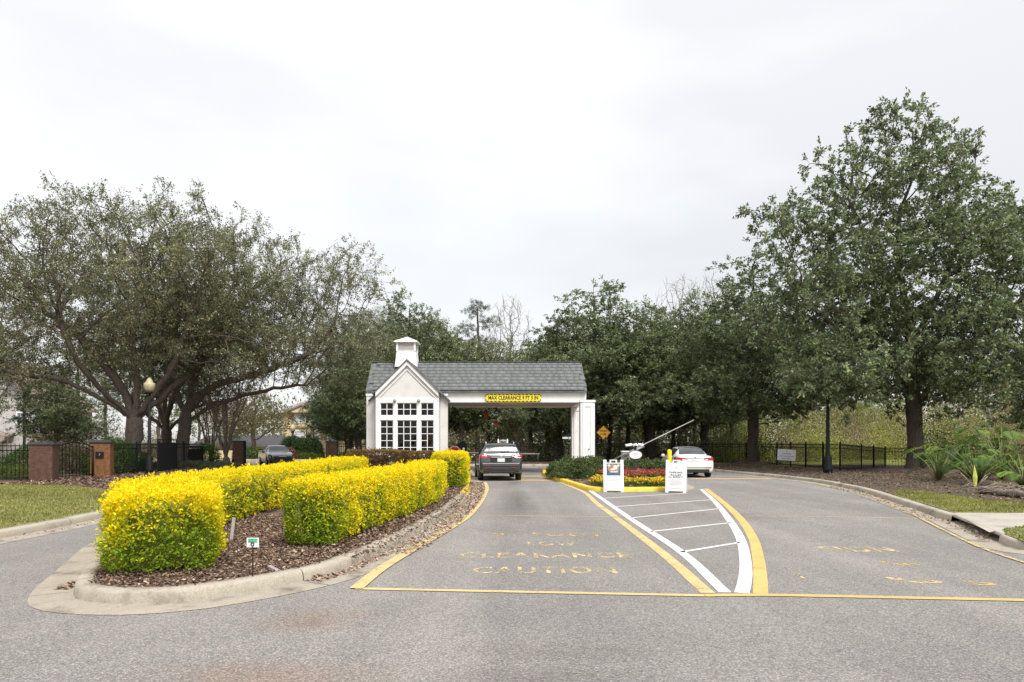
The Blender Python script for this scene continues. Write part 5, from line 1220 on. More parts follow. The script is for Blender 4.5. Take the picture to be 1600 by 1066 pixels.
sn = empty('street_sign', (xat(888, 49), 49, LAND_Z)); tag(sn, 'small two-blade street sign on a post inside the canopy opening', 'sign')
MB().tube([(0, 0, 0), (0, 0, zat(677, 49) - LAND_Z)], 0.04, 8).build('post', M['black'], sn)
MB().box(-0.42, 0.42, -0.03, -0.01, zat(680.5, 49) - LAND_Z - 0.07, zat(680.5, 49) - LAND_Z + 0.07).build('blade', M['flatblack'], sn); MB().box(-0.42, 0.42, -0.03, -0.01, zat(684.5, 49) - LAND_Z - 0.06, zat(684.5, 49) - LAND_Z + 0.07).build('blade', M['plate'], sn)
uc = empty('utility_cabinet', (xat(786, 47.9), 47.9, LAND_Z)); tag(uc, 'grey utility cabinet beyond the SUV roof', 'cabinet')
MB().box(-0.33, 0.33, 0, 0.6, 0, zat(687.5, 47.9) - LAND_Z - 0.12).build('housing', M['grey_metal'], uc, 0.03); MB().lathe([(0.36, 0), (0.30, 0.08), (0.12, 0.14), (0.01, 0.15)], 14, (0, 0.3, zat(687.5, 47.9) - LAND_Z - 0.12)).build('lid', M['grey_metal'], uc)
for x, lb in ((778.5, 'slim white post left of the grey utility cabinet'), (792.8, 'slim white post right of the grey utility cabinet')):
    o = MB().lathe([(0.05, 0), (0.05, zat(686, 47.7) - LAND_Z - 0.03), (0.01, zat(686, 47.7) - LAND_Z)], 10).build('marker_post', M['signwhite'], None, loc=(xat(x, 47.7), 47.7, LAND_Z)); tag(o, lb, 'post', 'white posts by the utility cabinet')
# notice on the fence
nd = 41.8; nb = empty('fence_notice', (xat(1229, nd), nd, zat(711, nd))); nb.rotation_euler = (0, R(3), R(-22)); tag(nb, 'white notice board with three lines fixed to the iron fence', 'sign')
MB().box(-0.52, 0.52, -0.01, 0.01, -0.34, 0.34).build('board', M['signwhite'], nb)
for zz, ww, hh in ((0.22, 0.05, 0.05), (0.07, 0.24, 0.06), (-0.08, 0.40, 0.055), (-0.22, 0.26, 0.055)): MB().box(-ww, ww, -0.014, -0.0105, zz - hh / 2, zz + hh / 2).build('faint_text_line', M['fadeink'], nb)
# marker sign, stake and shard in the near mulch
mk = at(395, 904, LAND_Z); e = empty('marker_sign', (*mk, LAND_Z)); tag(e, 'small green and white marker sign on a thin black stake in the mulch', 'sign')
mh = zat(851, mk[1]) - LAND_Z
MB().tube([(0, 0, -0.05), (0, 0, mh - 0.02)], 0.006, 6).build('stake', M['black'], e)
tr_ = MB(); tr_.tube([(0.018 * math.cos(a), -0.012, mh + 0.005 + 0.018 * math.sin(a)) for a in np.linspace(0, 2 * math.pi, 15)], 0.005, 5, False); tr_.build('ring', M['black'], e)
hw_ = 9.3 * mk[1] / FPX; 
card = MB().box(-hw_, hw_, -0.004, 0.004, mh - 0.03, mh + 0.075).build('card', M['signwhite'], e)
MB().box(-hw_ * 0.75, hw_ * 0.8, -0.0065, -0.0042, mh + 0.022, mh + 0.068).build('green_print', surf('green_print', (0.10, 0.36, 0.20), 0.5, 0.3, 40), card)
sk = at(361, 845, LAND_Z); o = MB().box(-0.025, 0.025, -0.012, 0.012, 0, 0.36).build('stake', surf('grey_stake', (0.45, 0.43, 0.41), 0.7, 0.15, 20), None, 0.004, loc=(*sk, LAND_Z), rot=(R(4), R(7), R(20))); tag(o, 'pale grey flat stake standing in the mulch by the left hedge', 'stake')
shd = at(430, 893, LAND_Z); o = MB().box(-0.14, 0.14, -0.022, 0.022, 0, 0.016).build('wood_shard', M['shard'], None, 0.004, loc=(*shd, LAND_Z + 0.02), rot=(R(6), R(8), R(-42))); tag(o, 'flat grey wood shard lying on the mulch', 'wood')
# ------------------------------------------------------------------ hedges
def inside(P, poly):
    x, y = P[:, 0], P[:, 1]; c = np.zeros(len(P), bool); q = np.array(poly); n = len(q); j = n - 1
    for i in range(n):
        xi, yi, xj, yj = q[i, 0], q[i, 1], q[j, 0], q[j, 1]
        m = ((yi > y) != (yj > y)) & (x < (xj - xi) * (y - yi) / (yj - yi + 1e-12) + xi); c ^= m; j = i
    return c
def vnoise(P, s, seed=0):
    """cheap smooth pseudo-noise in -1..1"""
    r = np.random.default_rng(seed); o = np.zeros(len(P))
    for k in range(5):
        w_ = r.normal(0, 1, 3) * s * (1 + 0.5 * k); o += np.sin(P @ w_ + r.random() * 6.28) / (1 + 0.4 * k)
    return o / 2.6
YEL = [(0.92, 0.735, 0.008), (0.84, 0.69, 0.010), (0.64, 0.60, 0.014), (0.44, 0.50, 0.020), (0.22, 0.32, 0.020)]
def hedge(name, line, halfw, hgt, label, dens=1500, leaf=0.042, pal='yellow', seed=1, round_=0.12, low=0.06, group=None, green_end=0.0, top_y=1.0):
    """clipped hedge: a dark woody core inside a shell of single leaves"""
    r = np.random.default_rng(seed)
    ln = smooth_path(line, 0.2); t = unit(np.gradient(ln, axis=0)); nr = np.stack([-t[:, 1], t[:, 0]], 1)
    cum = np.concatenate([[0], np.cumsum(np.linalg.norm(np.diff(ln, axis=0), axis=1))]); L_ = cum[-1]
    hwf = (lambda s: np.interp(s, np.linspace(0, L_, len(halfw)), halfw)) if hasattr(halfw, '__len__') else (lambda s: np.full(np.shape(s), halfw))
    base = np.array([*ln[0], LAND_Z])
    e = empty(name, tuple(base)); tag(e, label, 'hedge', group)
    def frame(s):
        return np.stack([np.interp(s, cum, ln[:, 0]), np.interp(s, cum, ln[:, 1])], 1), unit(np.stack([np.interp(s, cum, nr[:, 0]), np.interp(s, cum, nr[:, 1])], 1)), unit(np.stack([np.interp(s, cum, t[:, 0]), np.interp(s, cum, t[:, 1])], 1))
    # core
    sec = []
    for s in np.linspace(min(0.42, L_ * 0.25), L_ - min(0.42, L_ * 0.25), max(3, int(L_ / 0.35))):
        c, nn, tt = frame(np.array([s])); h_ = float(hwf(s)) - 0.20
        sec.append([[*(c[0] + nn[0] * x * h_), z] for x, z in ((-0.86, 0.02), (-1, 0.15), (-1, hgt - 0.32), (-0.85, hgt - 0.20), (0.85, hgt - 0.20), (1, hgt - 0.32), (1, 0.15), (0.86, 0.02))])
    G = np.array(sec); G[:, :, :2] -= base[:2]; G = G + r.normal(0, 0.02, G.shape)
    mb = MB().grid(G); a = len(G)
    mb.f += [tuple(range(8)), tuple(range((a - 1) * 8, a * 8))]; mb.smooth += [False, False]
    mb.build('woody_core', surf('hedge_core_%s' % pal, (0.10, 0.115, 0.018) if pal == 'yellow' else (0.05, 0.03, 0.022), 0.95, 0.4, 20, 0.6, 40), e)
    # shell samples: two sides, top, two ends
    mh = float(np.mean(hwf(np.linspace(0, L_, 9))))
    areas = np.array([L_ * hgt, L_ * hgt, L_ * 2 * mh, 3.6 * mh * hgt, 2 * mh * hgt]); n = int(areas.sum() * dens / 5)
    k = r.choice(5, n, p=areas / areas.sum()); s = r.random(n) * L_; u = r.random(n) * 2 - 1; z = low + (hgt - low) * r.random(n) ** 0.92
    s = np.where(k == 3, 0.0, np.where(k == 4, L_, s)); z = np.where(k == 2, hgt, z); u = np.where(k == 0, -1.0, np.where(k == 1, 1.0, u))
    # rounded edges: pull corners in
    edge = np.maximum(np.abs(u), 0); zz = z / hgt
    inn_ = np.where(k != 2, round_ * np.clip((zz - 0.85) / 0.15, 0, 1) ** 2, 0); zt = np.where(k == 2, round_ * np.clip((edge - 0.8) / 0.2, 0, 1) ** 2, 0)
    under = np.where(k != 2, 0.10 * np.clip((0.22 - zz) / 0.22, 0, 1), 0)
    c, nn, tt = frame(s); hw_ = hwf(s)
    P = np.zeros((n, 3)); lat = u * hw_ - np.sign(u) * np.where((k == 0) | (k == 1), inn_ + under, 0)
    endp = np.where(k == 3, -1.0, np.where(k == 4, 1.0, 0.0)); cor = np.where(k >= 3, 0.30 * np.abs(u) ** 3 + inn_ + under, 0)
    cor2 = np.minimum(np.minimum(s, L_ - s), 0.30); sidein = np.where((k == 0) | (k == 1), 0.75 * (0.30 - cor2) ** 2 / 0.30, 0)
    lat = lat - np.sign(u) * sidein
    P[:, :2] = c + nn * lat[:, None] - tt * (endp * cor)[:, None]; P[:, 2] = z - zt
    Nrm = np.zeros((n, 3)); Nrm[:, :2] = nn * np.where((k == 0) | (k == 1), u, u * 0.15)[:, None] + tt * endp[:, None]; Nrm[:, 2] = np.where(k == 2, 1.0, 0.12)
    Nrm = unit(Nrm)
    bul = vnoise(P, 3.2, seed) * 0.045 + vnoise(P, 9.0, seed + 1) * 0.025
    depth = -np.abs(r.normal(0, 0.045, n)) - 0.16 * r.random(n) * (r.random(n) < 0.28) - 0.26 * r.random(n) * (k == 3) * (r.random(n) < 0.5) + bul + 0.05 * (r.random(n) < 0.05) * r.random(n) * 2
    P += Nrm * depth[:, None]
    # each sprig: five leaves
    m = 5; Pi = np.repeat(P, m, 0); Ni = np.repeat(Nrm, m, 0); q = n * m
    D = unit(Ni * 0.7 + unit(r.normal(size=(q, 3))) * 0.85 + np.array([0, 0, 0.15])); Nn = unit(Ni * 0.6 + r.normal(0, 0.6, (q, 3)) + np.array([0, 0, 0.5]))
    Pi = Pi + r.normal(0, 0.018, (q, 3))
    sc_ = np.repeat(0.7 + 0.6 * r.random(n), m)
    V = leaf_quads(Pi, D, Nn, leaf * sc_, leaf * 0.55 * sc_)
    if pal == 'yellow':
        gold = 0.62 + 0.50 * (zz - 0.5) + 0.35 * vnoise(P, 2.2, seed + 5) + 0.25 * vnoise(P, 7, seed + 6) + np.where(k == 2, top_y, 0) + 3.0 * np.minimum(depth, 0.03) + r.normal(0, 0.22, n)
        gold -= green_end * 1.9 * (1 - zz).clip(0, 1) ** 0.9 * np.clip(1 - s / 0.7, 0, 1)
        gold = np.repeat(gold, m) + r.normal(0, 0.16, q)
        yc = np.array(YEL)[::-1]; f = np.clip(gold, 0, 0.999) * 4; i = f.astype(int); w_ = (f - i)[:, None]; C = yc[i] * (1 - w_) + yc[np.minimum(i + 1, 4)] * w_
        C *= (1 + r.normal(0, 0.10, (q, 1))).clip(0.6, 1.3)
    else:
        C = palette(q, [(0.16, 0.085, 0.055), (0.24, 0.14, 0.07), (0.105, 0.075, 0.035), (0.30, 0.22, 0.08)], [4, 3, 3, 1.2], 0.2, r)
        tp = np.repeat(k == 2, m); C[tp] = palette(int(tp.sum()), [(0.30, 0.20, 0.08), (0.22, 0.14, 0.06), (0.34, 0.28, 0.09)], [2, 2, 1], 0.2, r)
    V = V - np.array([base[0], base[1], 0.0])
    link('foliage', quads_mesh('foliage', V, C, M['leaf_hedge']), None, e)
    return e
HG = 'golden hedges on the entrance island'
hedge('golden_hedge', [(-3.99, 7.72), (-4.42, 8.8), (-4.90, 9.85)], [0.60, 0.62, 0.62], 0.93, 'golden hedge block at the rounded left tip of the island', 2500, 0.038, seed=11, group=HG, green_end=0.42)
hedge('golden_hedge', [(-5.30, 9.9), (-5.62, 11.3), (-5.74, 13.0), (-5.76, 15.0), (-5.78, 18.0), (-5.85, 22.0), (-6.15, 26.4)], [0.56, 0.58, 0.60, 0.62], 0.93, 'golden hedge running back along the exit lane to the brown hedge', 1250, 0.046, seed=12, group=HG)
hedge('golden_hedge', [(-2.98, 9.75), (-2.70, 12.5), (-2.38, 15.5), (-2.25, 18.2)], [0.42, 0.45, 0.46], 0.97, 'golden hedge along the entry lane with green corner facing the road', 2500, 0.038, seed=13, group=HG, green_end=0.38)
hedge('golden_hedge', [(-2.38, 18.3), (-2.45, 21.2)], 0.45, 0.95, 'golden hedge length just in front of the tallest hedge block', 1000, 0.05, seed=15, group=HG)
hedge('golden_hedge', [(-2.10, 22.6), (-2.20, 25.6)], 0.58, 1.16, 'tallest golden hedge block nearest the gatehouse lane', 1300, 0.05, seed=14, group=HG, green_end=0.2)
BG = 'brown hedges in front of the gatehouse'
hedge('brown_hedge', [(-6.75, 28.0), (-5.8, 28.2), (-4.75, 28.5)], 0.55, 1.18, 'bronze-brown clipped hedge left block below the gatehouse windows', 1900, 0.055, 'brown', 21, 0.35, group=BG)
hedge('brown_hedge', [(-4.95, 29.3), (-4.0, 29.3), (-3.35, 29.4)], 0.5, 1.12, 'bronze-brown clipped hedge right block below the gatehouse windows', 1900, 0.055, 'brown', 22, 0.3, group=BG)

# ------------------------------------------------------------------ shrubs
def shrub(name, loc, rx, ry, h_, cols, wts, n, leaf, label, cat='shrub', group=None, seed=5, mat='leaf_soft', up=0.5, stems=6, lump=0.16, rz=0.0):
    r = np.random.default_rng(seed); e = empty(name, loc, rz); tag(e, label, cat, group)
    d = unit(r.normal(size=(n, 3))); d[:, 2] = np.abs(d[:, 2]); rad = 1 - np.abs(r.normal(0, 0.16, n)); rad = rad * (1 + lump * vnoise(d * 2.0, 2.2, seed))
    P = d * rad[:, None] * np.array([rx, ry, h_]); m = 4; Pi = np.repeat(P, m, 0) + r.normal(0, leaf * 0.5, (n * m, 3)); Pi[:, 2] = np.abs(Pi[:, 2]) + 0.02; di = np.repeat(d, m, 0)
    D = unit(di * 0.6 + unit(r.normal(size=(n * m, 3))) * 0.8 + np.array([0, 0, up * 0.3])); Nn = unit(di * 0.6 + r.normal(0, 0.5, (n * m, 3)) + np.array([0, 0, 0.5]))
    C = palette(n * m, cols, wts, 0.2, r) * np.repeat((1 + 0.25 * vnoise(d, 4.0, seed + 3)).clip(0.5, 1.5), m)[:, None]
    link('foliage', quads_mesh('foliage', leaf_quads(Pi, D, Nn, leaf * (0.7 + 0.6 * r.random(n * m)), leaf * 0.5), C, M[mat]), None, e)
    st = MB()
    for k in range(stems):
        a = 2 * math.pi * k / stems + r.random(); q = np.array([math.cos(a) * rx * 0.6, math.sin(a) * ry * 0.6, h_ * 0.75]); st.tube([(q[0] * 0.1, q[1] * 0.1, 0), tuple(q * 0.5), tuple(q)], [0.025, 0.018, 0.006], 5)
    st.build('stems', M['bark_mag'], e)
    return e
GREEN_D = [(0.095, 0.13, 0.045), (0.14, 0.18, 0.065), (0.065, 0.09, 0.035), (0.21, 0.25, 0.10)]
SG = 'low green shrubs on the flower island'
def at_isl(x, d): return (xat(x, d), d, LAND_Z)
for i, (x, d, rx, ry, h_, lb) in enumerate(((878, 30.6, 0.70, 1.1, 0.62, 'low green shrub at the pointed tip of the flower island'), (902, 29.2, 0.95, 1.2, 0.82, 'rounded green shrub in front of the white column'), (926, 29.6, 0.75, 1.0, 0.74, 'green shrub right of the white column base, behind the poster board'),
        (962, 30.2, 0.8, 0.9, 0.60, 'green shrub left of the oval sign post'), (1012, 29.8, 0.75, 0.8, 0.62, 'green shrub right of the oval sign post'), (1034, 29.4, 0.7, 0.8, 0.66, 'green shrub beside the yellow bollard'), (985, 31.0, 0.8, 0.7, 0.62, 'green shrub directly behind the oval sign post'))):
    shrub('shrub', at_isl(x, d), rx, ry, h_, GREEN_D, [4, 3, 3, 1.5], 2400, 0.085, lb, group=SG, seed=40 + i, lump=0.30)
# clipped round shrubs and bushes across the exit road
for i, (x, d, r_, h_, lb) in enumerate(((456, 63.5, 1.15, 2.1, 'left of three round clipped green shrubs by the cream house'), (474, 63.2, 1.2, 1.95, 'middle of three round clipped green shrubs by the cream house'), (489, 64, 1.0, 1.95, 'right of three round clipped green shrubs by the cream house'))):
    shrub('clipped_shrub', (xat(x, d), d, LAND_Z), r_, r_, h_, [(0.05, 0.085, 0.028), (0.08, 0.13, 0.045)], [1, 1], 1500, 0.14, lb, group='round clipped shrubs across the exit road', seed=60 + i, lump=0.06)
shrub('shrub', (xat(452, 60.8), 60.8, LAND_Z), 0.7, 0.7, 0.95, [(0.20, 0.09, 0.06), (0.26, 0.13, 0.09)], [1, 1], 700, 0.12, 'small reddish brown shrub right of the dark sedan', seed=66)
shrub('shrub', (xat(388, 63), 63, LAND_Z), 1.6, 0.8, 0.9, [(0.06, 0.12, 0.03), (0.09, 0.16, 0.04)], [1, 1], 900, 0.12, 'low green bush left of the dark sedan', seed=67)
shrub('shrub', (xat(470, 62.2), 62.2, LAND_Z), 2.0, 0.9, 0.55, [(0.09, 0.12, 0.03), (0.14, 0.16, 0.05)], [1, 1], 900, 0.12, 'low ground shrub below the three clipped shrubs', seed=68)
shrub('shrub', (xat(545, 47.5), 47.5, LAND_Z), 1.3, 0.8, 0.75, [(0.12, 0.20, 0.025), (0.18, 0.26, 0.04)], [1, 1], 1200, 0.09, 'bright green low bush behind the far brick pillar', seed=69)
shrub('shrub', (xat(172, 33.5), 33.5, LAND_Z), 1.3, 1.2, 1.75, [(0.07, 0.14, 0.025), (0.11, 0.20, 0.035), (0.05, 0.09, 0.02)], [2, 2, 1], 2500, 0.09, 'bright green bush rising behind the orange brick pillar', seed=70)
shrub('shrub', (xat(196, 35.2), 35.2, LAND_Z), 1.5, 1.0, 1.35, [(0.045, 0.08, 0.02), (0.07, 0.11, 0.03)], [1, 1], 2200, 0.09, 'dark green hedge-like bush behind the first oak trunk', seed=71)
shrub('shrub', (xat(44, 31), 31, LAND_Z), 1.4, 1.0, 1.3, [(0.05, 0.09, 0.025), (0.08, 0.13, 0.035)], [1, 1], 2000, 0.08, 'green bush behind the fence left of the brown pillar', seed=72)
shrub('shrub', (xat(112, 33.2), 33.2, LAND_Z), 1.9, 1.0, 1.25, [(0.07, 0.085, 0.035), (0.10, 0.11, 0.045), (0.13, 0.10, 0.06)], [1, 1, 1], 2400, 0.08, 'olive bush seen through the arched gate', seed=73)
shrub('shrub', (xat(18, 27.8), 27.8, LAND_Z), 1.4, 0.6, 0.5, [(0.11, 0.16, 0.03), (0.16, 0.20, 0.05)], [1, 1], 1200, 0.07, 'low light green shrub behind the fence at the left edge', seed=74)
shrub('shrub', (xat(300, 38.6), 38.6, LAND_Z), 3.2, 1.0, 0.42, [(0.07, 0.085, 0.055), (0.10, 0.115, 0.07)], [1, 1], 2600, 0.08, 'low grey-green juniper below the black gate leaves', seed=75)
shrub('shrub', (xat(323, 43.5), 43.5, LAND_Z), 0.9, 0.7, 1.35, [(0.09, 0.18, 0.03), (0.13, 0.23, 0.05)], [1, 1], 1100, 0.09, 'bright green bush between the gate leaf and crape myrtle', seed=76)

# ------------------------------------------------------------------ flowers
def scatter(poly, n, r):
    q = np.array(poly); lo, hi = q.min(0), q.max(0); out = np.zeros((0, 2))
    while len(out) < n:
        P = lo + (hi - lo) * r.random((n * 3, 2)); out = np.vstack([out, P[inside(P, poly)]])
    return out[:n]
def flowers(name, poly, n, petal, label, seed, h_, fsize):
    r = np.random.default_rng(seed); B = scatter(poly, n, r); e = empty(name, (*np.mean(poly, 0), LAND_Z)); tag(e, label, 'flowers', kind='stuff'); o3 = np.array([*np.mean(poly, 0), 0.0])
    hh = h_ * (0.7 + 0.5 * r.random(n)); top = np.column_stack([B, hh]) - o3
    m = 6; Pi = np.repeat(top, m, 0) + r.normal(0, fsize * 0.45, (n * m, 3)) * np.array([1, 1, 0.5]); D = unit(r.normal(size=(n * m, 3)) * np.array([1, 1, 0.4]) + np.array([0, 0, 0.35])); Nn = unit(r.normal(0, 0.4, (n * m, 3)) + np.array([0, -0.3, 1]))
    Fq = leaf_quads(Pi, D, Nn, fsize * (0.6 + 0.6 * r.random(n * m)), fsize * 0.7); C = palette(n * m, petal, [3, 2, 1][:len(petal)], 0.14, r)
    link('blossom', quads_mesh('blossom', Fq, C, M['leaf_hedge']), None, e)['kind'] = 'stuff'
    m = 12; Pi = np.repeat(top, m, 0) * np.array([1, 1, 0]) + np.column_stack([r.normal(0, 0.07, (n * m, 2)), np.repeat(hh, m) * r.random(n * m) * 0.95]); D = unit(r.normal(size=(n * m, 3)) + np.array([0, 0, 0.5])); Nn = unit(r.normal(0, 0.6, (n * m, 3)) + np.array([0, 0, 1]))
    link('leaves', quads_mesh('leaves', leaf_quads(Pi, D, Nn, 0.085, 0.045), palette(n * m, [(0.06, 0.11, 0.025), (0.10, 0.16, 0.03), (0.16, 0.20, 0.04)], [2, 2, 1], 0.2, r), M['leaf_soft']), None, e)['kind'] = 'stuff'
def pg(lst): return [at(x, y, LAND_Z) for x, y in lst]
flowers('yellow_flowers', pg([(920, 757), (934, 751), (955, 752), (975, 755), (1046, 755), (1050, 761), (975, 761.5), (940, 762), (924, 760)]), 300, [(0.72, 0.52, 0.02), (0.68, 0.38, 0.02), (0.74, 0.62, 0.08)], 'band of yellow flowers edging the kerb of the island', 81, 0.20, 0.075)
flowers('red_flowers', pg([(933, 750), (950, 745), (985, 741), (1020, 742), (1046, 746), (1049, 754), (975, 754.5), (940, 751.5)]), 420, [(0.42, 0.05, 0.05), (0.52, 0.15, 0.14), (0.30, 0.06, 0.04)], 'bed of red flowers around the oval sign post', 82, 0.32, 0.085)

# ------------------------------------------------------------------ mulch chips, fallen leaves, grass (uncountable ground cover)
def chips(name, poly, n, z, cols, wts, size, label, seed, cat='mulch', flat=0.35, thick=0.02):
    r = np.random.default_rng(seed); B = scatter(poly, n, r); P = np.column_stack([B, z + np.abs(r.normal(0, thick, n))])
    a = r.random(n) * 6.283; D = np.column_stack([np.cos(a), np.sin(a), r.normal(0, flat, n)]); Nn = unit(np.column_stack([r.normal(0, flat, n), r.normal(0, flat, n), np.ones(n)]))
    L_ = size * (0.4 + 1.0 * r.random(n)); D = unit(D); S = unit(np.cross(D, Nn)) * (L_ * (0.16 + 0.22 * r.random(n)))[:, None]
    V = np.stack([P - S, P + S, P + D * L_[:, None] + S * 0.8, P + D * L_[:, None] - S * 0.8], 1)
    o = link(name, quads_mesh(name, V, palette(n, cols, wts, 0.22, r), M['chips'])); return tag(o, label, cat, kind='stuff')
MUL = [(0.12, 0.072, 0.050), (0.20, 0.135, 0.095), (0.29, 0.21, 0.15), (0.44, 0.345, 0.26), (0.06, 0.038, 0.026)]
near_poly = [p for p in hedge_poly if p[1] < 22] 
chips('mulch_chips', [p for p in hedge_poly if p[1] < 14.2], 44000, LAND_Z, MUL, [3, 3, 2, 0.8, 1.6], 0.034, 'brown wood chip mulch on the hedge island', 91)
chips('mulch_chips', [(-3.0, 9.0), (-1.95, 9.0), (-1.3, 16), (-1.45, 26), (-2.2, 26), (-2.6, 15)], 9000, LAND_Z, MUL, [3, 3, 2, 1, 2], 0.045, 'strip of mulch between the entry lane hedge and kerb', 92)
chips('mulch_chips', [tuple(q) for q in insetR(pf[(pf[:, 1] > 17.2) & (pf[:, 1] < 47)], -0.2)] + [(4, 51), (16, 48), (19, 40.5), (17.2, 36.6), (22, 41), (30, 36), (30, 24), (18, 20.3), at(1600, 787, ZS), at(1540, 784, ZS), at(1500, 778, ZS), at(1440, 769, ZS)], 26000, LAND_Z, [(0.13, 0.08, 0.065), (0.19, 0.125, 0.10), (0.25, 0.175, 0.145), (0.09, 0.055, 0.045)], [3, 3, 1.5, 1.5], 0.058, 'reddish brown mulch bank along the right kerb', 93, thick=0.03)
chips('mulch_chips', [at(172, 767, ZS), at(98, 759.5, ZS), (-18.6, 24.2), (-19, 31), (-21, 40), (-17.5, 41), (-14.8, 37.2), (-12.2, 31.2), (-10.4, 25.2)], 15000, LAND_Z, MUL, [3, 3, 1.2, 0.3, 2], 0.075, 'dark mulch under the oaks by the lamp post', 94, thick=0.03)
chips('mulch_chips', flower_poly, 6000, LAND_Z, MUL, [3, 3, 2, 0.6, 2], 0.07, 'brown mulch on the flower island', 95)
LIT = [(0.27, 0.19, 0.135), (0.35, 0.255, 0.19), (0.20, 0.135, 0.095), (0.43, 0.335, 0.26)]
def litter_band(path, o0, o1, n, seed, size, label, side=1, z=0.016):
    p = smooth_path(path, 0.2); a, b = offset_path(p, -side * o0), offset_path(p, -side * o1)
    return chips('fallen_leaves', [tuple(q) for q in a] + [tuple(q) for q in b[::-1]], n, z, LIT, [3, 3, 2, 1.5], size, label, seed, 'leaf litter', 0.45, 0.008)
litter_band(isl_right[8:14], 0.02, 0.50, 4200, 101, 0.046, 'tan fallen leaves filling the gutter beside the golden hedge')
litter_band(isl_right[6:9], 0.02, 0.20, 340, 102, 0.042, 'thin line of fallen leaves along the kerb foot')
for i, (x, y, rx, ry, n, lb) in enumerate(((502, 905, 0.16, 0.06, 140, 'small pile of tan leaves in the gutter near the kerb joint'), (110, 920, 0.16, 0.12, 110, 'small pile of tan leaves at the island tip gutter'))):
    c_ = at(x, y); chips('fallen_leaves', [(c_[0] + rx * math.cos(a) - 0.2 * ry * math.sin(a), c_[1] + ry * math.sin(a) + 0.25 * rx * math.cos(a)) for a in np.linspace(0, 6.28, 14)[:-1]], n, 0.016, LIT, [3, 3, 2, 1], 0.045, lb, 103 + i, 'leaf litter', 0.5, 0.016)
litter_band(r_far[:5], 0.02, 0.42, 900, 105, 0.040, 'brown leaf litter along the right gutter by the drain', -1)
litter_band([tuple(ba), tuple((ba + bb) / 2), tuple(bb)], -0.6, 0.2, 500, 106, 0.045, 'brown leaves gathered in the storm drain mouth', -1)
litter_band(l_kerb[1:5], 0.02, 0.35, 600, 107, 0.04, 'thin leaf litter along the left kerb')
def grass(poly, n, label, seed, h_=0.05, cols=None):
    r = np.random.default_rng(seed); B = scatter(poly, n, r); P = np.column_stack([B, np.full(n, LAND_Z + 0.02)]); a = r.random(n) * 6.283
    D = unit(np.column_stack([np.cos(a) * 0.7, np.sin(a) * 0.7, 0.5 + 0.5 * r.random(n)])); Nn = unit(r.normal(size=(n, 3))); L_ = h_ * (0.6 + 0.9 * r.random(n))
    V = leaf_quads(P, D, Nn, L_, 0.012 + 0.006 * r.random(n), 0.0)
    pt = np.repeat(1.0 + 0.25 * vnoise(P, 1.5, seed)[:, None], 3, 1)
    C = palette(n, cols or [(0.20, 0.23, 0.045), (0.29, 0.285, 0.08), (0.42, 0.36, 0.17), (0.12, 0.16, 0.03)], [3, 3, 2, 2], 0.18, r) * pt
    o = link('grass', quads_mesh('grass', V, C.clip(0, 1), M['leaf_soft'])); return tag(o, label, 'grass', kind='stuff')
vis_l = [p for p in lawn_l if p[0] > -21 and p[1] > 9.0]
grass([(-8.98, 10.3)] + [tuple(q) for q in offset_path(lp[(lp[:, 1] > 10.5) & (lp[:, 1] < 22.5)], 0.23)] + [at(172, 767, ZS), at(98, 759.5, ZS), at(0, 759, ZS), (-21, 23.7), (-9.6, 10.3)], 46000, 'mown green and straw lawn left of the exit road', 111)
grass([p if p[0] < 15 else (15, p[1]) for p in lawn_r], 20000, 'strip of mown grass between the right kerb and the mulch', 112)
grass([p if p[0] < 12 else (12, p[1]) for p in lawn_r2], 9000, 'corner of green grass beside the sidewalk at the right edge', 113, 0.045, [(0.13, 0.19, 0.03), (0.20, 0.24, 0.05), (0.30, 0.27, 0.10)][:3] + [(0.09, 0.13, 0.02)])
# ------------------------------------------------------------------ trees
OAKC = [(0.115, 0.108, 0.050), (0.165, 0.150, 0.075), (0.075, 0.080, 0.036), (0.22, 0.185, 0.10), (0.055, 0.070, 0.028)]; OAKW = [3, 3, 3, 1.2, 2]
MAGC = [(0.052, 0.075, 0.030), (0.080, 0.110, 0.044), (0.034, 0.048, 0.022), (0.125, 0.155, 0.070), (0.115, 0.075, 0.035)]; MAGW = [4, 3, 3, 1.6, 0.6]
OAKC = [(0.215, 0.225, 0.12), (0.29, 0.29, 0.17), (0.15, 0.17, 0.082), (0.37, 0.34, 0.22), (0.11, 0.14, 0.06)]; MAGC = [(0.165, 0.215, 0.095), (0.235, 0.29, 0.14), (0.105, 0.138, 0.062), (0.32, 0.365, 0.21), (0.24, 0.175, 0.09)]
def gpos(x, d): return (xat(x, d), d, LAND_Z)
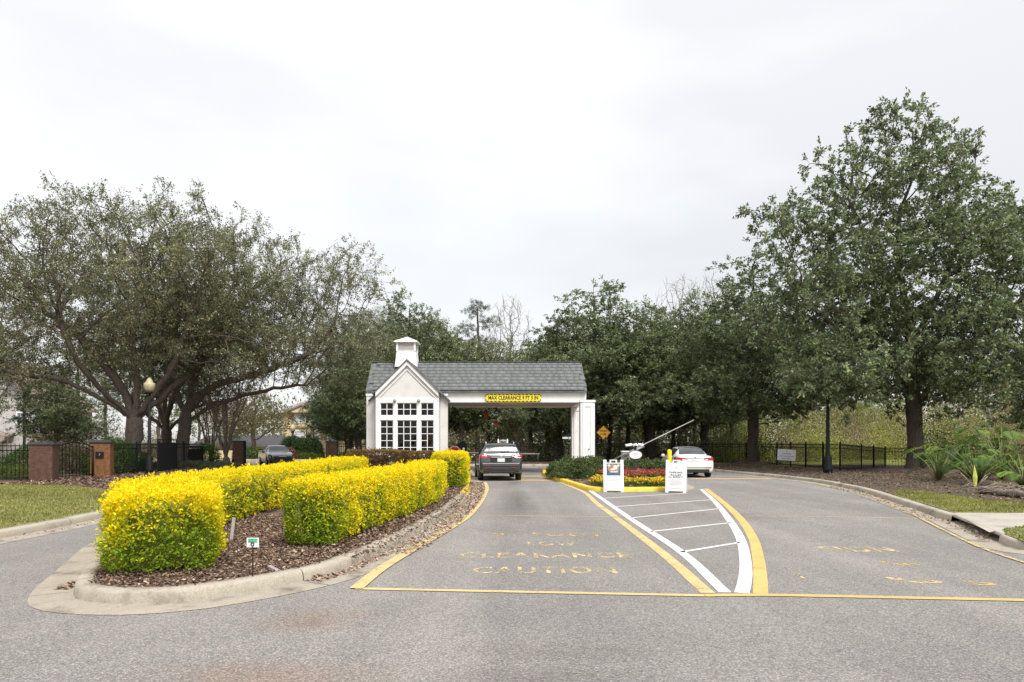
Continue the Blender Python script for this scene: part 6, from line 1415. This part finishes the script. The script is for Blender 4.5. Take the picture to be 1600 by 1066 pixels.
# oak with the long low limbs at the far left
oakA = tree_parts(201, [[(0, 0, -0.1), (0.05, 0, 1.0), (0.12, 0, 2.0), (0.15, 0, 2.7)],
    [(0.15, 0, 2.6), (-0.6, -0.2, 3.3), (-1.8, -0.5, 4.1), (-3.2, -0.9, 4.75), (-5.0, -1.2, 5.05), (-7.4, -1.5, 5.25)],
    [(0.15, 0, 2.8), (-0.5, 0.3, 4.0), (-1.6, 0.4, 5.6), (-3.0, 0.3, 7.2), (-4.6, 0.2, 8.4)],
    [(0.15, 0, 2.7), (0.2, 0.2, 4.4), (-0.1, 0.2, 6.6), (0.3, 0, 8.8)],
    [(0.15, 0, 2.7), (1.2, -0.2, 3.9), (2.4, -0.6, 5.4), (3.2, -0.6, 7.4)],
    [(0.15, 0, 2.7), (0.9, 0.8, 3.7), (1.8, 2.2, 5.2), (2.6, 3.0, 7.2)],
    [(0.15, 0, 2.7), (-0.6, -1.0, 3.8), (-1.3, -2.4, 5.4), (-1.8, -3.0, 7.2)]],
    [(0, 0, 9.6, 6.2, 5.5, 4.2), (-5.0, 0, 8.2, 4.4, 4.5, 3.4), (4.0, 0, 8.6, 4.0, 4.5, 3.6), (-6.0, -0.5, 11.2, 2.6, 3, 1.9), (2.0, 0, 13.0, 2.3, 2.5, 1.6, 0.9), (2.5, 0, 15.0, 0.7, 0.7, 1.0, 2.0), (-6.2, 0, 13.2, 0.9, 0.9, 0.9, 2.0), (-1.5, 0, 12.6, 3.2, 3.0, 1.4), (-4, -1, 5.8, 4.2, 3.5, 0.9)],
    4600, 0.44, M['bark_oak'], M['leaf_soft'], OAKC, OAKW, step=0.40, kill=0.42, leaf=(0.125, 0.062), twigs=3, tl=0.62, per=15, thin=0.024, tip_r=0.010, keep=0.80, clump_jit=0.32, shell=0.30, clump=(230, 0.85), flare=0.4, twc=(0.17, 0.15, 0.125), tw_r=0.008)
plant_tree('oak_tree', oakA, gpos(206, 36), 0, 1, 'spreading live oak with long low limbs at the left', group='live oaks by the exit road')
# oak leaning to the right over the exit road
oakB = tree_parts(202, [[(0, 0, -0.1), (0.05, 0, 1.2), (0.15, 0, 2.3), (0.25, 0, 3.2)],
    [(0.2, 0, 3.0), (1.0, -0.2, 4.2), (2.4, -0.6, 4.9), (4.2, -0.8, 5.3), (6.2, -1.0, 5.9), (8.2, -1.0, 6.8)],
    [(0.2, 0, 2.6), (1.5, 0.4, 3.6), (3.2, 0.8, 4.3), (5.2, 0.6, 4.7), (7.4, 0.2, 4.9)],
    [(0.25, 0, 3.1), (0.6, 0.2, 5.2), (1.6, 0.2, 7.4), (3.0, 0, 9.4)], [(0.25, 0, 3.1), (-0.6, 0.3, 5.0), (-1.2, 0.5, 7.4), (-1.0, 0.4, 9.6)]],
    [(2.5, 0, 9.4, 4.2, 4.5, 4.2), (6.5, 0, 8.4, 4.0, 4.0, 3.2), (9.2, 0, 9.8, 2.9, 3.0, 3.4), (9.6, 0, 13.2, 0.9, 0.9, 1.2, 2.0), (-1.0, 0, 10.0, 3.4, 4, 3.6), (9.0, 0, 7.0, 2.8, 3.0, 1.5), (4.0, 0, 12.2, 3.0, 3.0, 1.6), (6.0, 0, 6.2, 3.5, 3, 0.8)],
    4300, 0.36, M['bark_oak'], M['leaf_soft'], OAKC, OAKW, step=0.40, kill=0.42, leaf=(0.125, 0.062), twigs=3, tl=0.62, per=15, thin=0.024, tip_r=0.010, keep=0.80, clump_jit=0.32, shell=0.30, clump=(210, 0.85), flare=0.4, twc=(0.17, 0.15, 0.125), tw_r=0.008)
plant_tree('oak_tree', oakB, gpos(283, 40), 0, 1, 'live oak with forked trunk leaning right over the exit road', group='live oaks by the exit road')
oc_ = plant_tree('oak_tree', oakA, gpos(262, 47), R(150), (0.78, 0.78, 0.84), 'live oak standing behind the two front oaks', group='live oaks by the exit road')
plant_tree('oak_tree', oakA, (-39, 46, LAND_Z), R(70), 0.95, 'oak at the left edge of the picture behind the iron fence', group='live oaks by the exit road')
plant_tree('oak_tree', oakB, (xat(640, 62), 62, LAND_Z), R(170), (0.85, 0.85, 0.95), 'distant oak filling the gap left of the gatehouse', group='live oaks by the exit road')

# southern magnolias
magBig = tree_parts(211, [[(0, 0, -0.1), (-0.06, 0, 1.0), (-0.12, 0, 2.2), (-0.18, 0, 4.0), (-0.25, 0, 7.0), (-0.5, 0.2, 9.0), (-1.0, 0.1, 11.5), (-0.8, 0, 13.6)],
    [(-0.25, 0, 6.6), (-1.4, -0.3, 9.0), (-2.6, -0.2, 11.6), (-3.2, 0.0, 13.6)], [(-0.25, 0, 6.8), (0.9, -0.4, 9.2), (1.9, -0.2, 11.6)], [(-0.2, 0, 4.6), (1.8, -0.6, 6.2), (3.8, -0.6, 7.6), (5.4, -0.4, 9.2)], [(-0.2, 0, 4.4), (-2.0, -0.6, 5.8), (-4.2, -0.6, 7.2), (-6.2, -0.4, 9.0)]],
    [(-1.2, 0, 17.0, 2.1, 1.9, 1.8, 1.6), (-1.6, 0, 14.6, 4.2, 3.6, 2.2), (3.4, 0, 12.2, 2.7, 3, 2.0), (-5.4, 0, 12.6, 2.0, 2.5, 1.4), (-7.2, 0, 12.4, 1.6, 2.0, 1.2), (5.4, 0, 13.6, 1.6, 1.8, 1.2), (-3.4, 0, 15.6, 1.6, 1.6, 0.9), (-5.8, -3.2, 5.1, 1.6, 0.9, 1.1, 16.0), (-0.5, 0, 10.2, 5.2, 5.0, 2.9), (-5.6, 0, 8.2, 3.4, 4.0, 2.7), (5.6, 0, 8.4, 4.0, 4.2, 2.8), (0, 0, 6.6, 5.6, 5.4, 2.8), (7.0, 0, 11.6, 1.9, 2.2, 1.9), (-4.8, -1.8, 5.3, 3.2, 3.0, 1.5), (5.0, -1, 5.4, 4.4, 3.4, 1.6), (0.5, -1, 4.6, 3.6, 3.0, 1.0)],
    5200, 0.42, M['bark_mag'], M['leaf_gloss'], MAGC, MAGW, step=0.45, kill=0.48, leaf=(0.195, 0.10), twigs=3, tl=0.62, per=15, thin=0.030, tip_r=0.012, rosette=True, shell=0.36, upb=0.15, clump_jit=0.25, clump=(260, 0.80), flare=0.8, tw_r=0.010)
plant_tree('magnolia_tree', magBig, gpos(1432, 36.0), 0, 1, 'tallest magnolia, on the mulch at the right with a bare dark trunk', group='magnolias around the entrance')
magMid = tree_parts(212, [[(0, 0, -0.1), (0.05, 0, 1.2), (0.05, 0, 2.6), (0, 0, 5.0), (-0.2, 0, 8.5), (-0.1, 0, 12.0), (0.1, 0, 15.4)]],
    [(0.1, 0, 14.9, 1.6, 1.6, 1.7, 1.5), (-0.6, 0, 12.3, 2.7, 2.6, 2.2), (1.9, 0, 10.2, 2.6, 2.6, 2.1), (-2.4, 0, 9.4, 2.6, 2.6, 2.2), (0, 0, 7.6, 4.0, 3.8, 2.5), (-2.8, 0, 5.7, 3.0, 3.0, 1.9), (2.8, 0, 5.9, 2.9, 3.0, 2.0), (0, 0, 4.6, 4.2, 4.0, 1.3)],
    2900, 0.36, M['bark_mag'], M['leaf_gloss'], MAGC, MAGW, step=0.45, kill=0.5, leaf=(0.21, 0.105), twigs=3, tl=0.62, per=14, thin=0.030, tip_r=0.012, rosette=True, shell=0.36, upb=0.15, clump_jit=0.25, clump=(130, 0.80), flare=0.7, tw_r=0.010)
MG = 'magnolias around the entrance'
plant_tree('magnolia_tree', magMid, gpos(1176, 46.5), 0, (1.05, 1.05, 0.90), 'magnolia with grey trunk behind the fence notice', group=MG)
plant_tree('magnolia_tree', magMid, gpos(928, 53), R(110), (1.16, 1.1, 0.88), 'round-topped magnolia rising right behind the gatehouse roof', group=MG)
plant_tree('magnolia_tree', magMid, gpos(1018, 54), R(200), (1.0, 1.0, 0.80), 'magnolia between the gatehouse and the white sedan', group=MG)
plant_tree('magnolia_tree', magMid, gpos(868, 55), R(20), (0.80, 0.80, 0.70), 'smaller magnolia just over the canopy roof right end', group=MG)
plant_tree('magnolia_tree', magMid, gpos(1100, 55), R(290), (0.95, 0.95, 0.84), 'magnolia behind the raised barrier pole', group=MG)
plant_tree('magnolia_tree', magMid, gpos(560, 50), R(250), (0.70, 0.70, 0.58), 'dark low-branched magnolia at the left wall of the gatehouse', group=MG)
plant_tree('magnolia_tree', magMid, gpos(548, 54), R(40), (0.55, 0.55, 0.50), 'dark small magnolia beside the far brick pillar', group=MG)
plant_tree('magnolia_tree', magMid, gpos(640, 58), R(320), (0.95, 0.95, 0.88), 'pale-topped magnolia behind the cupola', group=MG)
plant_tree('magnolia_tree', magMid, gpos(690, 62), R(130), (0.85, 0.85, 0.72), 'magnolia behind the middle of the canopy roof', group=MG)
plant_tree('magnolia_tree', magMid, gpos(1680, 40), R(75), (0.9, 0.9, 0.62), 'magnolia partly cut off by the right edge of the picture', group=MG)
plant_tree('magnolia_tree', magMid, gpos(88, 50), R(165), (0.55, 0.55, 0.44), 'small dark evergreen behind the arched gate', group=MG)

# pine
PIC = [(0.075, 0.10, 0.045), (0.11, 0.14, 0.065), (0.055, 0.07, 0.035)]
pine = tree_parts(221, [[(0, 0, -0.1), (0.1, 0, 4), (0.0, 0, 9), (0.2, 0, 13), (0.1, 0, 16.5)]], [(0, 0, 16.4, 1.5, 1.5, 0.9), (1.3, 0, 14.9, 1.5, 1.4, 0.7), (-1.3, 0, 14.2, 1.5, 1.4, 0.7), (0.4, 0, 12.6, 2.1, 1.8, 0.7), (-1.6, 0, 11.4, 1.4, 1.3, 0.6)],
    700, 0.22, M['bark_oak'], M['leaf_soft'], PIC, [1, 1, 1], step=0.5, kill=0.5, leaf=(0.30, 0.024), twigs=3, tl=0.4, per=26, thin=0.03, rosette=True, shell=0.5, upb=0.3)
plant_tree('pine_tree', pine, gpos(745, 80), 0, 1.04, 'pine with open crown above the canopy roof')
plant_tree('pine_tree', pine, gpos(676, 86), R(140), 0.97, 'pine further back left of the first pine')
# bare trees
def bare(seed, h_, w_, base, natt, bark='bark_grey', tip=0.018):
    return (tree_parts(seed, [[(0, 0, -0.1), (0.1, 0, h_ * 0.2), (-0.1, 0, h_ * 0.4), (0.1, 0, h_ * 0.55)]], [(0, 0, h_ * 0.72, w_, w_, h_ * 0.27), (w_ * 0.3, 0, h_ * 0.9, w_ * 0.5, w_ * 0.5, h_ * 0.12)], natt, base, M[bark], M['leaf_soft'], [(0.2, 0.17, 0.13)], [1],
        step=0.45, kill=0.6, tip_r=tip, twigs=2, tl=0.9, per=0, thin=0.032, tw_r=0.016, twc=(0.27, 0.245, 0.21), upb=0.35, shell=0.5, up=0.12))
bareA = bare(231, 16.5, 2.6, 0.20, 1300)
BGp = 'bare trees in the woods'
plant_tree('bare_tree', bareA, gpos(1060, 66), 0, 1.06, 'bare grey tree rising between the two magnolias right of the gatehouse', group=BGp)
plant_tree('bare_tree', bareA, gpos(795, 76), R(60), 1.08, 'bare grey tree above the right part of the canopy roof', group=BGp)
plant_tree('bare_tree', bareA, gpos(1122, 68), R(200), 1.1, 'bare grey tree seen through the top of the second magnolia', group=BGp)
plant_tree('bare_tree', bareA, gpos(1330, 76), R(20), 0.62, 'bare tan sapling in the thicket right of the lamp post', group=BGp)
plant_tree('bare_tree', bareA, gpos(1250, 70), R(100), 0.58, 'bare tan sapling in the thicket left of the lamp post', group=BGp)
plant_tree('bare_tree', bareA, gpos(1545, 66), R(150), 0.55, 'bare sapling above the fan-leaved plants', group=BGp)
plant_tree('bare_tree', bareA, gpos(1500, 84), R(310), 0.75, 'bare tree further back in the right thicket', group=BGp)
# crape myrtles: many pale stems from one base
cm_paths = [[(0, 0, -0.1), (0.05, 0, 0.5)]]
for k in range(8):
    a = 2 * math.pi * k / 8 + 0.3; c_, s_ = math.cos(a), math.sin(a)
    cm_paths.append([(0.05, 0, 0.4), (0.25 * c_, 0.25 * s_, 1.4), (0.6 * c_, 0.6 * s_, 2.7), (1.2 * c_, 1.2 * s_, 4.2)])
crape = tree_parts(241, cm_paths, [(0, 0, 5.0, 2.4, 2.2, 1.6), (0, 0, 3.8, 1.8, 1.8, 1.0)], 900, 0.22, M['bark_pale'], M['leaf_soft'], [(0.22, 0.16, 0.10), (0.28, 0.21, 0.14)], [1, 1], step=0.35, kill=0.45, tip_r=0.012, twigs=3, tl=0.7, per=1, thin=0.02, leaf=(0.08, 0.04), tw_r=0.008, upb=0.5, up=0.2, flare=0.2)
plant_tree('crape_myrtle', crape, gpos(352, 43.0), 0, 1.0, 'bare crape myrtle with many pale stems beside the red brick pillar', group='crape myrtles by the exit gate')
plant_tree('crape_myrtle', crape, gpos(329, 45.5), R(80), 0.88, 'second bare crape myrtle further left behind the gate leaf', group='crape myrtles by the exit gate')

# generic woods trees
WC = [(0.060, 0.075, 0.030), (0.090, 0.100, 0.042), (0.040, 0.050, 0.022), (0.13, 0.125, 0.055)]; WW = [3, 3, 3, 1]; WC = [tuple(v * 2.6 for v in c) for c in WC]
woodA = tree_parts(251, [[(0, 0, -0.1), (0.15, 0, 2.5), (-0.05, 0, 5), (0.2, 0, 8)]], [(0, 0, 8.5, 3.4, 3.2, 3.2), (1.5, 0, 5.4, 2.6, 2.6, 2.2), (-1.6, 0, 4.6, 2.6, 2.6, 2.0)], 1300, 0.20, M['bark_oak'], M['leaf_soft'], WC, WW, step=0.5, kill=0.65, leaf=(0.19, 0.10), twigs=3, tl=0.7, per=11, thin=0.026, shell=0.5)
woodB = tree_parts(252, [[(0, 0, -0.1), (-0.2, 0, 3), (0.2, 0, 6), (0.1, 0, 9.5)]], [(0.3, 0, 10, 2.5, 2.5, 2.8), (-0.8, 0, 6.6, 2.2, 2.0, 2.2), (1.0, 0, 3.6, 1.8, 1.8, 1.6)], 1000, 0.16, M['bark_oak'], M['leaf_soft'], WC, [2, 3, 3, 2], step=0.5, kill=0.65, leaf=(0.19, 0.095), twigs=3, tl=0.75, per=10, thin=0.026, shell=0.5)
olive = tree_parts(253, [[(0, 0, -0.1), (0.1, 0, 1.2), (0.0, 0, 2.6)]], [(0, 0, 4.0, 3.6, 3.2, 2.0), (-2, 0, 3.0, 2.4, 2.2, 1.3), (2.2, 0, 3.1, 2.4, 2.2, 1.3)], 1000, 0.2, M['bark_oak'], M['leaf_soft'], [(0.17, 0.155, 0.065), (0.12, 0.115, 0.05), (0.21, 0.185, 0.09)], [1, 1, 1], step=0.45, kill=0.55, leaf=(0.15, 0.07), twigs=3, tl=0.6, per=10, thin=0.026, shell=0.5)
WG = 'trees of the woods behind the gate'
r = np.random.default_rng(5)
spots = []
for x in np.linspace(688, 1150, 15): spots.append((x + r.normal(0, 9), 57 + r.random() * 8, 0))
for x in np.linspace(560, 1200, 15): spots.append((x + r.normal(0, 10), 70 + r.random() * 10, 1))
for x in np.linspace(480, 1750, 24): spots.append((x + r.normal(0, 12), 92 + r.random() * 16, 2))
ORD = 'first second third fourth fifth sixth seventh eighth ninth tenth eleventh twelfth thirteenth fourteenth fifteenth sixteenth seventeenth eighteenth nineteenth twentieth twenty-first twenty-second twenty-third twenty-fourth'.split()
count = [0, 0, 0]
for i, (x, d, lay) in enumerate(spots):
    lb = ['slender woods tree behind the gate, %s from the left in the nearest row', 'woods tree behind the gate, %s from the left in the middle row', 'distant woods tree, %s from the left in the farthest row'][lay] % ORD[count[lay]]; count[lay] += 1
    s_ = (0.85 + 0.25 * r.random()) * (1.0, 0.95, 0.72)[lay]
    if lay == 2 and x > 1150: s_ *= 0.90
    if 725 < x < 845: s_ *= (0.85, 0.62, 0.55)[lay]
    plant_tree('wood_tree', woodA if r.random() < 0.5 else woodB, gpos(x, d), r.random() * 6.28, (s_ * (1 + 0.2 * r.random()), s_ * (1 + 0.2 * r.random()), s_), lb, group=WG + ('', ', middle row', ', far row')[lay])
plant_tree('olive_tree', olive, gpos(395, 68), 0, (1.05, 1.1, 1.10), 'olive-brown round tree left of the cream house')
plant_tree('olive_tree', olive, gpos(360, 74), R(130), (1.1, 1.1, 1.0), 'olive-brown tree behind the crape myrtle stems')
LG = 'trees behind the left fence'
for i, (x, d, s_, lb) in enumerate(((120, 55, 0.85, 'tree with straight trunk behind the arched gate'), (-60, 60, 1.0, 'tree beyond the left picture edge behind the fence'), (165, 66, 0.9, 'tree behind the orange brick pillar, further back'), (250, 72, 1.0, 'tree far behind the lamp post'), (310, 84, 1.0, 'far tree above the low beige building'), (545, 78, 0.9, 'far tree left of the gatehouse roof'), (580, 66, 1.05, 'tree close behind the gatehouse left corner'))):
    plant_tree('leafy_tree', woodA if i % 2 else woodB, gpos(x, d), i * 1.1, s_, lb, group=LG)
lime = tree_parts(254, [[(0, 0, -0.1), (0.1, 0, 1.0)]], [(0, 0, 2.4, 1.9, 1.7, 1.2)], 400, 0.1, M['bark_oak'], M['leaf_soft'], [(0.16, 0.20, 0.04), (0.22, 0.25, 0.06)], [1, 1], step=0.4, kill=0.5, leaf=(0.13, 0.06), per=10, thin=0.03, shell=0.5)
plant_tree('lime_green_tree', lime, gpos(539, 58), 0, 1.15, 'small lime green tree behind the far brick pillar')
plant_tree('lime_green_tree', lime, gpos(872, 55), R(50), 1.0, 'small lime green tree inside the canopy opening')
plant_tree('lime_green_tree', lime, gpos(1322, 66), R(120), (1.3, 1.3, 1.6), 'bright lime green tree in the thicket right of the lamp post')

# ------------------------------------------------------------------ thicket behind the right fence, woods undergrowth (masses nobody could count)
def thicket(name, rows_, label, seed, per=650, leaf=0.16):
    r = np.random.default_rng(seed); VV, CC = [], []
    for (x, y, rx, h_, cols, twig) in rows_:
        n = per; d = unit(r.normal(size=(n, 3))); d[:, 2] = np.abs(d[:, 2]); rad = (0.45 + 0.6 * r.random(n)) * (1 + 0.2 * vnoise(d * 2, 2.0, int(r.integers(1e6))))
        P = d * rad[:, None] * np.array([rx, rx, h_]) + np.array([x, y, LAND_Z])
        D = unit(r.normal(size=(n, 3)) * (0.7 if twig else 1.0) + np.array([0, 0, 0.5 if twig else 0.2]) + d * 0.6); Nn = unit(r.normal(0, 0.7, (n, 3)) + np.array([0, 0, 0.6]))
        VV.append(leaf_quads(P, D, Nn, (0.75 if twig else leaf) * (0.6 + 0.8 * r.random(n)), 0.022 if twig else leaf * 0.5)); CC.append((palette(n, cols, [2, 2, 1][:len(cols)], 0.22, r) * (0.55 + 1.10 * r.random())).clip(0, 0.62))
    o = link(name, quads_mesh(name, np.concatenate(VV), np.concatenate(CC), M['leaf_soft'])); return tag(o, label, 'bushes', kind='stuff')
TH = {'lime': [(0.27, 0.30, 0.05), (0.35, 0.36, 0.08), (0.18, 0.22, 0.04)], 'olive': [(0.20, 0.20, 0.075), (0.27, 0.25, 0.10), (0.14, 0.145, 0.055)], 'tan': [(0.30, 0.235, 0.155), (0.36, 0.28, 0.19), (0.22, 0.17, 0.11)], 'green': [(0.075, 0.11, 0.04), (0.11, 0.14, 0.05), (0.05, 0.07, 0.03)], 'dark': [(0.12, 0.14, 0.06), (0.17, 0.175, 0.08), (0.22, 0.19, 0.115)], 'rose': [(0.32, 0.22, 0.17), (0.27, 0.20, 0.13)]}
r = np.random.default_rng(9); rows_ = []
for i in range(170):
    x = 1110 + r.random() * 560; dep = r.random(); d = 50 + dep * 30
    if x > 1330 and d < 56: d += 8
    kind = r.choice(['lime', 'olive', 'tan', 'green', 'lime', 'lime', 'olive', 'rose']); top = zat(690 - 108 * dep - 16 * r.random() + 10 * (x < 1200), d)
    rows_.append((xat(x, d), d, 1.5 + 1.6 * r.random(), max(1.0, top), TH[kind], kind in ('tan', 'rose') and r.random() < 0.35))
for x, d, rr_, hh_ in ((1462, 47, 1.8, 3.4), (1490, 49, 1.6, 2.8), (1440, 51, 2.0, 4.0), (1200, 50, 1.8, 2.6), (1150, 51, 2.0, 2.8)): rows_ += [(xat(x, d), d, rr_, hh_, TH['green'], False)] * 2
thicket('thicket', rows_, 'tangled yellow-green and tan thicket behind the right fence', 301, 640, 0.145)
rows_ = []
for i in range(120):
    x = 660 + r.random() * 540; d = 53 + r.random() * 26; kind = r.choice(['dark', 'dark', 'green', 'olive', 'dark', 'tan'])
    rows_.append((xat(x, d), d, 1.0 + 1.2 * r.random(), 1.0 + 2.6 * r.random() + (d - 53) * 0.14, TH[kind], kind == 'tan'))
thicket('undergrowth', rows_, 'dark undergrowth of the woods behind the gate', 302, 380, 0.18)
rows_ = []
for i in range(50):
    x = -60 + r.random() * 400; d = 48 + r.random() * 18; kind = r.choice(['rose', 'tan', 'olive', 'tan', 'green'])
    if 0 < x < 70: d = 74 + r.random() * 4
    if x > 230: d += 18
    rows_.append((xat(x, d), d, 1.1 + 0.9 * r.random(), 1.4 + 2.0 * r.random(), TH[kind], kind in ('rose', 'tan')))
thicket('undergrowth', rows_, 'tan and olive undergrowth behind the left gate and oaks', 303, 360, 0.16)

rows_ = []
for i in range(80):
    x = 380 + 1400 * (i + r.random()) / 80; d = 88 + r.random() * 22; kind = r.choice(['dark', 'olive', 'dark', 'green']) if x < 1180 else r.choice(['olive', 'tan', 'green', 'rose', 'olive'])
    if 425 < x < 565: d = 122 + 6 * r.random()
    rows_.append((xat(x, d), d, 3.2 + 1.5 * r.random(), (8.0 + 2.5 * r.random()) * (0.72 if 735 < x < 835 else 1.0), TH[kind], False))
thicket('far_woods', rows_, 'wall of far woods closing the view behind all other trees', 304, 520, 0.52)

# ------------------------------------------------------------------ fan-leaved plants, log and dead fronds on the right
def fan_leaf(r, L_):
    """deeply lobed leaf: one blade per lobe along a midrib"""
    V = []; n = 8
    for i in range(n):
        t = i / (n - 1)
        for s_ in (-1, 1):
            b = np.array([0, 0.12 * L_ + 0.72 * L_ * t, 0.05 * math.sin(t * 3)]); a = R(78 - 58 * t); ln = L_ * (0.34 + 0.30 * math.sin(math.pi * (0.25 + 0.6 * t)))
            V.append((b, np.array([s_ * math.sin(a), math.cos(a), -0.10]), ln, 0.115 * L_))
    V.append((np.array([0, 0.8 * L_, 0.0]), np.array([0, 1.0, -0.1]), 0.36 * L_, 0.11 * L_))
    return V
def fan_plant(loc, n, seed, label, hgt=1.0, L_=0.62, cols=((0.06, 0.12, 0.025), (0.10, 0.18, 0.035), (0.16, 0.25, 0.05))):
    r = np.random.default_rng(seed); e = empty('fan_leaved_plant', loc); tag(e, label, 'plant', 'fan-leaved plants on the right mulch')
    st = MB()
    for k in range(n):
        az = r.random() * 6.283; el = 0.35 + 0.95 * r.random(); ln = hgt * (0.6 + 0.6 * r.random()); rad = ln * math.cos(el) * 1.05; h_ = ln * math.sin(el) + 0.15
        tip = np.array([rad * math.cos(az), rad * math.sin(az), h_]); st.tube([(0, 0, 0.02), tuple(tip * np.array([0.45, 0.45, 0.62])), tuple(tip)], [0.022, 0.016, 0.010], 5)
        droop = 0.25 + 0.5 * r.random(); fw = unit(np.array([[math.cos(az), math.sin(az), -droop]]))[0]; sd2 = unit(np.cross(fw, [0, 0, 1])[None])[0]; up = np.cross(sd2, fw)
        fl = fan_leaf(r, L_ * (0.7 + 0.6 * r.random())); B = np.array([b for b, _, _, _ in fl]); D = np.array([d_ for _, d_, _, _ in fl])
        T_ = np.stack([sd2, fw, up]); P = tip + B @ T_; Dw = D @ T_; V = leaf_quads(P, Dw, np.tile(up + r.normal(0, 0.1, 3), (len(fl), 1)), np.array([a for _, _, a, _ in fl]), np.array([a for _, _, _, a in fl]), 0.06)
        link('leaf', quads_mesh('leaf', V, np.tile(np.array(cols)[r.integers(len(cols))] * (0.8 + 0.4 * r.random()), (len(fl), 1)), M['leaf_gloss']), None, e)
    st.build('stalks', surf('green_stalk', (0.14, 0.17, 0.05), 0.6, 0.2, 8), e)
def gv(x, y): a = at(x, y, LAND_Z); return (a[0], a[1], LAND_Z)
fan_plant(gv(1466, 752), 34, 401, 'dark fan-leaved plant against the big magnolia trunk', 1.35, 0.40, ((0.045, 0.09, 0.02), (0.07, 0.13, 0.03), (0.10, 0.17, 0.035)))
fan_plant(gv(1528, 757), 34, 402, 'fan-leaved plant in the middle with the yellow blade', 1.25, 0.38, ((0.09, 0.18, 0.03), (0.13, 0.23, 0.045), (0.06, 0.12, 0.025)))
fan_plant(gv(1565, 750), 44, 403, 'tall fan-leaved plant by the fence right of the trunk', 2.2, 0.46, ((0.05, 0.10, 0.02), (0.08, 0.145, 0.03), (0.13, 0.21, 0.04)))
fan_plant(gv(1598, 762), 24, 404, 'light green fan-leaved plant at the right edge', 0.95, 0.36, ((0.16, 0.27, 0.04), (0.22, 0.33, 0.05), (0.11, 0.2, 0.03)))
fan_plant(gv(1515, 748), 26, 405, 'fan-leaved plant behind the yellow blade near the fence', 2.2, 0.42, ((0.10, 0.19, 0.03), (0.20, 0.28, 0.05), (0.06, 0.11, 0.025)))
bx_ = gv(1524, 761); e = empty('yellow_blade_plant', bx_); tag(e, 'stiff yellow blade and pale cut stalks at the log end', 'plant')
bl_ = MB()
bl_.add([(-0.05, 0, 0), (0.05, 0, 0), (0.085, 0.02, 0.35), (0.0, 0.05, 0.78), (-0.075, 0.02, 0.35), (0, -0.04, 0.3)], [(0, 1, 2, 5), (5, 2, 3), (5, 3, 4), (0, 5, 4)]); bl_.build('blade', surf('yellow_green_blade', (0.48, 0.50, 0.10), 0.5, 0.2, 9), e)
for a, b in (((-0.05, 0, 0), (-0.55, -0.05, 0.50)), ((0.05, 0, 0), (0.45, 0.05, 0.36)), ((0.05, 0, 0.03), (0.30, -0.1, 0.42))): MB().tube([a, b], [0.025, 0.014], 6).build('cut_stalk', M['dead'], e)
lg0, lg1 = gv(1533, 771), gv(1640, 784)
e = empty('fallen_log', lg0); tag(e, 'weathered fallen log on the mulch at the right edge', 'log')
lv = np.array(lg1) - np.array(lg0); pts = [tuple(lv * t + np.array([0, 0.06 * math.sin(t * 9), 0.10 + 0.02 * math.sin(t * 14)])) for t in np.linspace(0, 1, 14)]
MB().tube(pts, [0.10 + 0.025 * math.sin(i * 2.1) for i in range(14)], 10).build('trunk', M['log'], e)
e = empty('dead_fronds', gv(1560, 772)); tag(e, 'tangle of pale dead fronds lying over the log', 'fronds'); r = np.random.default_rng(12)
for k in range(26):
    a = np.array([r.normal(-0.2, 0.7), r.normal(0, 0.35), 0.05 + 0.1 * r.random()]); az = r.normal(0, 0.7) - 0.5; ln = 0.7 + 0.9 * r.random(); b = a + np.array([ln * math.cos(az), ln * math.sin(az) * 0.5, r.normal(-0.02, 0.05)]); m_ = (a + b) / 2 + np.array([0, 0, 0.12 + 0.1 * r.random()])
    a[2], b[2] = max(a[2], 0.02), max(b[2], 0.015); MB().tube([tuple(a), tuple(m_), tuple(b)], [0.014, 0.012, 0.006], 5).build('frond_stalk', M['dead'], e)
# mulch mounds at trunk feet
for (x, d, r_, h_, lb) in ((1432, 36, 2.6, 0.16, 'low mulch mound at the big magnolia trunk'), (1181, 46.5, 2.2, 0.22, 'low mulch mound at the second magnolia trunk'), (206, 36, 2.2, 0.16, 'low mulch mound at the left oak trunk')):
    o = MB().lathe([(r_, -0.03), (r_ * 0.75, h_ * 0.45), (r_ * 0.4, h_ * 0.85), (0.05, h_)], 24).build('mulch_mound', M['mulch'], None, loc=gpos(x, d)); o['kind'] = 'structure'
